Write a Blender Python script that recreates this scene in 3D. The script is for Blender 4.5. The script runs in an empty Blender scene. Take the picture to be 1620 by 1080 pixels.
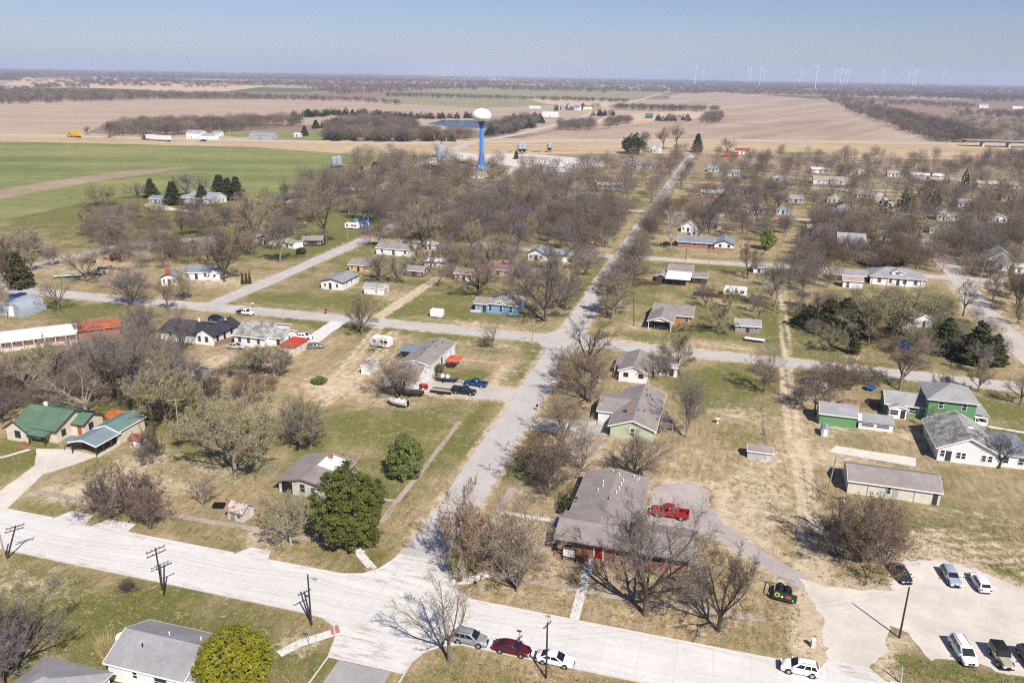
import bpy, math, random
import numpy as np
from mathutils import Matrix, Vector
R = math.radians
random.seed(7)
rng = np.random.default_rng(11)
sc = bpy.context.scene
COL = sc.collection

# ------------------------------------------------------------------ camera
FPX, HC = 1260., 117.
ROLL, YAW, CAMH = R(0.95), R(15.6), 70.
PITCH = math.atan((540 - HC) / FPX)
def raydir(u, v):
    c, s = math.cos(ROLL), math.sin(ROLL)
    a = u * c - v * s
    b = u * s + v * c
    Y = math.cos(PITCH) + b * math.sin(PITCH)
    Zc = -math.sin(PITCH) + b * math.cos(PITCH)
    cy, sy = math.cos(YAW), math.sin(YAW)
    return Vector((a * cy - Y * sy, a * sy + Y * cy, Zc))
FV = raydir(0, 0); RV = raydir(1, 0) - FV; UV = raydir(0, 1) - FV
cam = bpy.data.cameras.new('camera'); cam.sensor_width = 36; cam.lens = FPX / 1620 * 36
cam.clip_start = 1; cam.clip_end = 60000
camo = bpy.data.objects.new('camera', cam); COL.objects.link(camo)
camo.matrix_world = Matrix(((RV.x, UV.x, -FV.x, 0), (RV.y, UV.y, -FV.y, 0), (RV.z, UV.z, -FV.z, CAMH), (0, 0, 0, 1)))
sc.camera = camo
def ground(x, y, z=0.):
    d = raydir((x - 810) / FPX, -(y - 540) / FPX)
    t = (z - CAMH) / d.z
    return (d.x * t, d.y * t)
def proj(x, y, z=0.):
    q = Vector((x, y, z - CAMH)); w = q.dot(FV)
    return (810 + FPX * q.dot(RV) / w, 540 - FPX * q.dot(UV) / w, w)
# survey tiles: name -> (x0, y0, scale) of the enlargements the positions were read from
TL = {'A': (0, 80, 3), 'B': (540, 80, 3), 'C': (1080, 80, 3), 'D': (0, 400, 3), 'E': (540, 400, 3), 'F': (1080, 400, 3),
      'G': (0, 720, 3), 'H': (540, 720, 3), 'I': (1080, 720, 3),
      'a': (0, 600, 6), 'b': (230, 450, 5.4), 'c': (560, 500, 6), 'd': (900, 520, 6), 'e': (1260, 570, 4.5), 'f': (840, 710, 4.909),
      'h': (0, 840, 3.6), 'i': (400, 680, 4.909), 'j': (600, 860, 4.909), 'k': (1000, 340, 5.4), 'l': (1280, 320, 4.765),
      'm': (480, 320, 5.4), 'n': (0, 380, 5.4), 'o': (720, 360, 5.4), 'q': (200, 260, 5.4), 'r': (1040, 210, 5.4),
      's': (1320, 240, 5.4), 't': (680, 170, 5.4), 'u': (60, 160, 5.4), 'v': (800, 130, 4.5), 'w': (450, 220, 6.352), 'Z': (0, 0, 1)}
def px(t, x, y):
    o = TL[t]
    return (o[0] + x / o[2], o[1] + y / o[2])
def P(t, x, y, z=0.):
    return ground(*px(t, x, y), z)
def height_at(x, y, ytop):
    lo, hi = 0.2, 60.
    for _ in range(40):
        m = (lo + hi) / 2
        if proj(x, y, m)[1] > ytop: lo = m
        else: hi = m
    return lo

# ------------------------------------------------------------------ light
SAZ, SEL = R(139.6), R(45)
w = bpy.data.worlds.new('World'); sc.world = w; w.use_nodes = True
nt = w.node_tree
sky = nt.nodes.new('ShaderNodeTexSky'); sky.sky_type = 'NISHITA'; sky.sun_disc = False
sky.sun_elevation = SEL; sky.sun_rotation = SAZ; sky.altitude = 400; sky.air_density = 1.0; sky.dust_density = .6; sky.ozone_density = 5.0
tn = nt.nodes.new('ShaderNodeVectorMath'); tn.operation = 'MULTIPLY'; tn.inputs[1].default_value = (1.14, 1.07, 1.26)
nt.links.new(sky.outputs[0], tn.inputs[0]); nt.links.new(tn.outputs[0], nt.nodes['Background'].inputs[0]); nt.nodes['Background'].inputs[1].default_value = 0.055
sl = bpy.data.lights.new('sun', 'SUN'); sl.energy = 5.0; sl.angle = R(0.5); sl.color = (1, .955, .89)
so = bpy.data.objects.new('sun', sl); COL.objects.link(so)
sd = Vector((math.sin(SAZ) * math.cos(SEL), math.cos(SAZ) * math.cos(SEL), math.sin(SEL)))
so.rotation_euler = sd.to_track_quat('Z', 'Y').to_euler(); so.location = (80, -80, 150)
vs = sc.view_settings; vs.view_transform = 'Standard'; vs.look = 'None'; vs.gamma = 1; vs.use_curve_mapping = False; vs.exposure = 0.46
sc.cycles.use_denoising = False; sc.cycles.filter_width = 1.15
sc.cycles.volume_bounces = 1; sc.cycles.max_bounces = 6; sc.cycles.diffuse_bounces = 3

# ------------------------------------------------------------------ materials
MC = {}
class NT:
    def __init__(s, name):
        s.m = bpy.data.materials.new(name); s.m.use_nodes = True; s.t = s.m.node_tree
        s.b = s.t.nodes['Principled BSDF']; s.L = s.t.links.new
    def n(s, typ, ins=None, **kw):
        nd = s.t.nodes.new(typ)
        for k, v in kw.items(): setattr(nd, k, v)
        for k, v in (ins or {}).items():
            if isinstance(v, bpy.types.NodeSocket): s.L(v, nd.inputs[k])
            else: nd.inputs[k].default_value = v
        return nd
    def pos(s): return s.n('ShaderNodeNewGeometry').outputs['Position']
    def noise(s, scale, detail=4., vec=None, rough=.55):
        return s.n('ShaderNodeTexNoise', {'Vector': vec or s.pos(), 'Scale': scale, 'Detail': detail, 'Roughness': rough}).outputs[0]
    def math(s, op, a, b=0., clamp=False):
        return s.n('ShaderNodeMath', {0: a, 1: b}, operation=op, use_clamp=clamp).outputs[0]
    def ramp(s, v, a, b, lo=0., hi=1.):
        return s.n('ShaderNodeMapRange', {'Value': v, 'From Min': a, 'From Max': b, 'To Min': lo, 'To Max': hi}).outputs[0]
    def mix(s, f, a, b, bt='MIX'):
        nd = s.n('ShaderNodeMix', data_type='RGBA', blend_type=bt)
        for k, v in ((0, f), (6, a), (7, b)):
            if isinstance(v, bpy.types.NodeSocket): s.L(v, nd.inputs[k])
            else: nd.inputs[k].default_value = v if k == 0 else (*v, 1) if len(v) == 3 else v
        return nd.outputs[2]
    def scale(s, col, v):
        nd = s.n('ShaderNodeVectorMath', {0: col}, operation='SCALE')
        s.L(v, nd.inputs['Scale']) if isinstance(v, bpy.types.NodeSocket) else setattr(nd.inputs['Scale'], 'default_value', v)
        return nd.outputs[0]
    def rgb(s, c):
        nd = s.n('ShaderNodeRGB'); nd.outputs[0].default_value = (*c, 1); return nd.outputs[0]
    def vec(s, k):
        return s.n('ShaderNodeVectorMath', {0: s.pos(), 1: k}, operation='MULTIPLY').outputs[0]
    def bump(s, h, d=.05, st=.6):
        s.L(s.n('ShaderNodeBump', {'Height': h, 'Distance': d, 'Strength': st}).outputs[0], s.b.inputs['Normal'])
    def done(s, col, rough=.8):
        if isinstance(col, bpy.types.NodeSocket): s.L(col, s.b.inputs['Base Color'])
        else: s.b.inputs['Base Color'].default_value = (*col, 1)
        s.b.inputs['Roughness'].default_value = rough
        s.b.inputs['Specular IOR Level'].default_value = .25
        return s.m
def mat(name, col, rough=.8, var=.18, sc_=1.2, pat=None, metal=0., dirt=0.):
    key = (name, col, pat)
    if key in MC: return MC[key]
    t = NT(name); c = t.rgb(col)
    n1 = t.noise(sc_, 5); n2 = t.noise(sc_ * 9, 3)
    f = t.math('ADD', t.ramp(n1, .25, .75, 1 - var, 1 + var), t.ramp(n2, .3, .7, -var * .5, var * .5))
    c = t.scale(c, f)
    if pat == 'siding':
        z = t.n('ShaderNodeSeparateXYZ', {0: t.pos()}).outputs[2]
        fr = t.math('FRACT', t.math('MULTIPLY', z, 5.))
        c = t.scale(c, t.ramp(fr, 0, .18, .72, 1.)); t.bump(fr, .02)
    elif pat in ('ribx', 'riby', 'slabx'):
        q = t.n('ShaderNodeSeparateXYZ', {0: t.pos()}).outputs[0 if pat != 'riby' else 1]
        fr = t.math('FRACT', t.math('MULTIPLY', q, 1.6 if pat != 'slabx' else .8))
        c = t.scale(c, t.ramp(t.math('ABSOLUTE', t.math('SUBTRACT', fr, .5)), .38, .5, 1., .78)); t.bump(t.math('PINGPONG', fr, .5), .05)
    elif pat == 'shingle':
        st = t.noise(1.1, 3, t.vec((7, 7, 1.2))); pt = t.noise(.35, 3)
        c = t.scale(c, t.math('MULTIPLY', t.ramp(st, .3, .7, .82, 1.16), t.ramp(pt, .3, .7, .88, 1.1))); t.bump(st, .03, .5)
    elif pat == 'patchy':
        st = t.noise(.55, 5, None, .7); s2 = t.noise(2.6, 5, t.vec((1, .3, 1)), .7)
        c = t.mix(t.ramp(t.math('ADD', st, t.math('MULTIPLY', s2, .6)), .72, .9), c, t.rgb(tuple(k * .42 for k in col)))
    elif pat == 'brick':
        b = t.n('ShaderNodeTexBrick', {'Vector': t.n('ShaderNodeCombineXYZ', {0: t.math('ADD', t.n('ShaderNodeSeparateXYZ', {0: t.pos()}).outputs[0], t.n('ShaderNodeSeparateXYZ', {0: t.pos()}).outputs[1]), 1: t.n('ShaderNodeSeparateXYZ', {0: t.pos()}).outputs[2]}).outputs[0],
             'Color1': (*col, 1), 'Color2': (*[k * .7 for k in col], 1), 'Mortar': (.34, .3, .26, 1), 'Scale': 2.2, 'Mortar Size': .012, 'Row Height': .18, 'Brick Width': .5})
        c = t.scale(b.outputs[0], f)
    elif pat == 'boards':
        q = t.n('ShaderNodeSeparateXYZ', {0: t.pos()})
        fr = t.math('FRACT', t.math('MULTIPLY', t.math('ADD', q.outputs[0], q.outputs[1]), 4.))
        c = t.scale(c, t.math('MULTIPLY', t.ramp(fr, 0, .15, .6, 1.), t.ramp(t.noise(2.5, 4, t.vec((6, 6, .6))), .3, .7, .75, 1.15)))
    elif pat == 'rust':
        st = t.noise(1.4, 5, None, .7)
        c = t.mix(t.ramp(st, .48, .62), c, t.rgb((.22, .07, .03)))
    t.b.inputs['Metallic'].default_value = metal
    if dirt:
        z = t.noise(.7, 4); c = t.mix(t.ramp(z, .5, .75, 0, dirt), c, t.rgb((.25, .2, .14)))
    MC[key] = t.done(c, rough); return MC[key]
def paint(name, col, rough=.3):
    key = (name, col)
    if key in MC: return MC[key]
    t = NT(name); n1 = t.noise(1.5, 4)
    m = t.done(t.scale(t.rgb(col), t.ramp(n1, .3, .7, .93, 1.05)), rough)
    t.b.inputs['Specular IOR Level'].default_value = .5; t.b.inputs['Coat Weight'].default_value = .35; t.b.inputs['Coat Roughness'].default_value = .12
    MC[key] = m; return m
GLASS = NT('dark_glass').done((.012, .015, .02), .12); GLASS.node_tree.nodes['Principled BSDF'].inputs['Specular IOR Level'].default_value = .6
WGLASS = NT('window_glass').done((.03, .036, .042), .15)
RUB = mat('rubber', (.018, .018, .019), .9); RIM = mat('alloy', (.42, .43, .44), .4, .05, metal=.6); CHROME = mat('bright_metal', (.6, .6, .6), .3, .05, metal=.9)
HEADL = NT('lamp_glass').done((.75, .77, .78), .15); TAILL = NT('tail_lamp').done((.35, .01, .012), .2); BLACK = mat('black_plastic', (.012, .012, .013), .7)
WHITE = mat('white_paint', (.74, .73, .71), .6, .06, dirt=.12); WSID = mat('white_siding', (.72, .715, .70), .65, .08, .6, 'siding', dirt=.15)
TRIM = mat('white_trim', (.78, .77, .75), .6, .05); DTRIM = mat('dark_trim', (.05, .045, .045), .7)
POLEW = mat('pole_wood', (.045, .035, .028), .9, .25); POLEG = mat('pole_grey_wood', (.30, .25, .2), .9, .2); WOOD = mat('weathered_wood', (.2, .155, .115), .9, .25, 1.2, 'boards')
CONC = mat('pale_concrete', (.52, .49, .455), .9, .1, .8)

# ------------------------------------------------------------------ mesh helper
class MB:
    def __init__(s): s.v = []; s.f = []
    def add(s, vs, fs):
        b = len(s.v); s.v += [tuple(q) for q in vs]; s.f += [tuple(i + b for i in f) for f in fs]; return s
    def box(s, x0, y0, z0, x1, y1, z1):
        return s.add([(x0, y0, z0), (x1, y0, z0), (x1, y1, z0), (x0, y1, z0), (x0, y0, z1), (x1, y0, z1), (x1, y1, z1), (x0, y1, z1)],
                     [(3, 2, 1, 0), (4, 5, 6, 7), (0, 1, 5, 4), (1, 2, 6, 5), (2, 3, 7, 6), (3, 0, 4, 7)])
    def tube(s, pts, rs, n=6, cap=True):
        pts = [Vector(p) for p in pts]; rings = []
        b = len(s.v)
        for i, p in enumerate(pts):
            d = (pts[min(i + 1, len(pts) - 1)] - pts[max(i - 1, 0)]).normalized()
            a = d.orthogonal().normalized() if i == 0 else (a - d * a.dot(d)).normalized()
            c = d.cross(a)
            for k in range(n):
                th = 2 * math.pi * k / n
                s.v.append(tuple(p + (a * math.cos(th) + c * math.sin(th)) * rs[i]))
        for i in range(len(pts) - 1):
            for k in range(n):
                s.f.append((b + i * n + k, b + i * n + (k + 1) % n, b + (i + 1) * n + (k + 1) % n, b + (i + 1) * n + k))
        if cap:
            s.f.append(tuple(b + (len(pts) - 1) * n + k for k in range(n))); s.f.append(tuple(b + k for k in reversed(range(n))))
        return s
    def lathe(s, prof, n=24, cx=0, cy=0):
        b = len(s.v)
        for r, z in prof:
            for k in range(n):
                th = 2 * math.pi * k / n; s.v.append((cx + r * math.cos(th), cy + r * math.sin(th), z))
        for i in range(len(prof) - 1):
            for k in range(n):
                s.f.append((b + i * n + k, b + i * n + (k + 1) % n, b + (i + 1) * n + (k + 1) % n, b + (i + 1) * n + k))
        s.f.append(tuple(b + k for k in reversed(range(n)))); s.f.append(tuple(b + (len(prof) - 1) * n + k for k in range(n)))
        return s
    def prism(s, poly, a0, a1, axis):   # poly in the plane across 'axis', split into quads/ngons, extruded a0..a1
        def q(p, a): return (a, p[0], p[1]) if axis == 'x' else (p[0], a, p[1]) if axis == 'y' else (p[0], p[1], a)
        n = len(poly)
        return s.add([q(p, a0) for p in poly] + [q(p, a1) for p in poly],
                     [tuple(reversed(range(n))), tuple(range(n, 2 * n))] + [(i, (i + 1) % n, n + (i + 1) % n, n + i) for i in range(n)])
    def mesh(s, name, smooth=None):
        me = bpy.data.meshes.new(name); me.from_pydata(s.v, [], s.f); me.validate(); me.update()
        if smooth is not None:
            me.shade_smooth(); me.set_sharp_from_angle(angle=R(smooth))
        return me
    def build(s, name, m, parent=None, smooth=None, fix=False):
        me = s.mesh(name, smooth); me.materials.append(m)
        if fix:
            import bmesh
            bm = bmesh.new(); bm.from_mesh(me); bmesh.ops.recalc_face_normals(bm, faces=bm.faces); bm.to_mesh(me); bm.free()
        o = bpy.data.objects.new(name, me); COL.objects.link(o)
        if parent: o.parent = parent
        return o
LABELS = {}
def tag(o, label, cat, group=None, kind=None):
    if label: o['label'] = label
    if cat: o['category'] = cat
    if group: o['group'] = group
    if kind: o['kind'] = kind
    return o
def thing(name, label, cat, x, y, rot=0., group=None, z=0.):
    o = bpy.data.objects.new(name, None); COL.objects.link(o); o.empty_display_size = .5
    o.location = (x, y, z); o.rotation_euler = (0, 0, R(rot)); tag(o, label, cat, group); return o
LAND = []     # landmarks that tree labels refer to: (phrase, x, y, half size)
FOOT = []     # building footprints kept clear of scattered trees
def land(phrase, x, y, r=5.): LAND.append((phrase, x, y, r))
# ------------------------------------------------------------------ ground
SPOT_G = [(-270, 330, 70, 45, .5), (-330, 380, 90, 60, .5), (-200, 330, 40, 30, .3), (2, 138, 20, 26, -.25), (-20, 98, 17, 8, -.5), (-84, 160, 14, 16, -.3), (-115, 160, 14, 14, -.25), (-12, 140, 10, 12, -.2), (30, 130, 22, 16, .12), (-66, 140, 22, 18, .2), (-90, 120, 20, 12, .15), (-20, 260, 25, 30, .2), (40, 240, 30, 40, .2), (-95, 250, 30, 30, .2), (-75, 72, 28, 7, .45), (-60, 60, 16, 7, .6), (-126, 104, 6, 5, .8), (-133, 106, 8, 4, .7), (-118, 133, 16, 7, .6), (-95, 128, 9, 6, .35),
 (-66, 140, 18, 12, .2), (-47, 186, 2, 13, .7), (-60, 172, 5, 4, .7), (-88, 222, 15, 7, .6), (-130, 222, 18, 8, .5), (-116, 199, 12, 3, .6),
 (-85, 199, 24, 3, .45), (-195, 188, 22, 9, .6), (-1, 188, 12, 9, .7), (15, 242, 4, 26, .55), (-4, 226, 6, 8, .5), (0, 164, 9, 11, .3),
 (42, 128, 13, 9, .3), (33, 93, 9, 3.5, .5), (-34.5, 142, 1.5, 12, .7), (-49.5, 148, 1.5, 14, .5), (-97, 92.5, 15, 2, .35), (-58, 93, 9, 2, .2),
 (-185, 300, 50, 28, .55), (-215, 345, 60, 30, .6), (-12, 312, 25, 4, .6), (-34, 300, 3, 30, .4), (-48, 280, 3, 30, .5), (-34, 470, 6, 40, .4), (-58, 470, 5, 50, .35),
 (-140, 330, 14, 12, .35), (-120, 335, 14, 10, .4), (60, 190, 10, 6, .6), (62, 176, 6, 6, .5), (64, 255, 10, 30, .4), (-80, 240, 12, 6, .35), (-20, 215, 10, 4, .2),
 (-52, 118, 3, 10, .4), (-57, 106, 5, 8, .4), (-180, 120, 30, 20, .3), (-64, 226, 10, 5, .2), (-95, 305, 8, 6, .5), (30, 340, 20, 8, .3), (20, 425, 20, 10, .4)]
SPOT_B = [(-20, 99, 14, 6, .22), (-24, 108, 5, 5, .3), (-99, 98, 8, 3, .6), (-66.5, 94, 3, 2, .7), (-103, 112, 5, 4, .4), (-88, 112, 7, 5, .3), (-30, 120, 4, 8, .25), (-62, 160, 10, 3, .25), (-70, 152, 8, 3, .3), (-52, 175, 2, 9, .5), (-47.5, 183, 1.5, 12, .2), (10, 140, 5, 14, .25), (6, 122, 4, 6, .35), (33, 121, 6, 3, .35), (44, 136, 12, 5, .2), (14, 96, 2, 5, .5), (-95, 74, 10, 4, .3), (-49, 74.5, 3, 2, .4), (-36, 76, 2, 2, .3), (-225, 330, 30, 12, .2), (-105, 232, 7, 10, .25), (-26, 226, 5, 4, .3), (0, 216, 14, 3, .3), (-70, 238, 10, 5, .25), (24, 172, 4, 8, .4), (40, 168, 8, 3, .4), (-118, 162, 6, 7, .9), (-87, 156, 6, 5, .8), (5, 168, 6, 4, .45), (9, 128, 7, 9, .3), (-27, 141, 5, 9, .45), (-101, 103, 5, 6, .35), (-92, 104, 5, 3, .35),
 (-29, 105, 5, 6, .2), (30, 121, 6, 4, .4), (19, 120, 3, 10, .35), (16, 98, 1.6, 8, .5), (-110, 96, 8, 3, .3), (-80, 178, 5, 6, .35), (-12, 143, 8, 4, .25), (-225, 236, 22, 16, .35),
 (-172, 232, 14, 8, .45), (24, 152, 8, 5, .4), (-60, 196, 9, 3, .3), (-68, 213, 12, 3, .4), (20, 184, 5, 4, .4), (-120, 300, 16, 10, .3), (-100, 330, 12, 16, .35), (-30, 210, 14, 3, .4)]
def axis(segs):
    out = []
    for a, b, st in segs: out += list(np.arange(a, b, st))
    return np.array(sorted(set(out)) + [segs[-1][1]])
gx = axis([(-26000, -6000, 2500), (-6000, -1000, 500), (-1000, -280, 40), (-280, -130, 2.5), (-130, 62, 1.0), (62, 110, 2.5), (110, 500, 20), (500, 2000, 250), (2000, 12001, 2500)])
gy = axis([(-400, 40, 40), (40, 220, 1.0), (220, 340, 2.), (340, 560, 5), (560, 1100, 30), (1100, 4000, 250), (4000, 27001, 2500)])
X, Y = np.meshgrid(gx, gy)
gv = np.stack([X.ravel(), Y.ravel(), np.zeros(X.size)], 1)
nx, ny = len(gx), len(gy)
ii = (np.arange(ny - 1)[:, None] * nx + np.arange(nx - 1)[None]).ravel()
gf = np.stack([ii, ii + 1, ii + nx + 1, ii + nx], 1)
gme = bpy.data.meshes.new('ground'); gme.from_pydata(gv.tolist(), [], gf.tolist()); gme.update()
def spots(L):
    a = np.zeros(X.size)
    for x, y, rx, ry, k in L:
        d = ((gv[:, 0] - x) / rx) ** 2 + ((gv[:, 1] - y) / ry) ** 2
        a += k * np.exp(-d * .8)
    return a
def near_line(pts):
    d = np.full(X.size, 1e9)
    for a, b in zip(pts[:-1], pts[1:]):
        a, b = np.array(a, float), np.array(b, float); v = b - a
        t_ = np.clip(((gv[:, :2] - a) @ v) / (v @ v), 0, 1); d = np.minimum(d, np.hypot(*((a + t_[:, None] * v) - gv[:, :2]).T))
    return d
EXTRA = np.zeros(X.size)
TRACKS = [([(16.6, 104), (16.9, 112), (17.3, 125), (17.1, 140), (16.4, 160), (16.0, 180), (16.2, 203)], 1.05, .5, .8), ([(-100.6, 209), (-100.8, 232), (-101, 262)], .9, .75, 1.1), ([(16.6, 211), (17.5, 260), (18.5, 318)], .8, .45, .55),
          ([(3, 133), (13, 150)], 1.0, .5, .3), ([(30, 121), (38, 124), (46, 122), (52, 116)], .9, .5, .5), ([(29, 124), (38, 127.5), (48, 125)], .9, .5, .45), ([(31, 126), (40, 130), (54, 127)], .8, .4, .35), ([(-96, 200), (-92, 180), (-88, 160), (-84, 146)], 1., .6, .6), ([(-90, 198), (-86, 178), (-84, 160)], 1., .6, .5)]
for pts_, off_, sg_, am_ in TRACKS:
    d_ = near_line(pts_); EXTRA += am_ * (np.exp(-((d_ - off_) / sg_) ** 2) + .12 * np.exp(-(d_ / 1.6) ** 2))
EDGES = [([(-40.4, 97), (-41.1, 150), (-42.0, 200), (-43.6, 320)], 3.6, .8, .55), ([(-330, 200), (-233, 200.5), (-186, 201), (-154, 203.2), (-114, 205), (-78, 205.6), (-42, 206.3), (0, 207), (40, 207), (72, 206.5), (170, 206)], 3.5, .8, .5), ([(-155.2, 206), (-154.5, 240), (-156, 282), (-156.3, 340)], 3.2, 1., .45),
         ([(-150, 317), (-46, 319.6), (0, 322), (76, 325), (200, 328)], 3.2, 1.2, .45), ([(80.5, 150), (80.5, 206), (79.5, 246), (79.3, 283), (83.5, 329)], 4.4, 1.2, .5), ([(-9, 130), (0, 132), (1, 120), (10, 113), (17, 104), (17, 92)], 2.4, 1.0, .5), ([(17, 108), (28, 110), (30, 119), (37, 121), (47, 115)], .3, 1.2, .8), ([(24, 90), (24, 96), (27, 98)], .3, 1., .6), ([(-44.5, 160), (-66, 158), (-66, 168), (-46, 168)], .2, .8, .5)]
for pts_, off_, sg_, am_ in EDGES:
    d_ = near_line(pts_); EXTRA += am_ * np.exp(-((d_ - off_) / sg_) ** 2)
far = np.clip((gv[:, 1] - 560) / 350, 0, 1) * 1.
far = np.maximum(far, np.clip((np.abs(gv[:, 0] + 60) - 420) / 200, 0, 1))
at = gme.attributes.new('gmask', 'FLOAT_COLOR', 'POINT')
at.data.foreach_set('color', np.stack([spots(SPOT_G), spots(SPOT_B) + EXTRA, far, np.ones(X.size)], 1).astype(np.float32).ravel())
t = NT('ground_grass')
a = t.n('ShaderNodeAttribute', attribute_name='gmask'); sx = t.n('ShaderNodeSeparateColor', {0: a.outputs[0]})
G_, B_, F_ = sx.outputs[0], sx.outputs[1], sx.outputs[2]
n0 = t.noise(.018, 3); n1 = t.noise(.09, 5, None, .65); n2 = t.noise(.5, 6, None, .7); n3 = t.noise(2.6, 5, None, .75); n4 = t.noise(6., 3, None, .75)
nst = t.noise(.7, 4, t.vec((1.6, .25, 1)), .6)
g = t.math('ADD', t.math('MULTIPLY', G_, 1.), t.math('MULTIPLY', t.math('SUBTRACT', n1, .5), 1.9))
g = t.math('ADD', g, t.math('MULTIPLY', t.math('SUBTRACT', n2, .5), 1.5))
g = t.math('ADD', g, t.math('MULTIPLY', t.math('SUBTRACT', n3, .5), .6))
g = t.ramp(g, -.12, .34)
dry = t.mix(t.ramp(n2, .3, .7), (.35, .255, .135), (.61, .475, .295))
dry = t.mix(t.ramp(t.math('ADD', t.math('MULTIPLY', n3, .6), t.math('MULTIPLY', nst, .5)), .42, .72), dry, t.rgb((.20, .135, .07)))
grn = t.mix(t.ramp(n3, .35, .65), (.07, .084, .014), (.18, .18, .042))
c = t.mix(t.math('MULTIPLY', g, .92), dry, grn)
bare = t.mix(t.ramp(n2, .35, .65), (.44, .335, .22), (.61, .495, .35))
bf = t.ramp(t.math('ADD', t.math('ADD', B_, .10), t.math('ADD', t.math('MULTIPLY', t.math('SUBTRACT', n2, .5), 1.5), t.math('MULTIPLY', t.math('SUBTRACT', n3, .5), .9))), .2, .62)
c = t.mix(bf, c, bare)
fn = t.noise(.0011, 2, None, .5); fb = t.noise(.006, 3)
vor = t.n('ShaderNodeTexVoronoi', {'Vector': t.vec((1, .8, 0)), 'Scale': .0013, 'Randomness': .7}, distance='CHEBYCHEV')
vc = t.n('ShaderNodeSeparateColor', {0: vor.outputs['Color']})
fc = t.mix(t.ramp(vc.outputs[0], .3, .7), (.25, .18, .135), (.40, .30, .225))
fc = t.mix(t.ramp(vc.outputs[1], .62, .75), fc, t.rgb((.14, .14, .06)))
fc = t.scale(fc, t.ramp(fb, .3, .7, .85, 1.12))
c = t.mix(F_, c, fc)
wd_ = t.noise(.8, 6, t.n('ShaderNodeVectorMath', {0: t.pos(), 1: (37., 11., 0)}, operation='ADD').outputs[0], .75)
c = t.mix(t.math('MULTIPLY', t.ramp(wd_, .56, .66), t.math('SUBTRACT', 1., F_)), c, t.mix(n3, (.10, .07, .035), (.17, .115, .06)))
lt_ = t.noise(1.7, 5, t.n('ShaderNodeVectorMath', {0: t.pos(), 1: (5., 71., 0)}, operation='ADD').outputs[0], .7)
c = t.mix(t.math('MULTIPLY', t.ramp(lt_, .60, .70, 0, .55), t.math('SUBTRACT', 1., F_)), c, t.rgb((.62, .49, .33)))
c = t.scale(c, t.math('MULTIPLY', t.ramp(n4, .3, .7, .55, 1.38), t.ramp(n0, .3, .7, .9, 1.1)))
t.bump(t.math('ADD', n4, t.math('MULTIPLY', n3, 1.4)), .12, .7)
gme.materials.append(t.done(c, .95))
go = bpy.data.objects.new('ground', gme); COL.objects.link(go); tag(go, 'patchy green and straw coloured grass ground of the town', None, None, 'structure')

# ------------------------------------------------------------------ sheets
NOGO = []
ROADS = []    # polylines with half width, kept clear of trees
def densify(pts, step, jit, closed=True):
    out = []
    n = len(pts)
    for i in range(n if closed else n - 1):
        a, b = pts[i], pts[(i + 1) % n]
        L = math.dist(a, b); k = max(1, int(L / step))
        for j in range(k):
            f = j / k
            q = (a[0] + (b[0] - a[0]) * f, a[1] + (b[1] - a[1]) * f)
            out.append((q[0] + random.uniform(-jit, jit), q[1] + random.uniform(-jit, jit)) if jit else q)
    if not closed: out.append(pts[-1])
    return out
def sheet(name, pts, m, z, jit=0., step=2.5, label=None, kind='structure'):
    if math.dist(pts[0], (0, 90)) < 400: NOGO.append(list(pts))
    pts = densify(pts, step, jit) if jit else pts
    import bmesh
    bm = bmesh.new(); vs_ = [bm.verts.new((p[0], p[1], z)) for p in pts]
    f = bm.faces.new(vs_); f.normal_update()
    if f.normal.z < 0: f.normal_flip()
    bmesh.ops.triangulate(bm, faces=[f])
    me = bpy.data.meshes.new(name); bm.to_mesh(me); bm.free(); me.materials.append(m)
    o = bpy.data.objects.new(name, me); COL.objects.link(o); tag(o, label, None, None, kind); return o
def ribbon(name, pts, wd, m, z, jit=.0, label=None, step=3., clear=True):
    pts = densify(pts, step, 0, False)
    L, Rr = [], []
    for i, p in enumerate(pts):
        q0, q1 = pts[max(i - 1, 0)], pts[min(i + 1, len(pts) - 1)]
        d = Vector((q1[0] - q0[0], q1[1] - q0[1])).normalized(); nrm = Vector((-d.y, d.x))
        ww = wd(i / (len(pts) - 1)) if callable(wd) else wd
        a = ww / 2 + random.uniform(-jit, jit); b = ww / 2 + random.uniform(-jit, jit)
        L.append((p[0] + nrm.x * a, p[1] + nrm.y * a, z)); Rr.append((p[0] - nrm.x * b, p[1] - nrm.y * b, z))
    n = len(pts); mb = MB(); mb.add(L + Rr, [(i, n + i, n + i + 1, i + 1) for i in range(n - 1)])
    o = mb.build(name, m); tag(o, label, None, None, 'structure')
    if clear: ROADS.append((pts, (max(wd(0), wd(1)) if callable(wd) else wd) / 2))
    return o
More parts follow.
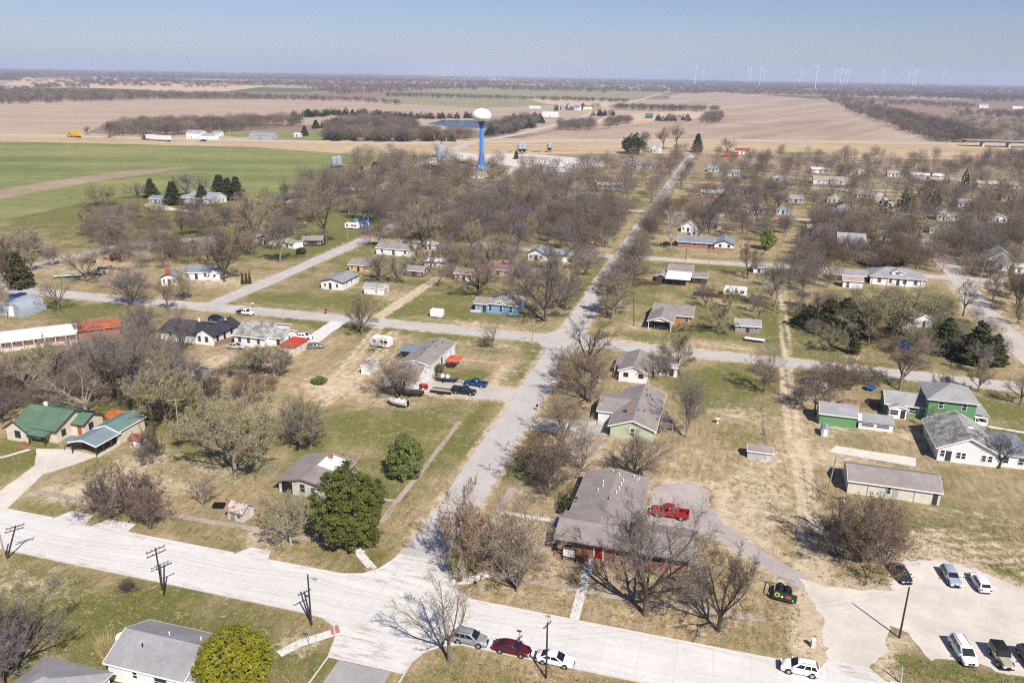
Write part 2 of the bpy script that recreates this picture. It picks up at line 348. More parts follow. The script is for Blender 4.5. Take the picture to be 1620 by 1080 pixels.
def road_mat(name, col, crack=.5, joint=None, bar=None, rough=.9, tracks=None, patch=.12):
    t = NT(name); c = t.rgb(col)
    n1 = t.noise(.16, 5, None, .65); n2 = t.noise(1.3, 5, None, .7); n3 = t.noise(14., 2)
    c = t.scale(c, t.math('ADD', t.ramp(n1, .3, .7, 1 - patch, 1 + patch), t.math('ADD', t.ramp(n2, .3, .7, -.07, .07), t.ramp(n3, .3, .7, -.06, .06))))
    if joint:
        p = t.n('ShaderNodeSeparateXYZ', {0: t.pos()})
        def line(o, st, off, wd):
            return t.math('LESS_THAN', t.math('ABSOLUTE', t.math('SUBTRACT', t.math('FRACT', t.math('DIVIDE', t.math('SUBTRACT', o, off), st)), .5)), wd / st)
        jl = t.math('MAXIMUM', line(p.outputs[0], joint[0], .6, .05), line(p.outputs[1], joint[1], joint[2], .045))
        c = t.mix(t.math('MULTIPLY', jl, .2), c, t.rgb((.2, .18, .16)))
        st = t.noise(.5, 4, t.vec((.12, 1.6, 1)))
        gut = t.math('MULTIPLY', t.ramp(t.math('ABSOLUTE', t.math('SUBTRACT', p.outputs[1], 84.95)), 3.5, 4.6), t.ramp(t.noise(.55, 6, t.vec((.5, 2.2, 1)), .75), .5, .66))
        c = t.mix(t.math('MULTIPLY', gut, .7), c, t.rgb((.27, .19, .13)))
        c = t.mix(t.ramp(t.noise(.33, 6, None, .8), .67, .73, 0, .3), c, t.rgb((.30, .26, .23)))
        c = t.scale(c, t.ramp(st, .35, .68, 1.03, .93)); c = t.scale(c, t.ramp(t.noise(.9, 5, t.vec((.5, 1., 1)), .7), .6, .72, 1., .86))
    if crack:
        v = t.n('ShaderNodeTexVoronoi', {'Vector': t.n('ShaderNodeVectorMath', {0: t.pos(), 1: t.n('ShaderNodeTexNoise', {'Vector': t.pos(), 'Scale': .6}).outputs[1]}, operation='ADD').outputs[0], 'Scale': .22}, feature='DISTANCE_TO_EDGE')
        c = t.mix(t.ramp(v.outputs[0], .0, .02, crack, 0), c, t.rgb(tuple(k * .45 for k in col)))
        c = t.mix(t.ramp(t.noise(.32, 5, None, .7), .56, .62, 0, .3), c, t.rgb(tuple(k * .62 for k in col)))
    if tracks:
        c = t.mix(t.ramp(t.noise(.35, 5, t.vec(tracks), .65), .5, .68, 0, .75), c, t.rgb((.30, .235, .125)))
    t.bump(n3, .03, .4)
    m = t.done(c, rough); return m
CONCRETE = road_mat('street_concrete', (.585, .555, .52), 0, (4.6, 3.3, 1.73), patch=.07)
OLDASPH = road_mat('chip_seal_asphalt', (.44, .405, .375), .35)
NEWASPH = road_mat('worn_asphalt', (.33, .31, .295), .3)
PALEROAD = road_mat('pale_gravel_road', (.45, .395, .345), .2, patch=.16)
GRAVEL = road_mat('pale_gravel', (.55, .49, .425), 0, patch=.17)
DIRT = road_mat('dirt_track', (.46, .36, .25), 0, patch=.2, tracks=(1.6, .08, 1))
PADASPH = road_mat('crumbling_asphalt', (.375, .325, .30), .45, patch=.2)
WALK = road_mat('old_sidewalk', (.36, .29, .235), .4, patch=.2); NEWWALK = road_mat('new_sidewalk', (.60, .565, .53), .15, patch=.07)
HWY = road_mat('highway_asphalt', (.46, .43, .41), 0)

N_edge = [(-420, 89.6), (-50.4, 89.6), (-47.5, 90.5), (-45.7, 92.4), (-44.8, 94.7), (-44.2, 97.2), (-37.0, 97.2), (-35.2, 94.6), (-34.2, 92.2), (-32.8, 90.6), (-30.1, 89.5), (160, 89.4)]
S_edge = [(160, 80.4), (-28.6, 80.5), (-30.8, 79.6), (-32.6, 77.9), (-33.4, 75.6), (-33.6, 73.3), (-43.9, 73.3), (-44.8, 77.0), (-46.0, 78.9), (-48.3, 80.0), (-51, 80.3), (-420, 80.3)]
sheet('main_street', N_edge + S_edge, CONCRETE, .010, label='wide pale concrete main street with saw cut joints')
ROADS.append(([(-420, 85), (160, 85)], 5.))
ribbon('side_street', [(-38.8, 73.2), (-38.8, -60)], 7.2, NEWASPH, .014, .1, 'grey asphalt side street south of the main street')
def ns_w(f): return 7.1 - .9 * f
ribbon('north_street', [(-40.4, 97), (-41.1, 150), (-42.0, 200), (-43.6, 320), (-45, 440), (-45.9, 570), (-46.6, 720), (-45, 800)], ns_w, OLDASPH, .014, .16, 'long straight asphalt street running north through the town')
ribbon('cross_street', [(-330, 200), (-233, 200.5), (-186, 201), (-154, 203.2), (-114, 205), (-78, 205.6), (-42, 206.3), (0, 207), (40, 207), (72, 206.5), (170, 206)], 6.6, OLDASPH, .018, .18, 'asphalt cross street beyond the first block')
sheet('street_corner', [(-49.6, 203.2), (-45.2, 196), (-38.2, 196), (-34, 203.4), (-34, 209.6), (-38.6, 216), (-45.6, 216), (-49.6, 209.6)], OLDASPH, .022, label='flared asphalt at the cross street corner')
ribbon('far_cross_street', [(-150, 317), (-46, 319.6), (0, 322), (76, 325), (200, 328)], 6.2, PALEROAD, .018, .2, 'pale cross street three blocks away')
ribbon('back_street', [(-125, 440), (-46, 438), (20, 441), (90, 446), (220, 449)], 6., PALEROAD, .018, .2, 'pale back street among the far trees')
ribbon('upper_street', [(-45, 576), (13, 579), (120, 585)], 6.5, PALEROAD, .018, .2, 'pale street at the far end of the town')
ribbon('slanting_street', [(-155.2, 206), (-154.5, 240), (-156, 282), (-156.3, 340), (-158.4, 352), (-152, 420), (-160, 520), (-175, 640)], 6.2, OLDASPH, .014, .2, 'asphalt street leading away past the lone ranch houses')
ribbon('east_street', [(80.5, 150), (80.5, 206), (79.5, 246), (79.3, 283), (83.5, 329), (85, 446), (86, 575)], 8., PALEROAD, .022, .25, 'broad pale street along the east side of town')
ribbon('west_lane', [(-250, 205), (-247.5, 232), (-244, 268), (-215, 300)], 7., PADASPH, .022, .3, 'dark lane leading to the tree hidden houses')
ROADS.append(([(16.4, 100), (16.6, 112), (17.1, 125), (16.9, 140), (16.2, 160), (15.9, 180), (16.2, 203)], 1.6))
ROADS.append(([(16.4, 210), (17.5, 260), (18.5, 318)], 1.3))
ROADS.append(([(-100.6, 209), (-100.8, 232), (-101, 256)], 2.0))
ribbon('garage_drive', [(-109.6, 203), (-108.8, 189), (-108, 178.5)], 5., NEWWALK, .012, .15, 'concrete drive to the red roofed garage', step=2.)
sheet('curved_drive', [(-9.5, 129.5), (-7.5, 131.8), (-2.6, 133.4), (0.2, 131.5), (0.6, 126), (3.3, 120.8), (9.9, 114), (14.6, 110.2), (16.6, 107.6), (15.6, 105.4), (13.6, 106.6), (7.6, 111.2), (1.6, 116.2), (-.8, 117.6), (-9.6, 117.5)], PADASPH, .016, .3, .9, 'crumbling grey asphalt drive behind the brick building')
ROADS.append(([(-5, 125), (0, 125), (9, 113), (16, 104)], 3.))
sheet('gravel_lot', [(14.2, 108.6), (19, 107.6), (27.3, 109.4), (28, 116), (30, 118.5), (36.4, 120.4), (41, 118.5), (47, 114.6), (75, 113), (75, 95), (44, 95.3), (38.3, 95.2), (34.4, 96.4), (29.6, 95.4), (27.4, 99.8), (25.6, 101.2), (24.6, 98.6), (25.0, 95.6), (22.9, 93.6), (21.9, 90.6), (21.9, 89.9), (16.9, 89.9), (16.9, 100)], GRAVEL, .020, .42, .9, 'pale gravel parking lot with parked cars')
sheet('lot_apron', [(15.6, 89.0), (16.9, 91.4), (21.8, 91.4), (23.8, 89.0)], CONCRETE, .024, label='concrete apron from street to gravel lot')
sheet('patio_slab', [(22.5, 154.8), (38.0, 153.1), (38.6, 157.2), (24.0, 158.2)], road_mat('slab_concrete', (.60, .55, .48), .4, patch=.12), .016, .1, label='bare pale concrete slab behind the long low building')
sheet('home_drive', [(-66.5, 158.6), (-66.8, 167.6), (-62, 168.5), (-54, 167.2), (-44.9, 167.3), (-44.9, 160.2), (-56, 158.8)], PALEROAD, .022, .2, 1.8, 'pale gravel drive beside the mobile home')
sheet('sage_drive', [(-37.3, 146.2), (-36.8, 153.4), (-24.2, 155.0), (-21.4, 154.7), (-21, 148.6), (-28, 148.2)], PALEROAD, .022, .12, 2., 'concrete drive of the sage green house')
sheet('bungalow_drive', [(-125.6, 109.2), (-119.4, 110.8), (-111.8, 110.2), (-113.8, 105.5), (-116, 101), (-114, 95.8), (-112, 89.3), (-117, 89.3), (-118.6, 96), (-120.2, 103.4), (-123.4, 107)], GRAVEL, .016, .15, 1.4, 'pale concrete drive of the green roofed bungalow')
for nm, pts in (('driveway_apron', [(-102.5, 89.4), (-101.4, 92.4), (-96.8, 92.3), (-96, 89.4)]), ('driveway_apron', [(-94.8, 89.4), (-93.8, 92.2), (-88.5, 92.1), (-88, 89.4)]),
                ('driveway_apron', [(-68.6, 89.4), (-67, 91.9), (-63.6, 91.9), (-62.6, 89.4)])):
    sheet(nm, pts, CONCRETE, .016, label='concrete driveway apron flaring off the main street')
ribbon('sidewalk', [(-113, 96.0), (-102, 95.8)], 1.3, WALK, .012, .1, 'old brownish sidewalk stub left of the bushy trees', clear=False)
ribbon('sidewalk', [(-87, 96.3), (-69, 96.5), (-52.3, 96.6)], 1.2, WALK, .012, .1, 'old brown sidewalk in front of the leaning shed', clear=False)
ribbon('sidewalk', [(-29.6, 96.3), (-16.4, 96.2), (9.5, 97.2)], 1.2, WALK, .012, .1, 'old brown sidewalk in front of the brick building', clear=False)
ribbon('sidewalk', [(-50.9, 104.5), (-51.2, 113), (-51.4, 124.3), (-52, 146)], 1.1, WALK, .012, .12, 'broken sidewalk along the street beside the round bush', clear=False)
ribbon('footpath', [(-55.2, 111.3), (-51.6, 111.5)], .8, WALK, .014, .05, 'short broken path to the street sidewalk', clear=False)
ribbon('footpath', [(-51.6, 98.6), (-50.2, 95.2), (-46.6, 92.2)], 1.3, NEWWALK, .016, .02, 'new white path from the round juniper to the corner', step=.8, clear=False)
ribbon('footpath', [(-34.2, 92.6), (-32.2, 93.6), (-29.8, 96.2)], 1.5, NEWWALK, .016, .02, 'pale path from the street corner to the bushy trees', step=.8, clear=False)
ribbon('footpath', [(-16.2, 104.4), (-15.9, 96.9), (-15.6, 89.5)], 1.35, NEWWALK, .016, .02, 'straight pale path to the red door', step=2, clear=False)
ribbon('footpath', [(-33, 113.4), (-23.2, 113.4)], 1.1, NEWWALK, .014, .04, 'pale path to the side of the brick building', clear=False)
ribbon('footpath', [(-33.4, 122), (-33.6, 110)], 1.4, WALK, .012, .1, 'pale broken walk beside the street', clear=False)
ribbon('footpath', [(-140, 102), (-128.5, 104.2), (-126, 109.2)], .9, NEWWALK, .012, .05, 'narrow path to the bungalow porch', clear=False)
ribbon('footpath', [(-44.2, 79.0), (-46.3, 76.8), (-48.6, 74.6), (-50, 72)], 1.4, NEWWALK, .016, .03, 'pale corner path beside the lime bush', step=.8, clear=False)
ribbon('footpath', [(56.5, 178.4), (70, 176.2)], 1.1, NEWWALK, .012, .03, 'pale path to the porch of the green house', clear=False)
ribbon('footpath', [(-5, 116), (-3.6, 108)], 1.1, WALK, .014, .03, 'short walk at the end of the brick building', clear=False)
ribbon('side_street', [(-108, 80.2), (-108, -20)], 5.4, PADASPH, .014, .15, 'dull asphalt side street at the bottom left')
PAD = mat('tactile_brick', (.42, .17, .12), .85)
for pts_ in ([(-47.9, 91.9), (-47.0, 92.6), (-46.3, 91.8), (-47.2, 91.2)], [(-45.6, 79.3), (-44.6, 78.0), (-45.4, 77.2), (-46.4, 78.4)], [(-34.3, 93.6), (-33.5, 94.2), (-32.9, 93.3), (-33.7, 92.6)]): sheet('tactile_paving', pts_, PAD, .022, label='brick red tactile paving at the street corner')
# raised kerbs
def kerb(pts, label):
    pts = densify(pts, 3., 0, False); n = len(pts); L = []
    for off, z in ((-.09, 0.), (-.09, .13), (.09, .13), (.09, 0.)):
        for i, p in enumerate(pts):
            q0, q1 = pts[max(i - 1, 0)], pts[min(i + 1, n - 1)]
            d = Vector((q1[0] - q0[0], q1[1] - q0[1])).normalized()
            L.append((p[0] - d.y * off, p[1] + d.x * off, z))
    fs = [(a * n + i, a * n + i + 1, (a + 1) * n + i + 1, (a + 1) * n + i) for a in range(3) for i in range(n - 1)]
    o = MB().add(L, fs).build('kerb', CONC); tag(o, label, None, None, 'structure')
kerb([(-112, 89.66), (-102.5, 89.66)], 'concrete kerb of the main street')
for a, b in (((-420, 89.66), (-117, 89.66)), ((-88, 89.66), (-68.6, 89.66)), ((160, 89.46), (23.9, 89.46)), ((15.5, 89.46), (-14.9, 89.46))):
    kerb([a, b], 'concrete kerb of the main street')
kerb([(-62.6, 89.66), (-50.4, 89.66), (-47.5, 90.55), (-45.75, 92.45), (-44.85, 94.7), (-44.2, 97.2)], 'curved concrete kerb by the round juniper')
kerb([(-37, 97.2), (-35.25, 94.6), (-34.25, 92.25), (-32.8, 90.65), (-30.1, 89.55), (-16.3, 89.5)], 'curved concrete kerb by the brick building')
kerb([(160, 80.3), (-28.6, 80.4), (-30.8, 79.5), (-32.6, 77.8), (-33.45, 75.6), (-33.7, 60)], 'curved concrete kerb by the low limbed tree')
kerb([(-43.8, 66), (-43.85, 73.3), (-44.75, 77.0), (-46.0, 78.85), (-48.3, 79.95), (-51, 80.2), (-105, 80.2)], 'curved concrete kerb by the twin poles')

# ------------------------------------------------------------------ far fields
def field_mat(name, c1, c2, ang=0., rows=.03, fine=.2):
    t = NT(name)
    ca, sa = math.cos(ang), math.sin(ang)
    p = t.n('ShaderNodeSeparateXYZ', {0: t.pos()})
    u = t.math('ADD', t.math('MULTIPLY', p.outputs[0], ca), t.math('MULTIPLY', p.outputs[1], sa))
    v = t.math('SUBTRACT', t.math('MULTIPLY', p.outputs[1], ca), t.math('MULTIPLY', p.outputs[0], sa))
    vv = t.n('ShaderNodeCombineXYZ', {0: t.math('MULTIPLY', u, .06), 1: v}).outputs[0]
    s1 = t.noise(rows, 4, vv, .6); s2 = t.noise(.012, 6, None, .7); s3 = t.noise(fine, 5, None, .75)
    c = t.mix(t.ramp(t.math('ADD', t.math('MULTIPLY', s1, .6), t.math('MULTIPLY', s2, .5)), .42, .68), c1, c2)
    c = t.scale(c, t.ramp(s3, .3, .7, .8, 1.2))
    return t.done(c, .95)
TILL = field_mat('tilled_soil', (.33, .24, .175), (.45, .335, .25), .2)
TILL2 = field_mat('stubble_soil', (.285, .20, .145), (.44, .335, .25), 1.25, .02)
REDF = field_mat('red_brown_field', (.23, .145, .10), (.31, .205, .15), 1.2)
TANF = field_mat('tan_field', (.46, .33, .225), (.54, .41, .295), .1)
GREENF = field_mat('winter_wheat', (.14, .16, .05), (.25, .24, .09), .3, .03, .1)
OLIVEF = field_mat('olive_field', (.215, .20, .105), (.31, .27, .165), .1)
VERGE = field_mat('dry_verge', (.36, .25, .14), (.50, .38, .24), .3, .05, .12)
def fsheet(name, pts, m, z, label=None, jit=0.): return sheet(name, [ground(*p) for p in pts], m, z, jit, 12., label)
fsheet('field', [(-60, 166), (0, 163), (233, 157), (540, 158), (640, 163), (740, 167), (850, 180), (760, 184), (560, 178), (457, 182), (300, 188), (170, 196), (130, 212), (-60, 210)], TILL, .03, 'wide pinkish tilled field beyond the highway')
fsheet('field', [(-80, 222), (0, 224), (150, 227), (400, 233), (500, 240), (585, 246), (585, 262), (470, 306), (390, 320), (300, 306), (200, 309), (127, 322), (0, 350), (-80, 368)], GREENF, .03, 'bright green winter wheat field left of the town', .6)
fsheet('field', [(-60, 313), (0, 300), (100, 284), (200, 270), (290, 264), (310, 265), (250, 273), (160, 285), (0, 315), (-60, 329)], field_mat('bare_strip', (.26, .185, .125), (.37, .275, .19), .3), .05, 'bare brown strip curving through the green wheat', .5)
fsheet('verge', [(-80, 209), (0, 210), (400, 215), (700, 219), (1000, 219), (1500, 223), (1800, 228), (1800, 256), (1620, 252), (1450, 252), (1250, 247), (1110, 243), (960, 243), (700, 246), (585, 246), (400, 234), (150, 228), (-80, 224)], VERGE, .025, 'dry tan verge along the highway')
fsheet('field', [(826, 219), (935, 195), (1000, 190), (1040, 176), (1060, 152), (1100, 142), (1290, 157), (1305, 156), (1480, 224), (1120, 219.5), (980, 220)], TILL2, .04, 'large furrowed brown field beyond the highway')
fsheet('field', [(930, 196), (965, 181), (1085, 176), (1120, 178), (1100, 188), (1040, 192)], TANF, .07, 'pale tan field with small groves')
fsheet('field', [(540, 155), (700, 152), (830, 156), (875, 167), (760, 171), (640, 165)], OLIVEF, .04, 'olive field behind the pond wood')
fsheet('field', [(660, 143), (760, 137), (1052, 144), (1030, 153), (985, 159), (740, 151)], OLIVEF, .04, 'long olive green field in the distance')
fsheet('field', [(640, 151), (985, 160), (975, 170), (850, 164)], TANF, .035, 'tan field left of the country road')
fsheet('field', [(0, 135), (60, 118), (300, 128), (420, 137), (330, 148), (200, 141)], TANF, .04, 'pale tan distant field at the left')
fsheet('field', [(700, 136), (560, 128), (700, 119), (960, 130), (1040, 132), (1060, 139), (760, 136)], TANF, .03, 'pale hazy field in the distance')
fsheet('field', [(1310, 160), (1390, 158), (1540, 170), (1700, 172), (1700, 186), (1500, 186), (1400, 174)], REDF, .04, 'red brown field right of the hedge row')
fsheet('field', [(1110, 140), (1280, 141), (1300, 152), (1110, 145)], REDF, .035, 'dark brown distant field')
fsheet('field', [(1300, 141), (1400, 137), (1700, 143), (1700, 152), (1440, 152), (1330, 150)], REDF, .03, 'reddish distant field at the right')
fsheet('field', [(1590, 192), (1700, 190), (1700, 204), (1610, 200)], GREENF, .05, 'small green field at the right edge')
fsheet('field', [(500, 205), (530, 193), (560, 195), (550, 222), (500, 222)], GREENF, .05, 'green meadow beside the pond wood')
fsheet('field', [(340, 212), (420, 208), (500, 212), (500, 222), (400, 221)], GREENF, .05, 'green lawn around the roadside farm')
fsheet('field', [(1228, 240), (1310, 242), (1290, 246), (1240, 247)], GREENF, .06, 'green strip behind the far trees')
wm = NT('pond_water').done((.05, .065, .085), .25); 
fsheet('pond', [(676, 196), (700, 190), (762, 191), (790, 195), (765, 203), (720, 202)], wm, .07, 'blue pond behind the water tower')
ribbon('highway', [ground(*p) for p in ((-80, 212), (0, 213.2), (170, 217), (270, 220), (400, 222.6), (540, 225), (640, 226), (700, 225.5), (806, 224.4), (980, 222), (1110, 221.6), (1300, 224), (1513, 227), (1800, 233))], 13., HWY, .09, 0, 'pale two lane highway crossing beyond the town', 30.)
ribbon('country_road', [ground(*p) for p in ((713, 240), (730, 232), (747, 225), (790, 218), (823, 212), (880, 197), (950, 175.5), (1000, 162), (1053, 146), (1080, 139.5), (1105, 129))], lambda f: 12 + 8 * f, PALEROAD, .10, 0, 'pale country road running to the horizon', 30.)
fsheet('store_yard', [(713, 239), (753, 244), (830, 243), (880, 247), (955, 254), (960, 262), (900, 272), (800, 262), (740, 252), (690, 256), (650, 268), (660, 258)], GRAVEL, .06, 'pale gravel yard around the metal buildings', .8)
ribbon('farm_track', [ground(*p) for p in ((265, 221), (300, 217), (330, 224), (400, 217))], 8., PALEROAD, .11, 0, 'pale farm track by the highway', 30.)
sheet('driveway', [P('q', *p) for p in ((150, 350), (185, 330), (330, 350), (420, 375), (560, 395), (690, 425), (560, 410), (400, 395), (220, 385))], GRAVEL, .012, .2, 3., 'white gravel drive of the farmhouse among the evergreens')
ribbon('farm_track', [ground(1040, 152), ground(1085, 150), ground(1200, 152.5)], 14., PALEROAD, .08, 0, 'pale track across the brown field', 30.)

# ------------------------------------------------------------------ haze
hz = bpy.data.materials.new('haze'); hz.use_nodes = True; nt = hz.node_tree; nt.nodes.clear()
ou = nt.nodes.new('ShaderNodeOutputMaterial'); pv = nt.nodes.new('ShaderNodeVolumePrincipled')
pv.inputs['Color'].default_value = (.62, .74, .98, 1); pv.inputs['Density'].default_value = 7.2e-5; pv.inputs['Anisotropy'].default_value = .1
nt.links.new(pv.outputs[0], ou.inputs['Volume'])
ho = MB().box(-26100, -410, -1, 12100, 27100, 260).build('haze', hz); tag(ho, 'thin bluish haze over the far plain', None, None, 'stuff')
# ------------------------------------------------------------------ buildings
SH_GREY = mat('grey_shingle', (.265, .255, .26), .9, .12, .5, 'shingle'); SH_BROWN = mat('brown_shingle', (.25, .215, .20), .9, .12, .5, 'shingle')
SH_DARK = mat('charcoal_shingle', (.04, .04, .048), .9, .15, .5, 'shingle'); SH_BLUE = mat('blue_grey_shingle', (.20, .22, .25), .9, .12, .5, 'shingle')
SH_GREEN = mat('green_shingle', (.095, .155, .105), .85, .1, .5, 'shingle'); SH_OLD = mat('patchy_old_shingle', (.35, .335, .31), .9, .15, .6, 'patchy')
SH_RED = mat('red_metal_roof', (.44, .045, .03), .5, .1, .7, 'ribx'); SH_LGREY = mat('light_grey_shingle', (.29, .28, .275), .9, .12, .5, 'shingle')
MET_BLUE = mat('blue_grey_metal', (.20, .255, .28), .5, .1, .6, 'ribx', .1); MET_WHITE = mat('white_metal', (.70, .70, .69), .5, .08, .6, 'ribx'); MET_GAL = mat('galvanised_metal', (.46, .49, .52), .4, .1, .6, 'ribx', .5)
MET_TEAL = mat('teal_grey_metal', (.135, .20, .19), .5, .1, .6, 'ribx'); MET_RUST = mat('rusty_metal', (.28, .12, .085), .8, .2, 1., 'rust'); SH_TILE = mat('red_flat_roof', (.42, .115, .06), .85, .2, .5)
SH_PALE = mat('pale_brown_shingle', (.33, .26, .215), .9, .12, .5, 'shingle'); SH_WHITE = mat('white_coated_roof', (.70, .68, .65), .7, .1, .5, 'ribx')
CREAM = mat('cream_siding', (.62, .555, .44), .7, .08, .6, 'siding', dirt=.15); SAGE = mat('sage_siding', (.43, .475, .335), .7, .07, .6, 'siding'); GREENW = mat('green_siding', (.125, .28, .12), .65, .08, .6, 'siding')
BLUEW = mat('blue_siding', (.17, .33, .50), .65, .1, .6, 'siding'); LBLUE = mat('pale_blue_siding', (.46, .52, .60), .7, .08, .6, 'siding'); TANW = mat('tan_siding', (.50, .41, .31), .75, .1, .6, 'siding')
GREYW = mat('grey_siding', (.37, .36, .355), .75, .1, .6, 'siding'); BRICK = mat('red_brick', (.36, .135, .075), .9, .15, 1., 'brick'); BARNRED = mat('barn_red', (.30, .05, .035), .8, .12, .8, 'boards')
BROWNW = mat('dark_brown_siding', (.075, .05, .04), .8, .12, .6, 'siding'); PEEL = mat('peeling_white_boards', (.56, .53, .49), .85, .2, 1., 'boards', dirt=.5); GREYB = mat('weathered_grey_boards', (.27, .255, .245), .9, .2, 1., 'boards')
BLOCK = mat('painted_block', (.58, .54, .46), .85, .08, .8, dirt=.3); PINKW = mat('pinkish_siding', (.56, .44, .39), .75, .08, .6, 'siding'); YELW = mat('yellow_siding', (.55, .40, .14), .75, .1, .6, 'siding'); REDD = mat('red_door_paint', (.42, .02, .02), .5, .05)
DOORW = mat('white_door', (.66, .65, .62), .5, .04); DOORD = mat('dark_door', (.05, .04, .04), .6, .05); ORANGEB = mat('orange_brick', (.46, .20, .105), .9, .15, 1., 'brick'); DECKW = mat('deck_boards', (.36, .30, .24), .9, .15, 1., 'boards')
class House:
    def __init__(s, name, label, cat, x, y, rot=0, group=None, lm=None, r=None):
        s.o = thing(name, label, cat, x, y, rot, group); s.x, s.y, s.rot = x, y, R(rot); s.lm = lm; s.ext = []
    def part(s, mb, name, m, parent=None, smooth=None):
        return mb.build(name, m, parent or s.o, smooth)
    def walls(s, x0, y0, x1, y1, he, m, hr=None, axis='x', z0=0):
        mb = MB(); s.ext.append((x0, y0, x1, y1))
        v = [(x0, y0, z0), (x1, y0, z0), (x1, y1, z0), (x0, y1, z0), (x0, y0, he), (x1, y0, he), (x1, y1, he), (x0, y1, he)]
        f = [(0, 1, 5, 4), (1, 2, 6, 5), (2, 3, 7, 6), (3, 0, 4, 7)]
        if hr:
            if axis == 'x': v += [(x0, (y0 + y1) / 2, hr), (x1, (y0 + y1) / 2, hr)]; f[1] = (1, 2, 6, 9, 5); f[3] = (3, 0, 4, 8, 7)
            else: v += [((x0 + x1) / 2, y0, hr), ((x0 + x1) / 2, y1, hr)]; f[0] = (0, 1, 5, 8, 4); f[2] = (2, 3, 7, 9, 6)
        mb.add(v, f); return s.part(mb, 'wall', m)
    def gable(s, x0, y0, x1, y1, he, hr, axis, wm, rm, oh=.5, ohg=.35, trim=None, t=.14, walls=True):
        if walls: wo = s.walls(x0, y0, x1, y1, he, wm, hr, axis)
        a0, a1, b0, b1 = (y0, y1, x0, x1) if axis == 'x' else (x0, x1, y0, y1)
        m = (a0 + a1) / 2; sl = (hr - he) / (m - a0); ze = he - sl * oh; e = .01
        A = [(a0 - oh, ze + e), (m, hr + e), (m, hr + t), (a0 - oh, ze + t)]; B = [(m, hr + e), (a1 + oh, ze + e), (a1 + oh, ze + t), (m, hr + t)]
        mb = MB(); mb.prism(A, b0 - ohg, b1 + ohg, axis); mb.prism(B, b0 - ohg, b1 + ohg, axis)
        ro = s.part(mb, 'roof', rm)
        fm = trim or TRIM; d = .09; fb = MB()
        for q0, q1 in ((b0 - ohg - .05, b0 - ohg - .003), (b1 + ohg + .003, b1 + ohg + .05)):
            fb.prism([(a0 - oh - .03, ze - d), (m, hr - d), (m, hr + t + .02), (a0 - oh - .03, ze + t + .02)], q0, q1, axis)
            fb.prism([(m, hr - d), (a1 + oh + .03, ze - d), (a1 + oh + .03, ze + t + .02), (m, hr + t + .02)], q0, q1, axis)
        for q in (a0 - oh - .045, a1 + oh + .003):
            if axis == 'x': fb.box(b0 - ohg, q, ze - d, b1 + ohg, q + .042, ze + t - .01)
            else: fb.box(q, b0 - ohg, ze - d, q + .042, b1 + ohg, ze + t - .01)
        s.part(fb, 'fascia', fm, ro)
        s.rz = lambda x, y: hr - sl * abs((y if axis == 'x' else x) - m) + t
        s.ro = ro; return ro
    def hip(s, x0, y0, x1, y1, he, hr, wm, rm, oh=.5, trim=None, ridge=None, t=.16, walls=True):
        if walls: s.walls(x0, y0, x1, y1, he, wm)
        X0, Y0, X1, Y1 = x0 - oh, y0 - oh, x1 + oh, y1 + oh
        w, d = X1 - X0, Y1 - Y0; ym, xm = (Y0 + Y1) / 2, (X0 + X1) / 2
        k = ridge if ridge is not None else min(w, d) / 2
        if w >= d: r0, r1 = (X0 + k, ym, hr), (X1 - k, ym, hr)
        else: r0, r1 = (xm, Y0 + k, hr), (xm, Y1 - k, hr)
        z = he + t
        v = [(X0, Y0, z), (X1, Y0, z), (X1, Y1, z), (X0, Y1, z), r0, r1]
        f = [(0, 1, 5, 4), (1, 2, 5), (2, 3, 4, 5), (3, 0, 4)] if w >= d else [(0, 1, 4), (1, 2, 5, 4), (2, 3, 5), (3, 0, 4, 5)]
        ro = s.part(MB().add(v, f), 'roof', rm)
        fb = MB().add([(X0, Y0, he + .01), (X1, Y0, he + .01), (X1, Y1, he + .01), (X0, Y1, he + .01)] + v[:4], [(3, 2, 1, 0), (0, 1, 5, 4), (1, 2, 6, 5), (2, 3, 7, 6), (3, 0, 4, 7)])
        s.part(fb, 'fascia', trim or TRIM, ro)
        sl = (hr - z) / (min(w, d) / 2)
        s.rz = lambda x, y: min(hr, z + sl * min(x - X0, X1 - x, y - Y0, Y1 - y)); s.ro = ro; return ro
    def slope(s, x0, y0, x1, y1, z00, z10, z11, z01, rm, t=.1, wm=None, trim=None, name='roof'):
        if wm: s.walls(x0 + .25, y0 + .25, x1 - .25, y1 - .25, min(z00, z10, z11, z01), wm)
        v = [(x0, y0, z00), (x1, y0, z10), (x1, y1, z11), (x0, y1, z01)]
        mb = MB().add(v + [(a, b, c + t) for a, b, c in v], [(3, 2, 1, 0), (4, 5, 6, 7), (0, 1, 5, 4), (1, 2, 6, 5), (2, 3, 7, 6), (3, 0, 4, 7)])
        s.ro = s.part(mb, name, rm); return s.ro
    def _w(s, side, pl, c, z, w, h, d0, d1):
        mb = MB()
        if side in 'SN':
            sg = -1 if side == 'S' else 1; ya, yb = sorted((pl + sg * d0, pl + sg * d1)); return mb.box(c - w / 2, ya, z, c + w / 2, yb, z + h)
        sg = -1 if side == 'W' else 1; xa, xb = sorted((pl + sg * d0, pl + sg * d1)); return mb.box(xa, c - w / 2, z, xb, c + w / 2, z + h)
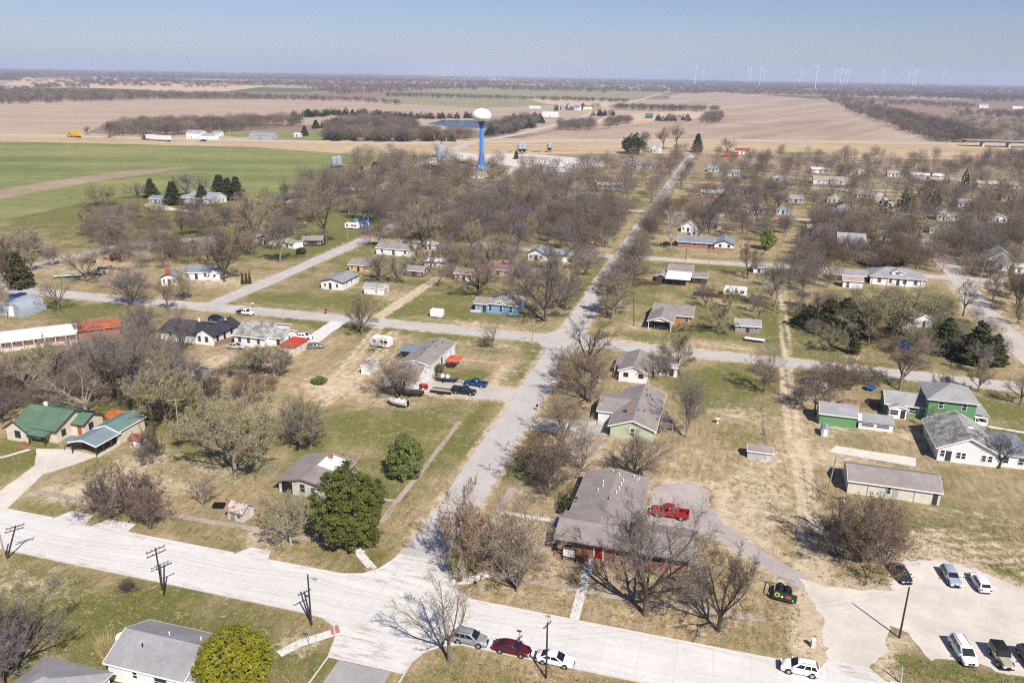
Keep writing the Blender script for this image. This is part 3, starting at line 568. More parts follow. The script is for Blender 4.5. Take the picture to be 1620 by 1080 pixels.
    def win(s, side, pl, c, z=1., w=1., h=1.25, fm=None, mull=True, shutter=None):
        fr = MB(); b = .09
        for dc, dz, ww, hh in ((0, -b, w + 2 * b, b), (0, h, w + 2 * b, b), (-(w + b) / 2, 0, b, h), ((w + b) / 2, 0, b, h)) + (((0, h / 2 - .03, w, .06),) if mull else ()):
            q = s._w(side, pl, c + dc, z + dz, ww, hh, -.02, .07); fr.add(q.v, q.f)
        f = s.part(fr, 'window', fm or TRIM)
        s.part(s._w(side, pl, c, z, w, h, -.01, .03), 'pane', WGLASS, f)
        if shutter:
            for k in (-1, 1): s.part(s._w(side, pl, c + k * (w / 2 + .3), z - .05, .34, h + .1, .004, .05), 'shutter', shutter, f)
    def door(s, side, pl, c, m=None, w=1., h=2.1, z=.15, name='door'):
        d = s.part(s._w(side, pl, c, z, w, h, -.02, .05), name, m or DOORW)
        s.part(s._w(side, pl, c + w * .36, z + h * .48, .09, .09, .05, .1), 'handle', CHROME, d)
    def chim(s, x, y, z0, z1, m=None, w=.7):
        c = s.part(MB().box(x - w / 2, y - w / 2, z0, x + w / 2, y + w / 2, z1), 'chimney', m or BRICK, s.ro)
    def vents(s, pts, m=None):
        for x, y in pts:
            z = s.rz(x, y); s.part(MB().tube([(x, y, z - .15), (x, y, z + .38)], [.07, .07], 8).lathe([(.11, z + .38), (.11, z + .46), (.02, z + .52)], 8, x, y), 'vent_pipe', m or MET_GAL, s.ro)
    def posts(s, pts, h, m=None, w=.14, z0=0):
        for x, y in pts: s.part(MB().box(x - w / 2, y - w / 2, z0, x + w / 2, y + w / 2, h), 'porch_post', m or TRIM)
    def end(s):
        xs = [e[0] for e in s.ext] + [e[2] for e in s.ext]; ys = [e[1] for e in s.ext] + [e[3] for e in s.ext]
        if not xs: return s
        c, sn = math.cos(s.rot), math.sin(s.rot)
        def tw(x, y): return (s.x + c * x - sn * y, s.y + sn * x + c * y)
        cx, cy = tw((min(xs) + max(xs)) / 2, (min(ys) + max(ys)) / 2)
        FOOT.append((cx, cy, (max(xs) - min(xs)) / 2 + 1, (max(ys) - min(ys)) / 2 + 1, s.rot))
        if s.lm: land(s.lm, cx, cy, max(max(xs) - min(xs), max(ys) - min(ys)) / 2)
        return s

# 1 green roofed bungalow
h = House('house', 'cream bungalow with green shingle roof, porch and small green roofed rear wing', 'house', -134.2, 110.6, lm='green roofed bungalow')
h.gable(.6, 1.6, 10.8, 11.2, 2.8, 4.9, 'x', CREAM, SH_GREEN, trim=DTRIM); h.chim(3.2, 7.3, 4, 5.5, TRIM, .5)
h.slope(5.4, -.5, 10, 1.4, 2.05, 2.05, 2.56, 2.56, SH_GREEN, .12); h.posts([(5.8, -.2), (9.6, -.2)], 2.05, DTRIM)
h.gable(.2, 0, 5, 4, 2.7, 4.35, 'y', CREAM, SH_GREEN, trim=DTRIM); h.win('S', 0, 3, .9, 1.2, 1.3, DTRIM)
h.win('E', 10.8, 3.3, 1, .9, 1.2, DTRIM); h.win('E', 10.8, 6.2, 1, .8, 1.1, DTRIM); h.door('S', 1.6, 7.4, DOORD)
h.gable(10.8, 5.6, 13.6, 10.6, 2.7, 3.9, 'x', CREAM, SH_GREEN, .4, .3, trim=DTRIM); h.win('E', 13.6, 7.4, .9, 1., 1.4, DTRIM); h.door('S', 5.6, 12.5, mat('rust_door', (.36, .1, .04), .7))
h.part(MB().box(4.6, -2.2, .0, 5, -.4, .5).box(5, -2.2, 0, 8.6, -1.9, .5), 'porch_wall', BRICK)
h.end()
# 2 garage with carport
h = House('garage', 'tan garage with blue grey metal roof and open carport beside the green roofed bungalow', 'garage', -117.6, 109.4, lm='open carport')
h.gable(.4, 6.2, 5.8, 13.4, 2.7, 3.6, 'y', CREAM, MET_TEAL, .3, .3); h.gable(.2, 0, 6, 6.0, 2.45, 3.25, 'y', CREAM, MET_BLUE, .3, .25, walls=False)
h.posts([(.3, .1), (5.9, .1), (5.9, 2), (5.9, 4), (.3, 3)], 2.45, DTRIM); h.ext.append((0, 0, 6, 6)); h.part(MB().box(6.05, 0, 0, 6.2, 5.8, .5), 'low_wall', BLOCK)
h.part(MB().box(-2.2, .5, .0, -2.1, .6, 2.2).box(-2.2, .5, 2.2, .2, 2.5, 2.3), 'awning', MET_BLUE); h.door('S', 6.2, 4.6, DOORD); h.end()
h = House('shed', 'small metal shed with rusty roof and white and rust striped walls', 'shed', -109, 115, lm='rusty striped shed')
h.gable(0, 0, 2.8, 2.2, 1.7, 2.2, 'x', mat('striped_metal', (.55, .48, .43), .6, .15, .8, 'rust'), MET_RUST, .15, .15, trim=MET_RUST); h.door('S', 0, 1.4, MET_WHITE, .8, 1.5, .05); h.end()
h = House('brush_pile_shed', 'low orange brown roofed lean-to behind the green roofed bungalow', 'lean-to', -121.5, 121.5)
h.slope(0, 0, 5.5, 3.4, 1.7, 1.7, 2.3, 2.3, mat('orange_sheet', (.42, .13, .03), .8, .25, 1., 'rust'), wm=WOOD); h.o.name = 'lean_to'; h.end()
# 4 white house with charcoal roof
h = House('house', 'white house with charcoal black shingle roof and front gable', 'house', -147, 171.6, lm='black roofed white house')
h.gable(0, .2, 11.2, 10.2, 2.8, 4.3, 'x', WSID, SH_DARK, trim=DTRIM); h.gable(11, .3, 16.4, 12, 2.9, 4.5, 'y', WSID, SH_DARK, trim=DTRIM)
h.win('S', .2, 3.2, 1.5, .7, .6, DTRIM); h.win('S', .3, 14.4, .9, .9, 1.4, GREYW); h.win('S', .3, 12.2, .9, .8, 1.4, GREYW)
for yy in (2.2, 8.5): h.win('E', 16.4, yy, .9, .8, 1.3, DTRIM)
h.door('E', 16.4, 5.3, DOORD); h.vents([(13.2, 8)]); h.chim(7.5, 7, 3.8, 4.9, TRIM, .4); h.end()
h = House('satellite_dish', 'small white satellite dish on the charcoal black roof', 'dish', -131.8, 179.6)
h.part(MB().tube([(0, 0, 4.0), (0, 0, 4.9)], [.04, .04], 6), 'pole', CHROME); h.part(MB().lathe([(.05, 4.85), (.4, 4.98), (.42, 5.02), (.05, 4.9)], 14), 'dish', WHITE)
# 5 white house with patchy roof
h = House('house', 'white house with blotchy grey weathered roof beside the red roofed garage', 'house', -126, 174.6, lm='blotchy grey roofed house')
h.gable(0, 0, 9.2, 12.6, 2.9, 5., 'x', WSID, SH_OLD); h.gable(9.2, 2.4, 13, 9.4, 2.4, 3.7, 'x', WSID, SH_OLD, .35, .3)
for xx in (1.7, 4.4, 7.4): h.win('S', 0, xx, 1., .8, 1.2, GREYW)
h.win('E', 9.2, 6.3, 3.1, .8, .8); h.win('E', 13, 5.9, 1, .9, 1.1); h.door('S', 2.4, 11.8, DOORD); h.vents([(3, 6.2), (6, 5.8)]); h.end()
h = House('garage', 'cream garage with bright red hipped metal roof', 'garage', -110.2, 171.2, lm='red roofed garage')
h.hip(0, 0, 4.2, 7, 2.5, 3.7, CREAM, SH_RED, .35, mat('red_trim', (.35, .04, .03), .6)); h.door('N', 7, 2.1, DOORW, 2.6, 2.1, .02, 'garage_door'); h.win('E', 4.2, 3, 1.2, .7, .7); h.end()
h = House('barn', 'weathered grey wooden barn overgrown by bare brush', 'barn', -122, 145.6, lm='weathered grey barn')
h.gable(0, 0, 4.6, 6, 2.4, 3.9, 'x', GREYB, SH_LGREY, .3, .2, trim=GREYB); h.door('S', 0, 2, WOOD, 1.4, 1.9, .02); h.end()
# 8 mobile home and outbuildings
h = House('mobile_home', 'long white mobile home with brown shingle roof and attached garage', 'house', -75.8, 159.8, lm='long white mobile home')
h.gable(.6, 8.7, 8.3, 26.6, 2.9, 3.8, 'y', WSID, SH_BROWN, .25, .3); h.vents([(4.6, 12), (3.6, 17), (5.4, 20), (6, 23.5), (3.4, 23)], BLACK)
h.gable(0, 0, 8.8, 8.6, 2.8, 4.3, 'x', WSID, SH_BROWN, .3, .2); h.win('E', 8.8, 4.2, 2.6, .9, .8)
for yy in (11, 14.5, 18.8, 23, 25.6): h.win('E', 8.3, yy, 1.2, .8, .9)
h.door('E', 8.3, 16.6, DOORD, .9, 2., .4); h.win('S', 0, 2, 1.1, 1., 1.); h.door('S', 0, 5.6, DOORW, 2.6, 2.1, .02, 'garage_door'); h.part(MB().box(8.4, 15.8, 0, 9.6, 17.5, .4), 'step', DECKW); h.end()
h = House('carport', 'blue grey metal roofed lean-to carport behind the long mobile home', 'carport', -80, 177)
h.slope(0, 0, 4.1, 6.4, 2.5, 2.6, 2.6, 2.5, MET_BLUE, .08); h.posts([(.2, .2), (.2, 3.2), (.2, 6.2), (3.6, .2), (3.6, 6.2)], 2.5, WOOD); h.ext.append((0, 0, 4.1, 6.4))
h.part(MB().box(.1, .1, 0, 3.9, .2, .9), 'low_wall', WOOD); h.end()
h = House('shed', 'small white shed with grey roof behind the attached garage', 'shed', -84.1, 165, lm='small white shed')
h.gable(0, 0, 2.5, 4.4, 2.1, 2.6, 'y', WSID, SH_LGREY, .15, .15); h.door('S', 0, 1.25, DOORW, 1, 1.9, .05); h.end()
h = House('canopy', 'faded red pop up canopy on thin legs beside the long mobile home', 'canopy', -65.9, 174.5)
h.hip(0, 0, 3.1, 4.3, 2.1, 2.8, None, mat('red_canvas', (.50, .10, .055), .8, .1, 1.), .05, mat('red_canvas', (.50, .10, .055), .8, .1, 1.), walls=False, t=.25)
h.posts([(.1, .1), (3, .1), (3, 4.2), (.1, 4.2)], 2.1, CHROME, .06)
# 9 white house near crossing
h = House('house', 'plain white house with brown roof and two small windows in its end wall', 'house', -23.4, 180.2, lm='plain white house')
h.gable(0, 0, 6.7, 13.2, 2.8, 4.1, 'y', WSID, SH_BROWN, .35, .3); h.win('S', 0, 1.7, 1.4, 1., .9, DTRIM); h.win('S', 0, 5.3, 1.4, 1., .9, DTRIM); h.vents([(2.6, 6)])
h.slope(-1.8, 4, -.36, 12.6, 2.35, 2.6, 2.6, 2.35, SH_BROWN); h.posts([(-1.6, 4.2), (-1.6, 8), (-1.6, 12.4)], 2.35); h.win('W', 0, 3, 1, 1., 1.2); h.door('W', 0, 8, DOORD); h.end()
h = House('house', 'small white cottage hidden behind the forked tree trunk', 'cottage', -15.6, 187); h.gable(0, 0, 5.5, 6, 2.5, 3.6, 'x', WSID, SH_LGREY, .3, .3); h.win('S', 0, 2.5); h.door('S', 0, 4.2, DOORD); h.end()
# 10 sage house
h = House('house', 'sage green house with brown roof, brick chimney and west garage wing', 'house', -24.1, 148.3, lm='sage green house')
h.gable(3.8, 0, 12.6, 20.4, 2.7, 4.3, 'y', SAGE, SH_BROWN, .5, .45); h.chim(6.7, 5, 3.6, 5.0); h.win('S', 0, 8.3, 1., .8, 1.5)
h.vents([(9, 17.5), (10, 15.2), (9.4, 14.6), (10.7, 13.7), (8.7, 5.3), (9.8, 5.9)], BLACK)
h.gable(.1, 6.8, 6.5, 17, 2.6, 3.7, 'x', WHITE, SH_BROWN, .4, .35); h.door('S', 6.8, 1.9, DOORW, 2.4, 2.1, .02, 'garage_door'); h.win('W', 3.8, 3.4, 1, 1.4, 1.1); h.door('W', 3.8, 5.6, DOORD)
for yy in (3, 12, 17): h.win('E', 12.6, yy, 1, 1.2, 1.1)
h.door('E', 12.6, 8.4, WHITE); h.end()
h = House('deck', 'small white railed wooden deck on the east side of the sage house', 'deck', -11, 155.4)
h.part(MB().box(0, 0, .4, 2.8, 4.2, .55), 'floor_boards', DECKW)
for (x, y) in ((2.7, .1), (2.7, 4.1), (.2, .1), (.2, 4.1), (2.7, 2.1)): h.part(MB().box(x - .06, y - .06, 0, x + .06, y + .06, 1.5), 'post', TRIM)
h.part(MB().box(.2, .05, 1.35, 2.7, .15, 1.45).box(.2, 4.05, 1.35, 2.7, 4.15, 1.45).box(2.65, .05, 1.35, 2.75, 4.15, 1.45).box(.2, .08, .9, 2.7, .12, 1.).box(2.68, .1, .9, 2.72, 4.1, 1.), 'railing', TRIM)
# 11 green two storey house
h = House('house', 'tall green two storey house with grey hip roof and white windows', 'house', 43.8, 176.6, lm='green two storey house')
h.hip(0, 0, 9.2, 9.6, 5.4, 7.9, GREENW, SH_LGREY, .55); h.chim(4.4, 6.2, 7.2, 8.7, DTRIM, .7)
for xx in (2.4, 6.9): h.win('S', 0, xx, 3.7, .9, 1.4)
h.win('S', 0, 2.2, .9, 2, 1.2); h.win('S', 0, 6.8, .7, 1., 1.8, shutter=DTRIM); h.win('S', 0, 4.4, .7, .7, 1.6)
for yy in (2.4, 7): h.win('W', 0, yy, 3.7, .9, 1.4); h.win('W', 0, yy - .6, .8, .9, 1.4)
h.slope(9.3, .4, 12.4, 8.6, 3.0, 2.5, 2.5, 3.0, SH_LGREY); h.posts([(12, .7), (12, 3), (12, 5.6), (12, 8.3), (9.7, .7)], 2.55)
h.part(MB().box(9.3, .5, 0, 12.1, 8.5, .45), 'porch_floor', DECKW); h.part(MB().box(9.3, .55, .5, 12.05, .65, 1.3).box(12, .6, .5, 12.08, 8.4, 1.3).box(9.3, .56, 2.1, 12.1, .66, 2.5), 'porch_rail', TRIM)
h.gable(-8, 2, 0, 8.2, 2.8, 4.5, 'x', GREENW, SH_LGREY, .45, .3); h.win('S', 2, -2.2, 1., 1.7, 1.1, shutter=BLUEW)
h.gable(-7.4, .1, -3.9, 2, 2.4, 2.95, 'y', TRIM, SH_LGREY, .2, .15); h.win('S', .1, -6.4, .9, 1.6, 1.1); h.door('S', .1, -4.6, DOORD, .9, 2.); h.end()
h = House('barn', 'green walled outbuilding with grey shingle roof by the dirt alley', 'outbuilding', 21.4, 168.3, lm='green outbuilding')
h.gable(0, 0, 7.4, 5.8, 2.7, 4.1, 'x', GREENW, SH_GREY, .35, .2); h.door('W', 0, 3, DOORW, 2.2, 2, .02); h.part(MB().box(3.4, 3.4, 3.7, 4.2, 3.8, 4.25), 'roof_vent', BLACK, h.ro); h.end()
h = House('greenhouse_shed', 'low long white shed with grey roof joined to the green outbuilding', 'shed', 29.1, 168.4); h.o.name = 'shed'
h.slope(0, 0, 7.2, 3.2, 1.7, 1.7, 2.5, 2.5, SH_LGREY, .1, WSID); h.win('S', .25, 2, .7, 2.4, .7); h.win('S', .25, 5, .7, 2.4, .7); h.chim(.3, .6, 1.4, 3.1, WHITE, .7); h.end()
h = House('small_barn', 'small round topped pale metal shed beside the dirt alley', 'shed', *P('e', 172, 540)); h.o.name = 'shed'
prof = [(0, 0), (1.7, 0), (1.7, 1.4), (1.45, 1.9), (.85, 2.15), (.25, 1.9), (0, 1.4)]
h.part(MB().prism(prof, 0, 2.4, 'y'), 'body', MET_GAL, None, 35); h.door('S', 0, .85, WHITE, .8, 1.5, .05); h.end()
# 12 white house right
h = House('house', 'white house with blotchy grey roof, paired windows and lower east wing', 'house', 42.3, 157.4, lm='white house with paired windows')
h.gable(0, 0, 10.4, 13.5, 2.9, 5.4, 'y', WSID, SH_OLD, .6, .45, trim=TRIM); h.hip(10.4, .8, 16, 11, 2.6, 3.9, WSID, SH_BLUE, .45, ridge=2.6)
h.part(MB().box(6, 6, 4.95, 7, 6.4, 5.25), 'roof_vent', WHITE, h.ro)
for xx in (3.6, 4.5, 8, 9.1): h.win('S', 0, xx, 1., .7, 1.2)
h.door('S', 0, 1.9, DOORD); h.win('S', 0, .8, 1., .7, 1.3); h.win('S', .8, 12, .9, .9, 1.2); h.win('S', .8, 14.6, .9, .9, 1.2); h.win('W', 0, 4, 1, 1, 1.2); h.win('W', 0, 9, 1, 1, 1.2); h.end()
# 13 long low building
h = House('storage_building', 'long low storage building with brown roof and cream block walls', 'storage building', 24, 138.3, lm='long low storage building')
h.gable(0, 0, 15, 7.2, 2.6, 3.9, 'x', BLOCK, SH_BROWN, .35, .2)
for xx in (3.3, 6.2, 10.9): h.part(MB().box(xx - .07, -.06, 0, xx + .07, -.002, 2.55), 'pilaster', GREYW)
h.door('S', 0, 7.8, GREYW, .9, 2., .02); h.win('S', 0, 6.7, 1., .5, 1.2, GREYW); h.door('S', 0, 14.2, DOORD, .8, 2.1, .02); h.end()
# 14 brick building
h = House('school_building', 'low red brick building with broad grey brown roof and red door', 'brick building', -21.6, 104.8, lm='low brick building')
h.gable(1, 3.7, 11, 22.4, 2.7, 3.72, 'y', BRICK, SH_BROWN, .7, .4, trim=GREYW); h.gable(.2, 0, 20, 7.4, 2.7, 3.75, 'x', BRICK, SH_BROWN, .8, .6, trim=DTRIM)
h.rz = lambda x, y: 3.86 - .204 * abs(x - 6)
h.vents([(9, 21.4), (5.2, 21.6), (4.2, 17.6)], TRIM); h.vents([(6.5, 20.5), (7.4, 19), (9.6, 20.6), (9.9, 21.2), (7.2, 15.8), (7.3, 17.4), (4.4, 16), (3.8, 14.6), (7, 14.2)], TRIM); h.vents([(6.1, 11.5), (8.4, 16.5)], BLACK)
h.door('S', 0, 6.6, REDD, 1.1, 2.2, .1); h.part(MB().box(5.8, -.08, 0, 6.0, -.004, 2.6).box(7.2, -.08, 0, 7.4, -.004, 2.6), 'door_surround', TRIM)
for xx in (1.8, 10, 12.6, 15.2, 17.8): h.win('S', 0, xx, 1.1, 1.6, 1.2, GREYW)
for yy in (10, 13, 16, 19): h.win('W', 1, yy, 1., 1.2, 1.3, GREYW); h.win('E', 11, yy, 1., 1.2, 1.3, GREYW)
h.part(MB().box(.0, -1.6, 0, 5.2, -.3, .35), 'planter', BRICK); h.end()
# 15 brown roofed derelict house
h = House('house', 'derelict white house with brown roof and white patch around its chimney', 'house', -72, 108.2, lm='derelict brown roofed house')
h.gable(0, 0, 9.6, 9.8, 2.45, 3.5, 'y', PEEL, SH_BROWN, .5, .5, trim=WOOD); sl = 1.05 / 4.8
h.chim(5.7, 8.3, 3.2, 4.3); h.part(MB().add([(4.9, 4.9, 3.645), (8.2, 4.9, 3.645 - 3.3 * sl), (8.2, 9.4, 3.645 - 3.3 * sl), (4.9, 9.4, 3.645), (4.9, 4.9, 3.69), (8.2, 4.9, 3.69 - 3.3 * sl), (8.2, 9.4, 3.69 - 3.3 * sl), (4.9, 9.4, 3.69)],
   [(3, 2, 1, 0), (4, 5, 6, 7), (0, 1, 5, 4), (1, 2, 6, 5), (2, 3, 7, 6), (3, 0, 4, 7)]), 'roof_patch', MET_WHITE, h.ro)
h.win('S', 0, 4.6, .8, .9, 1.5, GREYW); h.win('S', 0, 6.6, 1., .7, .9, GREYW); h.part(MB().box(.6, -.05, .1, 2.6, -.004, 2.3), 'porch_shade_panel', BLACK); h.win('E', 9.6, 4, 1); h.end()  # flat black wall panel: shade inside the porch put in as colour
h = House('shed', 'small leaning grey shed with rusty sheet roof beside the sidewalk', 'shed', *P('G', 1082, 300), rot=-8, lm='leaning grey shed')
h.gable(0, 0, 3.1, 2.8, 1.7, 2.6, 'x', PEEL, mat('flaking_white_roof', (.50, .43, .40), .85, .2, 1.3, 'rust'), .2, .2, trim=GREYB); h.door('S', 0, 1.1, GREYB, .8, 1.5, .02); h.win('S', 0, 2.4, .8, .5, .5, GREYB); h.end()
# 16 white house at bottom
h = House('house', 'white house with broad grey shingle roof beside the lime yellow bush', 'house', -67, 62.2, lm='broad grey roofed white house')
h.gable(0, 0, 10.6, 7.6, 2.7, 4.4, 'x', WHITE, SH_GREY, .35, .35); h.vents([(3.4, 2.2)], BLACK); h.vents([(5.4, 4.6), (9.4, 5.2)], WHITE)
h.gable(10.6, .8, 13.4, 6.6, 2.1, 3.1, 'x', WHITE, SH_GREY, .3, .3); h.win('S', 0, 3.8, 1.2, .6, .9); h.win('S', 0, 7.4, .9, 1.6, 1.2, GREYW); h.win('E', 13.4, 3.5, 1.)
h.slope(-1.8, 2.2, -.36, 7.4, 2.2, 2.5, 2.5, 2.2, SH_GREY); h.posts([(-1.6, 2.4), (-1.6, 7.2)], 2.2); h.end()
h = House('house', 'grey hip roofed house cut off by the bottom edge of the view', 'house', *(lambda q: (q[0] - 5, q[1] - 7.6))(P('h', 440, 772, 3.2)), lm='grey hip roofed house'); h.hip(0, 0, 9, 8, 2.7, 4.6, WSID, SH_GREY, .4); h.win('E', 9, 4); h.win('S', 0, 4); h.end()
h = House('satellite_dish', 'white satellite dish on a stand behind the broad grey roof', 'dish', *P('h', 705, 668, 1.5))
h.part(MB().tube([(0, 0, 0), (0, 0, 3.2)], [.06, .05], 6), 'pole', MET_GAL)
dm = MB().lathe([(.05, 0), (.4, .1), (.62, .26), (.64, .28), (.4, .14), (.05, .04)], 18); d = h.part(dm, 'dish', WHITE, None, 60); d.location = (0, -.05, 3.2); d.rotation_euler = (R(50), 0, R(20))
# 17 blue house
h = House('house', 'bright blue cottage with brown hip roof and white gablet window', 'house', -74.6, 225.2, lm='bright blue cottage')
h.hip(3.2, 0, 13.2, 10.4, 2.9, 5.3, BLUEW, SH_BROWN, .5); h.gable(6, -.55, 9.4, 4.2, 3.15, 4.5, 'y', GREYW, SH_BROWN, .2, .05, walls=False)
h.part(MB().prism([(6, 3.1), (9.4, 3.1), (7.7, 4.45)], -.5, -.4, 'y'), 'gablet', GREYW); h.win('S', -.5, 7.7, 3.4, .6, .6, mull=False)
h.gable(-.4, .2, 3.6, 6.5, 2.7, 3.9, 'x', BLUEW, SH_BROWN, .4, .3); h.win('S', .2, .9, .8, .5, 1.6); h.door('S', .2, 2.6, DOORD)
for xx in (4.6, 8, 11.2): h.win('S', 0, xx, .8, 1., 1.6)
h.win('E', 13.2, 3, .9, 1, 1.4); h.win('E', 13.2, 7, .9, 1, 1.4); h.part(MB().box(-1.6, -.9, 0, 1.6, .15, .5), 'porch_step', CONC); h.end()
# 18 house with car in carport
h = House('house', 'orange brick house with brown roof and gabled carport sheltering a dark car', 'house', -21.6, 224, lm='orange brick house with carport')
h.gable(.6, 8.4, 12, 20, 2.7, 4.2, 'x', ORANGEB, SH_BROWN, .5, .4); h.gable(0, 0, 7, 12, 2.7, 4.0, 'y', CREAM, SH_BROWN, .3, .3, walls=False)
h.part(MB().prism([(.0, 2.7), (7, 2.7), (3.5, 3.95)], .1, .2, 'y'), 'carport_gable', TRIM); h.posts([(.2, .2), (6.6, .2), (.2, 5), (6.6, 4)], 2.7); h.ext.append((0, 0, 7, 10))
h.door('S', 8.4, 8.6, mat('orange_door', (.5, .2, .05), .6)); h.win('S', 8.4, 10.5); h.vents([(6.5, 13)]); h.end()
h = House('patio_house', 'brown roofed house with broad white porch roof and low east wing', 'house', -22, 278.2, lm='white porched house'); h.o.name = 'house'
h.gable(.2, 10, 8.6, 21, 2.8, 4.4, 'x', TANW, SH_BROWN, .45, .3); h.slope(0, -.6, 8.8, 9.9, 2.5, 2.5, 3.0, 3.0, SH_WHITE, .12); h.posts([(.2, -.3), (3, -.3), (5.8, -.3), (8.6, -.3)], 2.5, DTRIM); h.ext.append((0, 0, 8.6, 10))
h.gable(9, 6, 14.2, 14, 2.3, 3.2, 'x', BROWNW, SH_BROWN, .3, .2); h.gable(-3.4, 4, -.4, 10, 2.2, 3., 'y', BROWNW, SH_BROWN, .3, .2); h.win('S', 10, 2.4); h.door('S', 10, 5, DOORD); h.win('S', 6, 11.5, .8, 1, 1, DTRIM); h.end()
h = House('camper_trailer', 'white box camper trailer beside a dark board fence', 'camper', -1.6, 270.6, lm='white box camper')
h.part(MB().prism([(0, .5), (7.6, .5), (7.6, 2.7), (7.2, 3), (.4, 3), (0, 2.6)], 0, 2.6, 'y'), 'body', MET_WHITE)
for xx in (1.4, 4.2, 6.2): h.win('S', 0, xx, 1.4, .9, .7, CHROME, False)
for xx in (3.2, 4.1): h.part(MB().tube([(xx, .02, .36), (xx, .25, .36)], [.36, .36], 14), 'wheel', RUB)
h.ext.append((0, 0, 7.6, 2.6)); h.end()
h = House('ranch_house', 'long ranch house with blue grey roof and white gable end above brick', 'house', -23.2, 347.4, lm='blue grey roofed ranch house'); h.o.name = 'house'
h.gable(0, .6, 15.4, 11, 2.5, 3.9, 'x', BRICK, SH_BLUE, .6, .4); h.gable(15.4, 0, 23.4, 13, 2.7, 4.2, 'y', WSID, SH_BLUE, .5, .4, trim=DTRIM); h.part(MB().box(15.3, -.09, 0, 23.5, -.004, 1), 'brick_plinth', BRICK)
for xx in (17.8, 21.4): h.win('S', 0, xx, 1.4, .9, 1., DTRIM)
for xx in (3, 7, 11): h.win('S', .6, xx, 1., 1.4, 1.1)
h.door('S', .6, 13.4, DOORD); h.end()
# mid distance
h = House('house', 'low white house with charcoal grey roof and dark trim beside the white garage', 'house', -132.9, 234.4, lm='low white house')
h.gable(0, 0, 8, 12, 2.7, 3.7, 'y', WSID, SH_GREY, .35, .35, trim=DTRIM); h.door('S', 0, 3.4, DOORD); h.win('S', 0, 1.5, .9, .8, 1); h.win('S', 0, 6, .9, .9, 1.2)
for yy in (3, 6.5, 10): h.win('E', 8, yy, 1.2, .8, .9)
h.end()
h = House('garage', 'white garage with grey roof and open door at the dirt lane', 'garage', -116.4, 233, lm='white garage by the dirt lane')
h.gable(0, 0, 6.8, 5, 2.3, 3.3, 'x', WSID, SH_LGREY, .2, .2); h.door('E', 6.8, 2.5, GREYW, 2.6, 2, .02, 'garage_door'); h.win('S', 0, 4.4, 1, .6, .6); h.end()
h = House('cargo_trailer', 'plain white storage trailer standing alone on the grass', 'trailer', -85.9, 215.2, lm='lone white trailer')
h.part(MB().box(0, 0, .25, 3.7, 2.3, 2.3), 'box', MET_WHITE); h.part(MB().box(.1, .1, 0, .5, 2.2, .25).box(3.2, .1, 0, 3.6, 2.2, .25), 'skid', BLACK); h.door('E', 3.7, 1.1, WHITE, 1.6, 1.7, .4); h.ext.append((0, 0, 3.7, 2.3)); h.end()
h = House('quonset', 'round roofed galvanised metal building beside the blue containers', 'metal building', -207.5, 176, rot=2, lm='round roofed metal building'); h.o.name = 'quonset_hut'
h.part(MB().prism([(0, 0), (0, 1.8), (.9, 3.2), (2.6, 4.1), (4.6, 4.3), (6.6, 4.1), (8.3, 3.2), (9.2, 1.8), (9.2, 0)], 0, 9, 'y'), 'shell', mat('galvanised_ridges', (.42, .46, .51), .45, .1, .6, 'riby', .3), None, 40)
h.door('S', 0, 4.6, WHITE, 3, 3, .02, 'garage_door'); h.ext.append((0, 0, 9.2, 9)); h.end()
for k in range(2):
    b = thing('container', ['small blue waste container behind the round roofed metal building, nearer one', 'dark blue waste container behind the round roofed metal building, by the street'][k], 'container', *P('n', 125 + k * 68, 515 - k * 12), 4, 'blue waste containers')
    mb = MB().prism([(-.9, .15), (.9, .15), (1.15, 1.7), (-1.15, 1.9)], -.9, .9, 'y'); mb.build('bin', paint('blue_enamel', (.02, .06, .25), .5), b); MB().box(-1.2, -.95, 1.82, 1.2, .95, 1.95).build('lid', paint('dark_blue_lid', (.012, .03, .12), .6), b)
# motel
mp = P('n', -60, 965); mp2 = P('n', 705, 868); ang = math.degrees(math.atan2(mp2[1] - mp[1], mp2[0] - mp[0]))
h = House('motel', 'long low white roofed motel with a row of pink doors and reddish end roof', 'motel', *mp, rot=ang, lm='long motel')
Lm = math.dist(mp, mp2)
h.gable(-6, 2, Lm - 1, 9.6, 2.7, 3.5, 'x', BLOCK, SH_WHITE, .25, .2); h.slope(-6, .0, Lm - 1, 1.75, 2.35, 2.35, 2.62, 2.62, SH_WHITE)
h.hip(Lm - .6, 1.2, Lm + 9.5, 10, 2.5, 3.1, BRICK, SH_TILE, .4, DTRIM, ridge=3.4)
for k in range(8): h.door('S', 2, 1. + k * Lm / 8.3, mat('pink_door', (.55, .33, .27), .6), 1.8, 2.2, .1); h.win('S', 2, 2.9 + k * Lm / 8.3 - .35, 1, .7, 1)
for k in range(9): h.posts([(-.5 + k * Lm / 8.3, .15)], 2.35, TRIM, .1)
h.part(MB().box(-6, -.3, 0, Lm - 1, 1.9, .12), 'walkway', CONC); h.end()
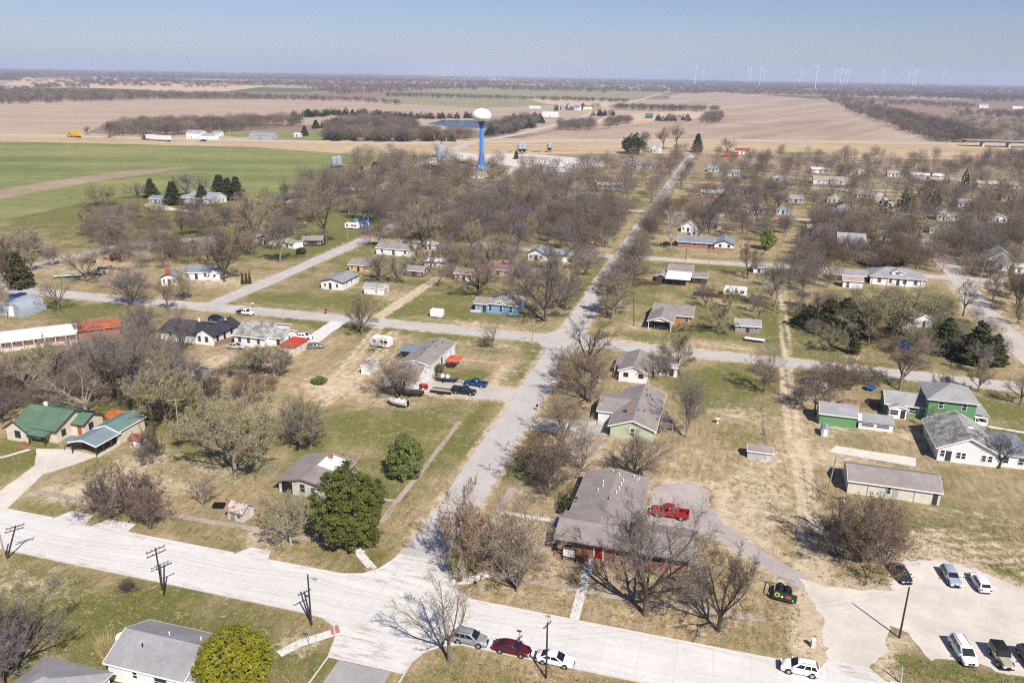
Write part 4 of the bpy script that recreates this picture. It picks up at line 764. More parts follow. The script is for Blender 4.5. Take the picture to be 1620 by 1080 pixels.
# generic houses -------------------------------------------------------------
def simple(label, pos, w_, d_, he, hr, ax, wm, rm, rot=0, name='house', cat='house', lm=None, wing=None, hip=False, trim=None, nwin=2, door=True, oh=.4):
    h = House(name, label, cat, *pos, rot=rot, lm=lm)
    if hip: h.hip(-w_ / 2, 0, w_ / 2, d_, he, hr, wm, rm, oh, trim)
    else: h.gable(-w_ / 2, 0, w_ / 2, d_, he, hr, ax, wm, rm, oh, .3, trim)
    st = w_ / (nwin + (1 if door else 0)) if nwin or door else 0
    for k in range(nwin): h.win('S', 0, -w_ / 2 + st * (k + .5 + (1 if door and k >= nwin / 2 else 0)), 1, min(1., st * .4), min(1.2, he * .42))
    if door: h.door('S', 0, -w_ / 2 + st * (nwin // 2 + .5) if nwin else 0, DOORD, min(1, w_ * .3), min(2, he * .8))
    for sd in ('E', 'W'):
        for yy in ([d_ * .3, d_ * .72] if d_ > 5 else []): h.win(sd, w_ / 2 if sd == 'E' else -w_ / 2, yy, 1, .9, min(1.1, he * .42))
    if wing:
        x0, y0, x1, y1, he2, hr2, ax2 = wing; h.gable(x0, y0, x1, y1, he2, hr2, ax2, wm, rm, oh, .25, trim); h.win('S', y0, (x0 + x1) / 2, 1, .9, min(1.1, he2 * .42))
    h.end(); return h
S_ = simple
S_('grey roofed white house behind the olive tree, with white gable end and car shelter', P('q', 600, 985), 9, 8, 2.7, 4.0, 'x', WSID, SH_BLUE, 25, lm='slanting street house', wing=(4.5, -1, 8, 5, 2.4, 3.4, 'y'))
h = S_('small white gabled house end with a tall red brick chimney', P('q', 370, 1035), 5, 7, 2.9, 4.1, 'y', WSID, SH_BLUE, 25, lm='red chimneyed house', trim=DTRIM); h.ro = h.ro; h.chim(-.3, .6, 3.4, 5.6, mat('red_chimney', (.42, .07, .035), .8), 1.3)
S_('pale house with dark trimmed gable behind the lilac grey brush', P('q', 590, 735), 8, 8, 2.7, 4.2, 'y', GREYW, SH_GREY, -8, lm='dark gabled pale house', trim=DTRIM, wing=(-11, 1, -4, 6.5, 2.4, 3.2, 'x'))
S_('farmhouse with shiny metal hip roof among dark evergreens', P('q', 640, 335), 17, 11, 2.9, 5.6, 'x', WSID, MET_GAL, 0, lm='metal roofed farmhouse', wing=(-13.5, -2, -8.5, 5, 2.6, 4, 'y'))
S_('low grey garage with open dark door beside the white gravel drive', P('q', 250, 335), 8, 7, 2.6, 3.8, 'x', GREYW, SH_BLUE, 0, 'garage', 'garage', 'grey farm garage')
S_('cream house with brown gabled roof and small dark window behind tall bare trees', P('q', 1185, 685), 6.5, 8, 2.8, 4.0, 'y', CREAM, SH_BROWN, -20, lm='brown gabled cream house', trim=DTRIM, wing=(-8.5, 1, -3.25, 6.5, 2.4, 3.2, 'x'))
S_('low cream outbuilding beside the dark brown house', P('q', 1375, 712), 8, 5, 2.4, 3.2, 'x', WHITE, SH_PALE, -20, 'outbuilding', 'outbuilding', 'low cream outbuilding')
S_('dark brown house with deep eaves near the slanting street', P('q', 1590, 700), 8.5, 7, 2.5, 3.8, 'x', BROWNW, SH_BROWN, 20, lm='dark brown house', trim=DTRIM)
S_('tan flat building with pinkish roof near the green wheat', P('q', 1440, 372), 9, 8, 2.8, 3.6, 'x', CREAM, SH_PALE, 0, lm='pinkish roofed tan building')
S_('yellow fronted bungalow with dark porch behind bare trees', P('m', 470, 592), 7.5, 8, 2.5, 3.7, 'x', YELW, SH_BROWN, 0, lm='yellow fronted bungalow')
S_('small white and brown garage with brown roof by the dirt lane end', P('m', 945, 638), 6.4, 6, 2.4, 3.5, 'x', mat('brown_white_siding', (.15, .1, .08), .8, .1, .6, 'siding'), SH_BROWN, 0, 'garage', 'garage', 'small brown garage')
S_('white house with brown roof screened by lilac bare branches', P('m', 770, 455), 15, 8, 2.8, 4.2, 'x', WSID, SH_BROWN, 0, lm='lilac screened white house')
S_('small white flat roofed shed beside a big brown tree', P('m', 1105, 408), 5, 4.5, 2.4, 2.9, 'x', WSID, MET_WHITE, 0, 'shed', 'shed', 'white flat roofed shed', door=True, nwin=1)
S_('long pale roofed low shed in the brown yard', P('m', 1125, 548), 8.5, 4, 2, 2.7, 'x', WSID, SH_WHITE, 0, 'shed', 'shed', 'pale roofed low shed')
S_('pinkish house with pale roof hidden by three bare trees', P('m', 1370, 672), 7, 7, 2.6, 3.8, 'x', PINKW, SH_PALE, 0, lm='pinkish house')
S_('dull red roofed house behind the big bare tree near the blue cottage', P('o', 365, 410), 8, 7, 2.4, 3.7, 'x', TANW, mat('dull_red_shingle', (.22, .12, .11), .9, .12, .5, 'shingle'), 0, lm='dull red roofed house')
S_('white house with blue grey roofs behind the round swimming pool', P('o', 690, 282), 6.5, 9, 2.8, 4.4, 'y', WSID, SH_BLUE, 0, lm='white house by the pool', trim=DTRIM, wing=(3.25, 1.5, 12, 8.5, 2.7, 4, 'x'))
S_('small square white shed beside the back street tree', P('k', 1082, 497), 4.2, 4, 2.3, 3, 'x', WSID, MET_GAL, 0, 'shed', 'shed', 'square white shed', nwin=0)
S_('low weathered grey shed beneath the forked bare tree', P('k', 985, 1005), 7, 6, 2.1, 3.2, 'x', GREYB, SH_LGREY, 6, 'shed', 'shed', 'low weathered shed')
S_('small blue and white playhouse behind the ranch house', P('r', 312, 876), 3.2, 3, 2.2, 3.4, 'y', LBLUE, MET_WHITE, 0, 'playhouse', 'playhouse', 'blue playhouse', nwin=0)
S_('white house half hidden behind the blue playhouse', P('r', 260, 850), 6.5, 7, 2.8, 4.6, 'y', WSID, SH_GREY, 0, lm='half hidden white house')
S_('long pale mobile home with dark windows in the trees', P('r', 440, 812), 7.5, 4, 2.8, 3.2, 'x', PINKW, SH_WHITE, 0, 'mobile_home', 'mobile home', 'long pale mobile home', nwin=3)
S_('second pale mobile home with dark windows nearer the dirt alley', P('r', 575, 826), 7.5, 4, 2.8, 3.2, 'x', PINKW, SH_WHITE, 0, 'mobile_home', 'mobile home', None, nwin=3)
S_('white house with light grey metal roof near the long street end', P('r', 475, 335), 8, 8, 3, 4.6, 'x', WSID, MET_GAL, 0, lm='grey metal roofed white house')
S_('low white house with white carports near the long street end', P('r', 640, 370), 9, 7, 2.8, 4.4, 'x', WSID, MET_GAL, 0, lm='white house with carports', nwin=4)
S_('low brick house with bright orange tiled roof', P('r', 470, 478), 10, 8, 2.8, 4.2, 'x', BRICK, mat('orange_tile', (.46, .20, .095), .85, .12, .5, 'shingle'), 0, lm='orange roofed brick house')
S_('long building with pale blue metal roof', P('r', 635, 500), 18, 6, 2.6, 3.6, 'x', WSID, MET_BLUE, 0, 'workshop', 'workshop', 'pale blue metal roofed building', nwin=4)
S_('white house with weathered white roof behind the red roofed house', P('r', 465, 552), 13, 6, 2.8, 4, 'x', WSID, SH_WHITE, 0, lm='weathered white house', nwin=4)
S_('house with rust red metal roof in the trees east of the long street', P('r', 435, 628), 10, 6, 2.6, 3.8, 'x', WSID, MET_RUST, 0, lm='rust red roofed house', nwin=3)
S_('small pale blue house with grey hip roof by the dirt alley', P('r', 1070, 700), 7, 6, 2.6, 4, 'x', LBLUE, SH_BLUE, 0, lm='small pale blue house', hip=True)
S_('low red barn near the highway verge', P('r', 625, 212), 13, 8, 3, 4.8, 'x', BARNRED, mat('red_barn_roof', (.25, .055, .045), .7, .1, .6, 'ribx'), 0, 'barn', 'barn', 'low red barn', nwin=0)
S_('white fronted shop with red roof near the highway verge', P('r', 720, 182), 13, 9, 3, 5, 'x', WHITE, mat('red_barn_roof', (.25, .055, .045), .7, .1, .6, 'ribx'), 0, lm='red roofed white shop', nwin=2)
S_('long white metal shed roof above the far trees', P('r', 1390, 345), 14, 7, 2.8, 4, 'x', WSID, MET_WHITE, 0, 'shed', 'shed', 'long white far shed', nwin=0)
S_('white house with white carport beyond the green roofed house', P('r', 1470, 442), 22, 10, 3, 5, 'x', WSID, SH_PALE, 0, lm='white far house')
S_('pale yellow house with green roof behind the dark blue house', P('r', 1510, 600), 8, 7, 3.2, 5.6, 'y', CREAM, SH_GREEN, 0, lm='green roofed pale house')
S_('pale blue two storey house with dark roof and open porch', P('r', 1590, 705), 7.5, 7, 4.8, 6.6, 'y', LBLUE, SH_DARK, 12, lm='pale blue two storey house', wing=(-8, 1, -3.75, 6, 4, 5.2, 'x'))
S_('long white warehouse among far trees at the right', P('s', 790, 238), 22, 8, 3, 4.2, 'x', WSID, MET_WHITE, -4, 'warehouse', 'warehouse', 'long white warehouse', nwin=0)
S_('white two storey gabled house with lower garage beside the back street', P('s', 930, 590), 6.5, 8, 4.4, 6.4, 'y', WSID, SH_LGREY, 0, lm='white gabled house on the back street', wing=(3.25, 1, 9, 7, 2.6, 3.8, 'x'))
S_('low white house with shallow roof beneath an evergreen at the right', P('s', 1390, 608), 9, 8, 2.8, 4.4, 'y', WSID, SH_LGREY, 0, lm='low white house beneath the evergreen')
S_('tall pale house with steep dark roof near the broad east street', P('s', 1420, 1010), 10, 10, 4, 7.6, 'y', WSID, SH_GREY, -4, lm='steep roofed pale house')
S_('low white annex beside the steep roofed pale house', P('s', 1612, 1035), 6, 4.5, 2.3, 3, 'x', WHITE, SH_WHITE, -4, 'annex', 'outbuilding', None, nwin=1)
S_('white cottage with pointed gable behind the white pickup trucks', P('s', 1150, 725), 5.5, 7, 3, 5, 'y', WSID, SH_LGREY, 0, lm='pointed gable cottage', wing=(2.75, 1, 12, 6.5, 2.6, 3.6, 'x'))
S_('grey stone house with steep cross gables hidden in bare branches', P('s', 140, 850), 11, 12, 3.6, 6.8, 'x', GREYW, SH_LGREY, 0, lm='grey cross gabled house', wing=(1.5, -3, 6.5, 2, 3.4, 6.2, 'y'))
h = House('house', 'white bungalow with dark grey hip roof and boxy white dormer', 'house', *P('l', 660, 630), lm='dormered bungalow')
h.hip(-9, 0, 9, 11, 2.9, 5.6, WSID, SH_GREY, .7); h.gable(-2, 1.2, 2, 5, 4.6, 5.6, 'y', WSID, SH_GREY, .3, .25); h.win('S', 1.2, 0, 3.9, 1.6, .8)
for xx in (-6, -2.4, 2.4, 6): h.win('S', 0, xx, .9, 1.2, 1.5)
h.door('S', 0, .2, DOORD); h.posts([(-8, -.5), (-3, -.5), (3, -.5), (8, -.5)], 2.9); h.gable(-22, 1, -9.8, 8, 2.4, 3.6, 'x', BROWNW, SH_GREY, .3, .2); h.end()
S_('small pale shed left of the dormered bungalow', P('l', 325, 645), 6.5, 4.5, 2.6, 3.6, 'x', WSID, SH_PALE, 0, 'shed', 'shed', 'pale shed by the bungalow', nwin=1)
S_('small grey roofed white garage deep among the evergreens', P('l', 860, 945), 6, 6, 2.5, 3.8, 'y', WSID, SH_LGREY, 20, 'garage', 'garage', 'white garage in the evergreens', nwin=0)
S_('tumbledown white shed in front of the grey roofed white garage', P('l', 815, 1020), 4, 4, 2, 3, 'y', PEEL, SH_WHITE, 30, 'shed', 'shed', None, nwin=0)
for lb_, q_, w_, d_, wm_, rm_, ax_ in (('small white cottage beside the pole beyond the alley', P('r', 1020, 415), 6, 7, WSID, SH_LGREY, 'y'), ('tiny white shed in the brush right of the lime tree', P('r', 1305, 865), 3, 3, WSID, MET_WHITE, 'x'), ('pale roofed house behind the twin trunked trees on the back street', P('s', 440, 555), 8, 7, TANW, SH_PALE, 'x'),
    ('low white house behind the white gabled back street house', P('s', 1125, 475), 9, 7, WSID, SH_LGREY, 'x'), ('tan house with dark open garage near the highway verge', P('s', 190, 195), 10, 8, TANW, SH_PALE, 'y'), ('small white house left of the long white warehouse', P('s', 500, 215), 8, 7, WSID, SH_LGREY, 'x'), ('grey low house right of the long white warehouse', P('s', 1060, 280), 11, 7, GREYW, SH_PALE, 'x'),
    ('low pale mobile home far along the upper street', P('s', 1310, 305), 14, 5, TANW, SH_WHITE, 'x'), ('small tan house near the right edge of the far trees', P('s', 1560, 320), 9, 7, TANW, SH_PALE, 'x'), ('white house hidden deep in the dense wood', P('v', 505, 842), 11, 7, WSID, SH_LGREY, 'x'), ('pale house at the foot of the water tower', P('t', 400, 605), 10, 8, WSID, SH_PALE, 'x'),
    ('small white house among trees right of the grey cross gabled house', P('s', 420, 760), 7, 6, WSID, SH_LGREY, 'x'), ('white bungalow behind the pale grey pickup truck', P('s', 870, 700), 6, 6, WSID, SH_GREY, 'y'), ('brown roofed house in the trees beside the upper street', P('s', 255, 400), 9, 7, CREAM, SH_BROWN, 'x'), ('low white house in the trees left of the grassy alley pole', P('r', 840, 690), 9, 7, WSID, SH_LGREY, 'x'),
    ('grey roofed house behind the orange vehicle and small pale blue house', P('r', 1180, 600), 8, 7, GREYW, SH_GREY, 'x'), ('red brown roofed house near the right edge below the highway overpass', P('s', 1490, 420), 9, 7, TANW, mat('dull_red_shingle', (.22, .12, .11), .9, .12, .5, 'shingle'), 'x')):
    S_(lb_, q_, w_, d_, 2.7, 4.3, ax_, wm_, rm_, 0)
# highway side
S_('white two storey farmhouse at the end of the long street', P('v', 1063, 505), 10, 9, 5.4, 8, 'x', WSID, SH_LGREY, 0, lm='white farmhouse at the street end', wing=(-3, -2, 2.5, 1, 5, 7.6, 'y'), nwin=3)
S_('broad white metal workshop with low pale roof near the water tower', P('v', 345, 640), 17, 18, 3.8, 5.6, 'x', WSID, SH_WHITE, 20, 'workshop', 'workshop', 'broad white workshop', nwin=0)
S_('white metal building with pale blue roof and dark doorway', P('v', 590, 600), 14, 16, 4, 6.4, 'y', WSID, MET_BLUE, 0, 'workshop', 'workshop', 'blue roofed metal building', nwin=1)
S_('white metal shed joining the broad workshop and the blue roofed building', P('v', 480, 612), 12, 13, 3.4, 4.6, 'x', WSID, MET_WHITE, 0, 'shed', 'shed', None, nwin=0)
S_('long low white store with dark windows beside the gravel yard', P('v', 195, 575), 25, 11, 3.4, 4.4, 'x', WSID, SH_PALE, 0, 'store', 'store', 'long low white store', nwin=4)
S_('blue grey roofed house behind bare trees near the long street', P('v', 980, 610), 12, 9, 3, 4.8, 'x', LBLUE, MET_GAL, 0, lm='blue grey far house')
S_('small blue roofed house left of the blue grey far house', P('v', 855, 585), 7, 8, 3, 4.8, 'y', GREYW, SH_BLUE, 0)
S_('long white house with pale roof beside the far cross lane', P('v', 740, 765), 16, 7, 2.8, 4, 'x', WSID, SH_WHITE, 0, lm='long white far house', nwin=4)
S_('red barn with white roof beside the grain bin', P('t', 40, 535), 11, 10, 4, 5.6, 'x', BARNRED, MET_WHITE, 0, 'barn', 'barn', 'white roofed red barn', nwin=0)
S_('long house with pale weathered roof at the edge of the wheat', P('w', 680, 510), 17, 8, 2.8, 4.4, 'x', WSID, SH_PALE, 12, lm='pale roofed long house', nwin=3)
S_('grey roofed house between the tall trees left of the dense wood', P('w', 1200, 680), 9, 8, 2.8, 4.6, 'x', GREYW, SH_LGREY, 10, lm='grey roofed house by the wood')
S_('white farm buildings beside the highway, two storey with dark windows', P('u', 1330, 322), 17, 12, 6, 8.5, 'x', WSID, SH_LGREY, 0, 'farmhouse', 'farmhouse', 'white highway farmhouse', nwin=3, wing=(8.5, 1, 24, 10, 4, 6, 'x'))
S_('small white farm shed right of the highway farmhouse', P('u', 1525, 298), 9, 7, 3.5, 5, 'x', WSID, SH_LGREY, 0, 'shed', 'shed', None, nwin=1)
S_('grey arched farm shed right of the highway farm', P('A', 1235, 422), 26, 14, 4.5, 7, 'x', GREYW, MET_GAL, 0, 'barn', 'barn', 'grey highway barn', nwin=2)
S_('small white hut on the lawn beside the highway', P('A', 1408, 410), 7, 6, 3, 4, 'x', WHITE, MET_WHITE, 0, 'hut', 'hut', None, nwin=0)
S_('green barn on the tan field beyond the highway', P('v', 1018, 258), 13, 9, 5, 8, 'x', mat('green_barn', (.035, .12, .075), .7), mat('green_barn_roof', (.05, .14, .09), .6), 0, 'barn', 'barn', 'green barn', nwin=0)
S_('white metal barn with dark door at the distant farm', P('v', 312, 248), 27, 18, 5, 8, 'x', WSID, MET_WHITE, 0, 'barn', 'barn', 'white barn at the distant farm', nwin=0)
S_('yellowish building at the distant farm beside the country road', P('v', 580, 208), 17, 14, 5, 8, 'x', YELW, SH_WHITE, 0, 'barn', 'barn', 'yellow distant building', nwin=0)
S_('long white roofed shed left of the distant farm', P('v', 205, 188), 24, 10, 3.5, 5, 'x', WSID, MET_WHITE, 0, 'shed', 'shed', None, nwin=0)
S_('large grey metal shed in the middle of the distant farm', P('v', 495, 200), 20, 16, 6, 9, 'x', WSID, MET_GAL, 0, 'shed', 'shed', 'grey distant shed', nwin=0)
S_('dark low machinery shed behind the distant farm', P('v', 430, 200), 30, 12, 4, 6, 'x', BARNRED, SH_DARK, 0, 'shed', 'shed', None, nwin=0)
S_('white far farmhouse at the right beyond the hedge row', P('C', 1428, 273), 24, 14, 7, 11, 'x', WSID, SH_LGREY, 0, 'farmhouse', 'farmhouse', 'far white farmhouse', nwin=2)
S_('low white far barn right of the far white farmhouse', P('C', 1590, 278), 26, 14, 4, 6.5, 'x', WSID, MET_WHITE, 0, 'barn', 'barn', None, nwin=0)
# silos and bins
def bin_(label, pos, r_, hh, cone, leg=0., m=MET_GAL):
    o = thing('grain_bin', label, 'grain bin', *pos)
    MB().lathe([(r_, leg), (r_, leg + hh)], 20).build('drum', mat('bin_steel', (.42, .46, .50), .4, .1, 1., None, .5), o, 30)
    MB().lathe([(r_ * 1.03, leg + hh), (r_ * .15, leg + hh + cone), (.05, leg + hh + cone + .2)], 20).build('cone_roof', mat('bin_roof', (.52, .55, .58), .4, .1, 1., None, .5), o, 20)
    if leg:
        MB().lathe([(.3, leg * .35), (r_, leg)], 20).build('hopper', BLACK, o)
        for k in range(6):
            a_ = k * math.pi / 3; MB().tube([(r_ * math.cos(a_), r_ * math.sin(a_), 0), (r_ * math.cos(a_), r_ * math.sin(a_), leg)], [.12, .12], 5).build('leg', BLACK, o)
    land('grain bins', pos[0], pos[1]) if not leg else None
bin_('shiny galvanised grain bin at the edge of the wheat, left of the pair', P('w', 505, 290), 2.6, 5.4, 1.6, 1.8)
bin_('shiny galvanised grain bin at the edge of the wheat, right of the pair', P('w', 552, 286), 2.6, 5.8, 1.6, 1.8)
bin_('tall grey grain bin behind the white roofed red barn', P('t', 98, 428), 4.6, 9, 2.4)
bin_('dark hopper bin on legs in the verge, left of the close pair', P('t', 770, 398), 2.6, 3.6, 1.6, 4.6); bin_('dark hopper bin on legs in the verge, right of the close pair', P('t', 805, 398), 2.6, 3.6, 1.6, 4.6)
bin_('single dark hopper bin standing apart in the verge', P('t', 1021, 385), 2.4, 3.4, 1.6, 4.4)
for k, (x_, hh) in enumerate(((380, 40), (400, 46), (415, 42), (448, 36))): bin_(['tall thin silo at the distant farm, first from the left', 'tallest thin silo at the distant farm', 'thin silo just right of the tallest one', 'shorter silo apart to the right at the distant farm'][k], P('v', x_, 200), 2.4 if k != 3 else 3.4, hh * .24, 2.5)
# water tower
wx, wy = P('B', 665, 556)
o = thing('water_tower', 'tall water tower with white bulb tank on bright blue flared column', 'water tower', wx, wy); land('water tower', wx, wy, 6)
BLUEP = paint('tower_blue', (.04, .22, .60), .45); NAVYP = paint('tower_navy', (.018, .045, .28), .45)
MB().lathe([(4.6, 0), (4.4, .4), (2.7, 5.4), (1.9, 9), (1.6, 11), (1.55, 30)], 28).build('column', BLUEP, o, 40)
MB().lathe([(1.57, 29.6), (1.6, 30), (1.9, 32), (2.9, 34), (4.6, 35.2)], 28).build('collar', NAVYP, o, 40)
pr = []
for k in range(15):
    a_ = -math.pi / 2 + math.pi * k / 14; pr.append((max(.05, 7.6 * math.cos(a_)), 39.2 + (5.4 if a_ > 0 else 5.0) * math.sin(a_)))
MB().lathe(pr, 36).build('tank', paint('tank_white', (.80, .79, .78), .4), o, 60)
MB().lathe([(.5, 44.3), (.5, 44.9), (.3, 45.0)], 12).build('roof_hatch', WHITE, o); MB().tube([(0, .3, 44.7), (0, .3, 47)], [.06, .03], 5).build('antenna', CHROME, o); MB().box(-.6, -4.4, 0, .6, -4.1, 2.2).build('door', WHITE, o)
# overpass
a_, b_, c_ = P('C', 1330, 452), P('C', 1640, 462), P('C', 1900, 470)
o = thing('overpass', 'long dark highway overpass with concrete piers at the right edge', 'bridge', *a_); land('highway overpass', *b_, 20)
dx, dy = c_[0] - a_[0], c_[1] - a_[1]; Lb = math.hypot(dx, dy); o.rotation_euler = (0, 0, math.atan2(dy, dx))
MB().box(0, -6, 5.0, Lb, 7, 6.3).build('deck', mat('bridge_girder', (.05, .046, .043), .9), o); MB().box(0, -6.4, 6.3, Lb, -6, 7.3).box(0, 7, 6.3, Lb, 7.4, 7.3).build('parapet', mat('old_bridge_concrete', (.30, .27, .245), .9), o)
for f_ in (.16, .38, .6, .85): MB().box(Lb * f_ - 1, -5, -1.0, Lb * f_ + 1, 5, 5).build('pier', CONC, o)
# round pool
x_, y_ = P('o', 467, 318); o = thing('swimming_pool', 'round above ground swimming pool with orange brown wall and white cover', 'pool', x_, y_); land('round pool', x_, y_, 5)
MB().lathe([(2.8, 0), (2.8, 1.25), (2.92, 1.28), (2.92, 1.36), (2.68, 1.36), (2.68, 1.15)], 28).build('wall', mat('pool_wall', (.38, .15, .075), .8, .1, 1., 'boards'), o); MB().lathe([(2.68, 1.1), (1.4, 1.2), (.1, 1.25)], 28).build('cover', WHITE, o)
# ------------------------------------------------------------------ vehicles
CARS = {  # L, W, H, belt, hood height, greenhouse base x (rear, front), roof x (rear, front), wheelbase
 'sedan': (4.85, 1.84, 1.46, .95, .86, -1.95, 1.25, -.9, .2, 2.8), 'hatch': (4.4, 1.8, 1.5, .93, .88, -2.0, 1.0, -1.5, .2, 2.65),
 'suv': (4.7, 1.9, 1.72, 1.08, 1.02, -2.22, 1.2, -1.7, .3, 2.75), 'wagon': (4.75, 1.8, 1.55, .95, .9, -2.2, 1.05, -1.85, .3, 2.75),
 'van': (5.05, 1.95, 1.78, 1.02, .95, -2.4, 1.65, -2.1, .75, 3.0), 'pickup': (5.7, 1.95, 1.85, 1.12, 1.08, -.75, 1.35, -.55, .6, 3.5),
 'jeep': (4.3, 1.85, 1.85, 1.12, 1.08, -2.0, .55, -1.95, .3, 2.45)}
def car(kind, x, y, hd, col, label, name='parked_car', group='parked cars', cat=None, sc_=1., top=None, detail=True, bed=None):
    L, W, H, belt, hood, gr, gf, rr, rf, wb = CARS[kind]
    cat = cat or {'pickup': 'pickup truck', 'suv': 'car', 'jeep': 'jeep', 'van': 'car'}.get(kind, 'car')
    o = thing(name, label, cat, x, y, hd, group); o.scale = (sc_, sc_, sc_)
    pm = paint('car_paint', col); h = L / 2; hw = W / 2; zb = .22 if kind not in ('pickup', 'jeep') else .4
    box = kind == 'jeep'
    if box: st = [(h, .62, .95), (h - .05, .72, hood - .04), (gf, .78, hood), (gf - .05, .92, belt), (-h + .1, .92, belt), (-h, .9, belt - .1)]
    elif kind == 'pickup': st = [(h, .8, .78), (h - .12, .93, .95), (h - .5, 1, hood - .03), (gf, 1, hood + .02), (gr - .02, 1, belt), (gr - .06, 1, .62), (-h + .02, 1, .62), (-h, .97, .6)]
    else:
        tr = belt + .01 if kind in ('suv', 'wagon', 'van', 'hatch') else hood + .06
        st = [(h, .74, .58), (h - .1, .86, .68), (h - .4, .95, hood - .1), (h - .9, .99, hood - .02), (gf, 1, belt - .02), (0, 1, belt), (gr, 1, belt), (-h + .35, .96, tr - .02), (-h + .06, .88, tr - .12), (-h, .82, .62)]
    v, f, n = [], [], 10
    for (sx, ww, zt) in st:
        w_ = hw * ww; zm = max(zb + .25, zt - .16)
        half = [(w_ * .86, zb), (w_ * .99, zb + .14), (w_, (zb + zm) / 2 + .05), (w_ * .985, zm), (w_ * .86, zt)]
        v += [(sx, a, b) for a, b in half] + [(sx, -a, b) for a, b in reversed(half)]
    for i in range(len(st) - 1):
        for k in range(n): f.append((i * n + k, i * n + (k + 1) % n, (i + 1) * n + (k + 1) % n, (i + 1) * n + k))
    f += [tuple(range(n - 1, -1, -1)), tuple((len(st) - 1) * n + k for k in range(n))]
    b = MB().add(v, f)
    # greenhouse
    wb0, wt = hw * .93, hw * (.74 if not box else .86); zr = H - .02; e = .05
    G = [(gf, wb0, belt - .04), (gr, wb0, belt - .04), (gr, -wb0, belt - .04), (gf, -wb0, belt - .04), (rf, wt, zr - e), (rr, wt, zr - e), (rr, -wt, zr - e), (rf, -wt, zr - e), (rf - .15, wt - .12, zr + .03), (rr + .15, wt - .12, zr + .03), (rr + .15, -wt + .12, zr + .03), (rf - .15, -wt + .12, zr + .03)]
    gfz = [(0, 1, 5, 4), (2, 3, 7, 6), (1, 2, 6, 5), (3, 0, 4, 7), (4, 5, 9, 8), (6, 7, 11, 10), (5, 6, 10, 9), (7, 4, 8, 11), (8, 9, 10, 11)]
    if top:
        body = b.build('body', pm, o, 35, True); MB().add(G, gfz).build('soft_top', top, o, 35, True)
    else: body = b.add(G, gfz).build('body', pm, o, 52, True)
    def pane(q, name, u0=.05, u1=.95, v0=.1, v1=.92):
        A, B, C, D = [Vector(G[i]) for i in q]
        def bl(u, v_): return (A * (1 - u) + B * u) * (1 - v_) + (D * (1 - u) + C * u) * v_
        pts = [bl(u0, v0), bl(u1, v0), bl(u1, v1), bl(u0, v1)]; nrm = (pts[1] - pts[0]).cross(pts[3] - pts[0]).normalized()
        ctr = Vector(((gr + gf) / 2, 0, belt)); nrm = nrm if nrm.dot(pts[0] - ctr) > 0 else -nrm
        MB().add([p + nrm * .012 for p in pts] + [p - nrm * .01 for p in pts], [(0, 1, 2, 3), (7, 6, 5, 4), (0, 4, 5, 1), (1, 5, 6, 2), (2, 6, 7, 3), (3, 7, 4, 0)]).build(name, GLASS, o)
    pane((3, 0, 4, 7), 'windshield'); pane((1, 2, 6, 5), 'rear_window', .1, .9, .2)
    two = kind == 'pickup'
    for q, flip in (((0, 1, 5, 4), 0), ((3, 2, 6, 7), 0)):
        for u0, u1 in (((.1, .52), (.56, .93)) if two or kind in ('sedan', 'hatch', 'jeep') else ((.12, .42), (.45, .7), (.73, .94))): pane(q, 'side_window', u0, u1, .16, .9)
    if kind == 'pickup':
        bd = MB(); bx0, bx1, zt = -h + .02, gr - .08, belt - .02
        bd.box(bx0, -hw, .58, bx1, -hw + .1, zt).box(bx0, hw - .1, .58, bx1, hw, zt).box(bx0, -hw + .1, .58, bx0 + .1, hw - .1, zt).box(bx1 - .1, -hw + .1, .58, bx1, hw - .1, zt)
        if bed == 'flat':
            bd = MB().box(-h - .1, -hw - .1, .85, gr - .08, hw + .1, .98).box(gr - .2, -hw, .98, gr - .1, hw, 1.75); bd.build('flat_bed', BLACK, o)
        else: bd.build('bed', pm, o)
        if bed == 'cover': MB().box(bx0, -hw + .05, zt, bx1, hw - .05, zt + .45).build('bed_cover', pm, o)
    r_ = .34 if kind not in ('pickup', 'jeep', 'suv') else .39
    for sx in (wb / 2, -wb / 2):
        for sy in (1, -1):
            yo = sy * (hw + .012)
            MB().tube([(sx, yo - sy * .012 - sy * .004, r_ + .02), (sx, yo - sy * .3, r_ + .02)], [r_ + .07, r_ + .07], 18).build('wheel_arch', BLACK, o)
            wh = MB().tube([(sx, yo - sy * .24, r_), (sx, yo - sy * .03, r_), (sx, yo, r_)], [r_, r_, r_ * .9], 18).build('wheel', RUB, o)
            MB().tube([(sx, yo - sy * .05, r_), (sx, yo + sy * .01, r_)], [r_ * .64, r_ * .6], 12).build('rim', RIM, wh)
    if detail:
        zl = hood - .28 if not box else hood - .3
        for sy in (1, -1):
            ye = sy * hw * (.66 if not box else .5)
            MB().box(h - .16, ye - .2, zl - .1, h - .02 if not box else h + .02, ye + .2, zl + .08).build('headlight', HEADL, o)
            MB().box(-h - .01, sy * hw * .68 - .16, belt - .34, -h + .14, sy * hw * .68 + .16, belt - .14).build('taillight', TAILL, o)
            MB().box(gf - .35, sy * (wb0 + .02) - .1 + sy * .1, belt, gf - .2, sy * (wb0 + .02) + .1 + sy * .1, belt + .15).build('wing_mirror', pm, o)
        MB().box(h - .06, -hw * .4, zl - .22, h + .015, hw * .4, zl + .02).build('grille', BLACK, o)
        bm_ = CHROME if kind in ('pickup',) else BLACK
        MB().box(h - .2, -hw * .72, zb + .02, h + .03, hw * .72, zb + .16).build('bumper', bm_, o); MB().box(-h - .03, -hw * .74, zb + .02, -h + .2, hw * .74, zb + .18).build('bumper', bm_, o)
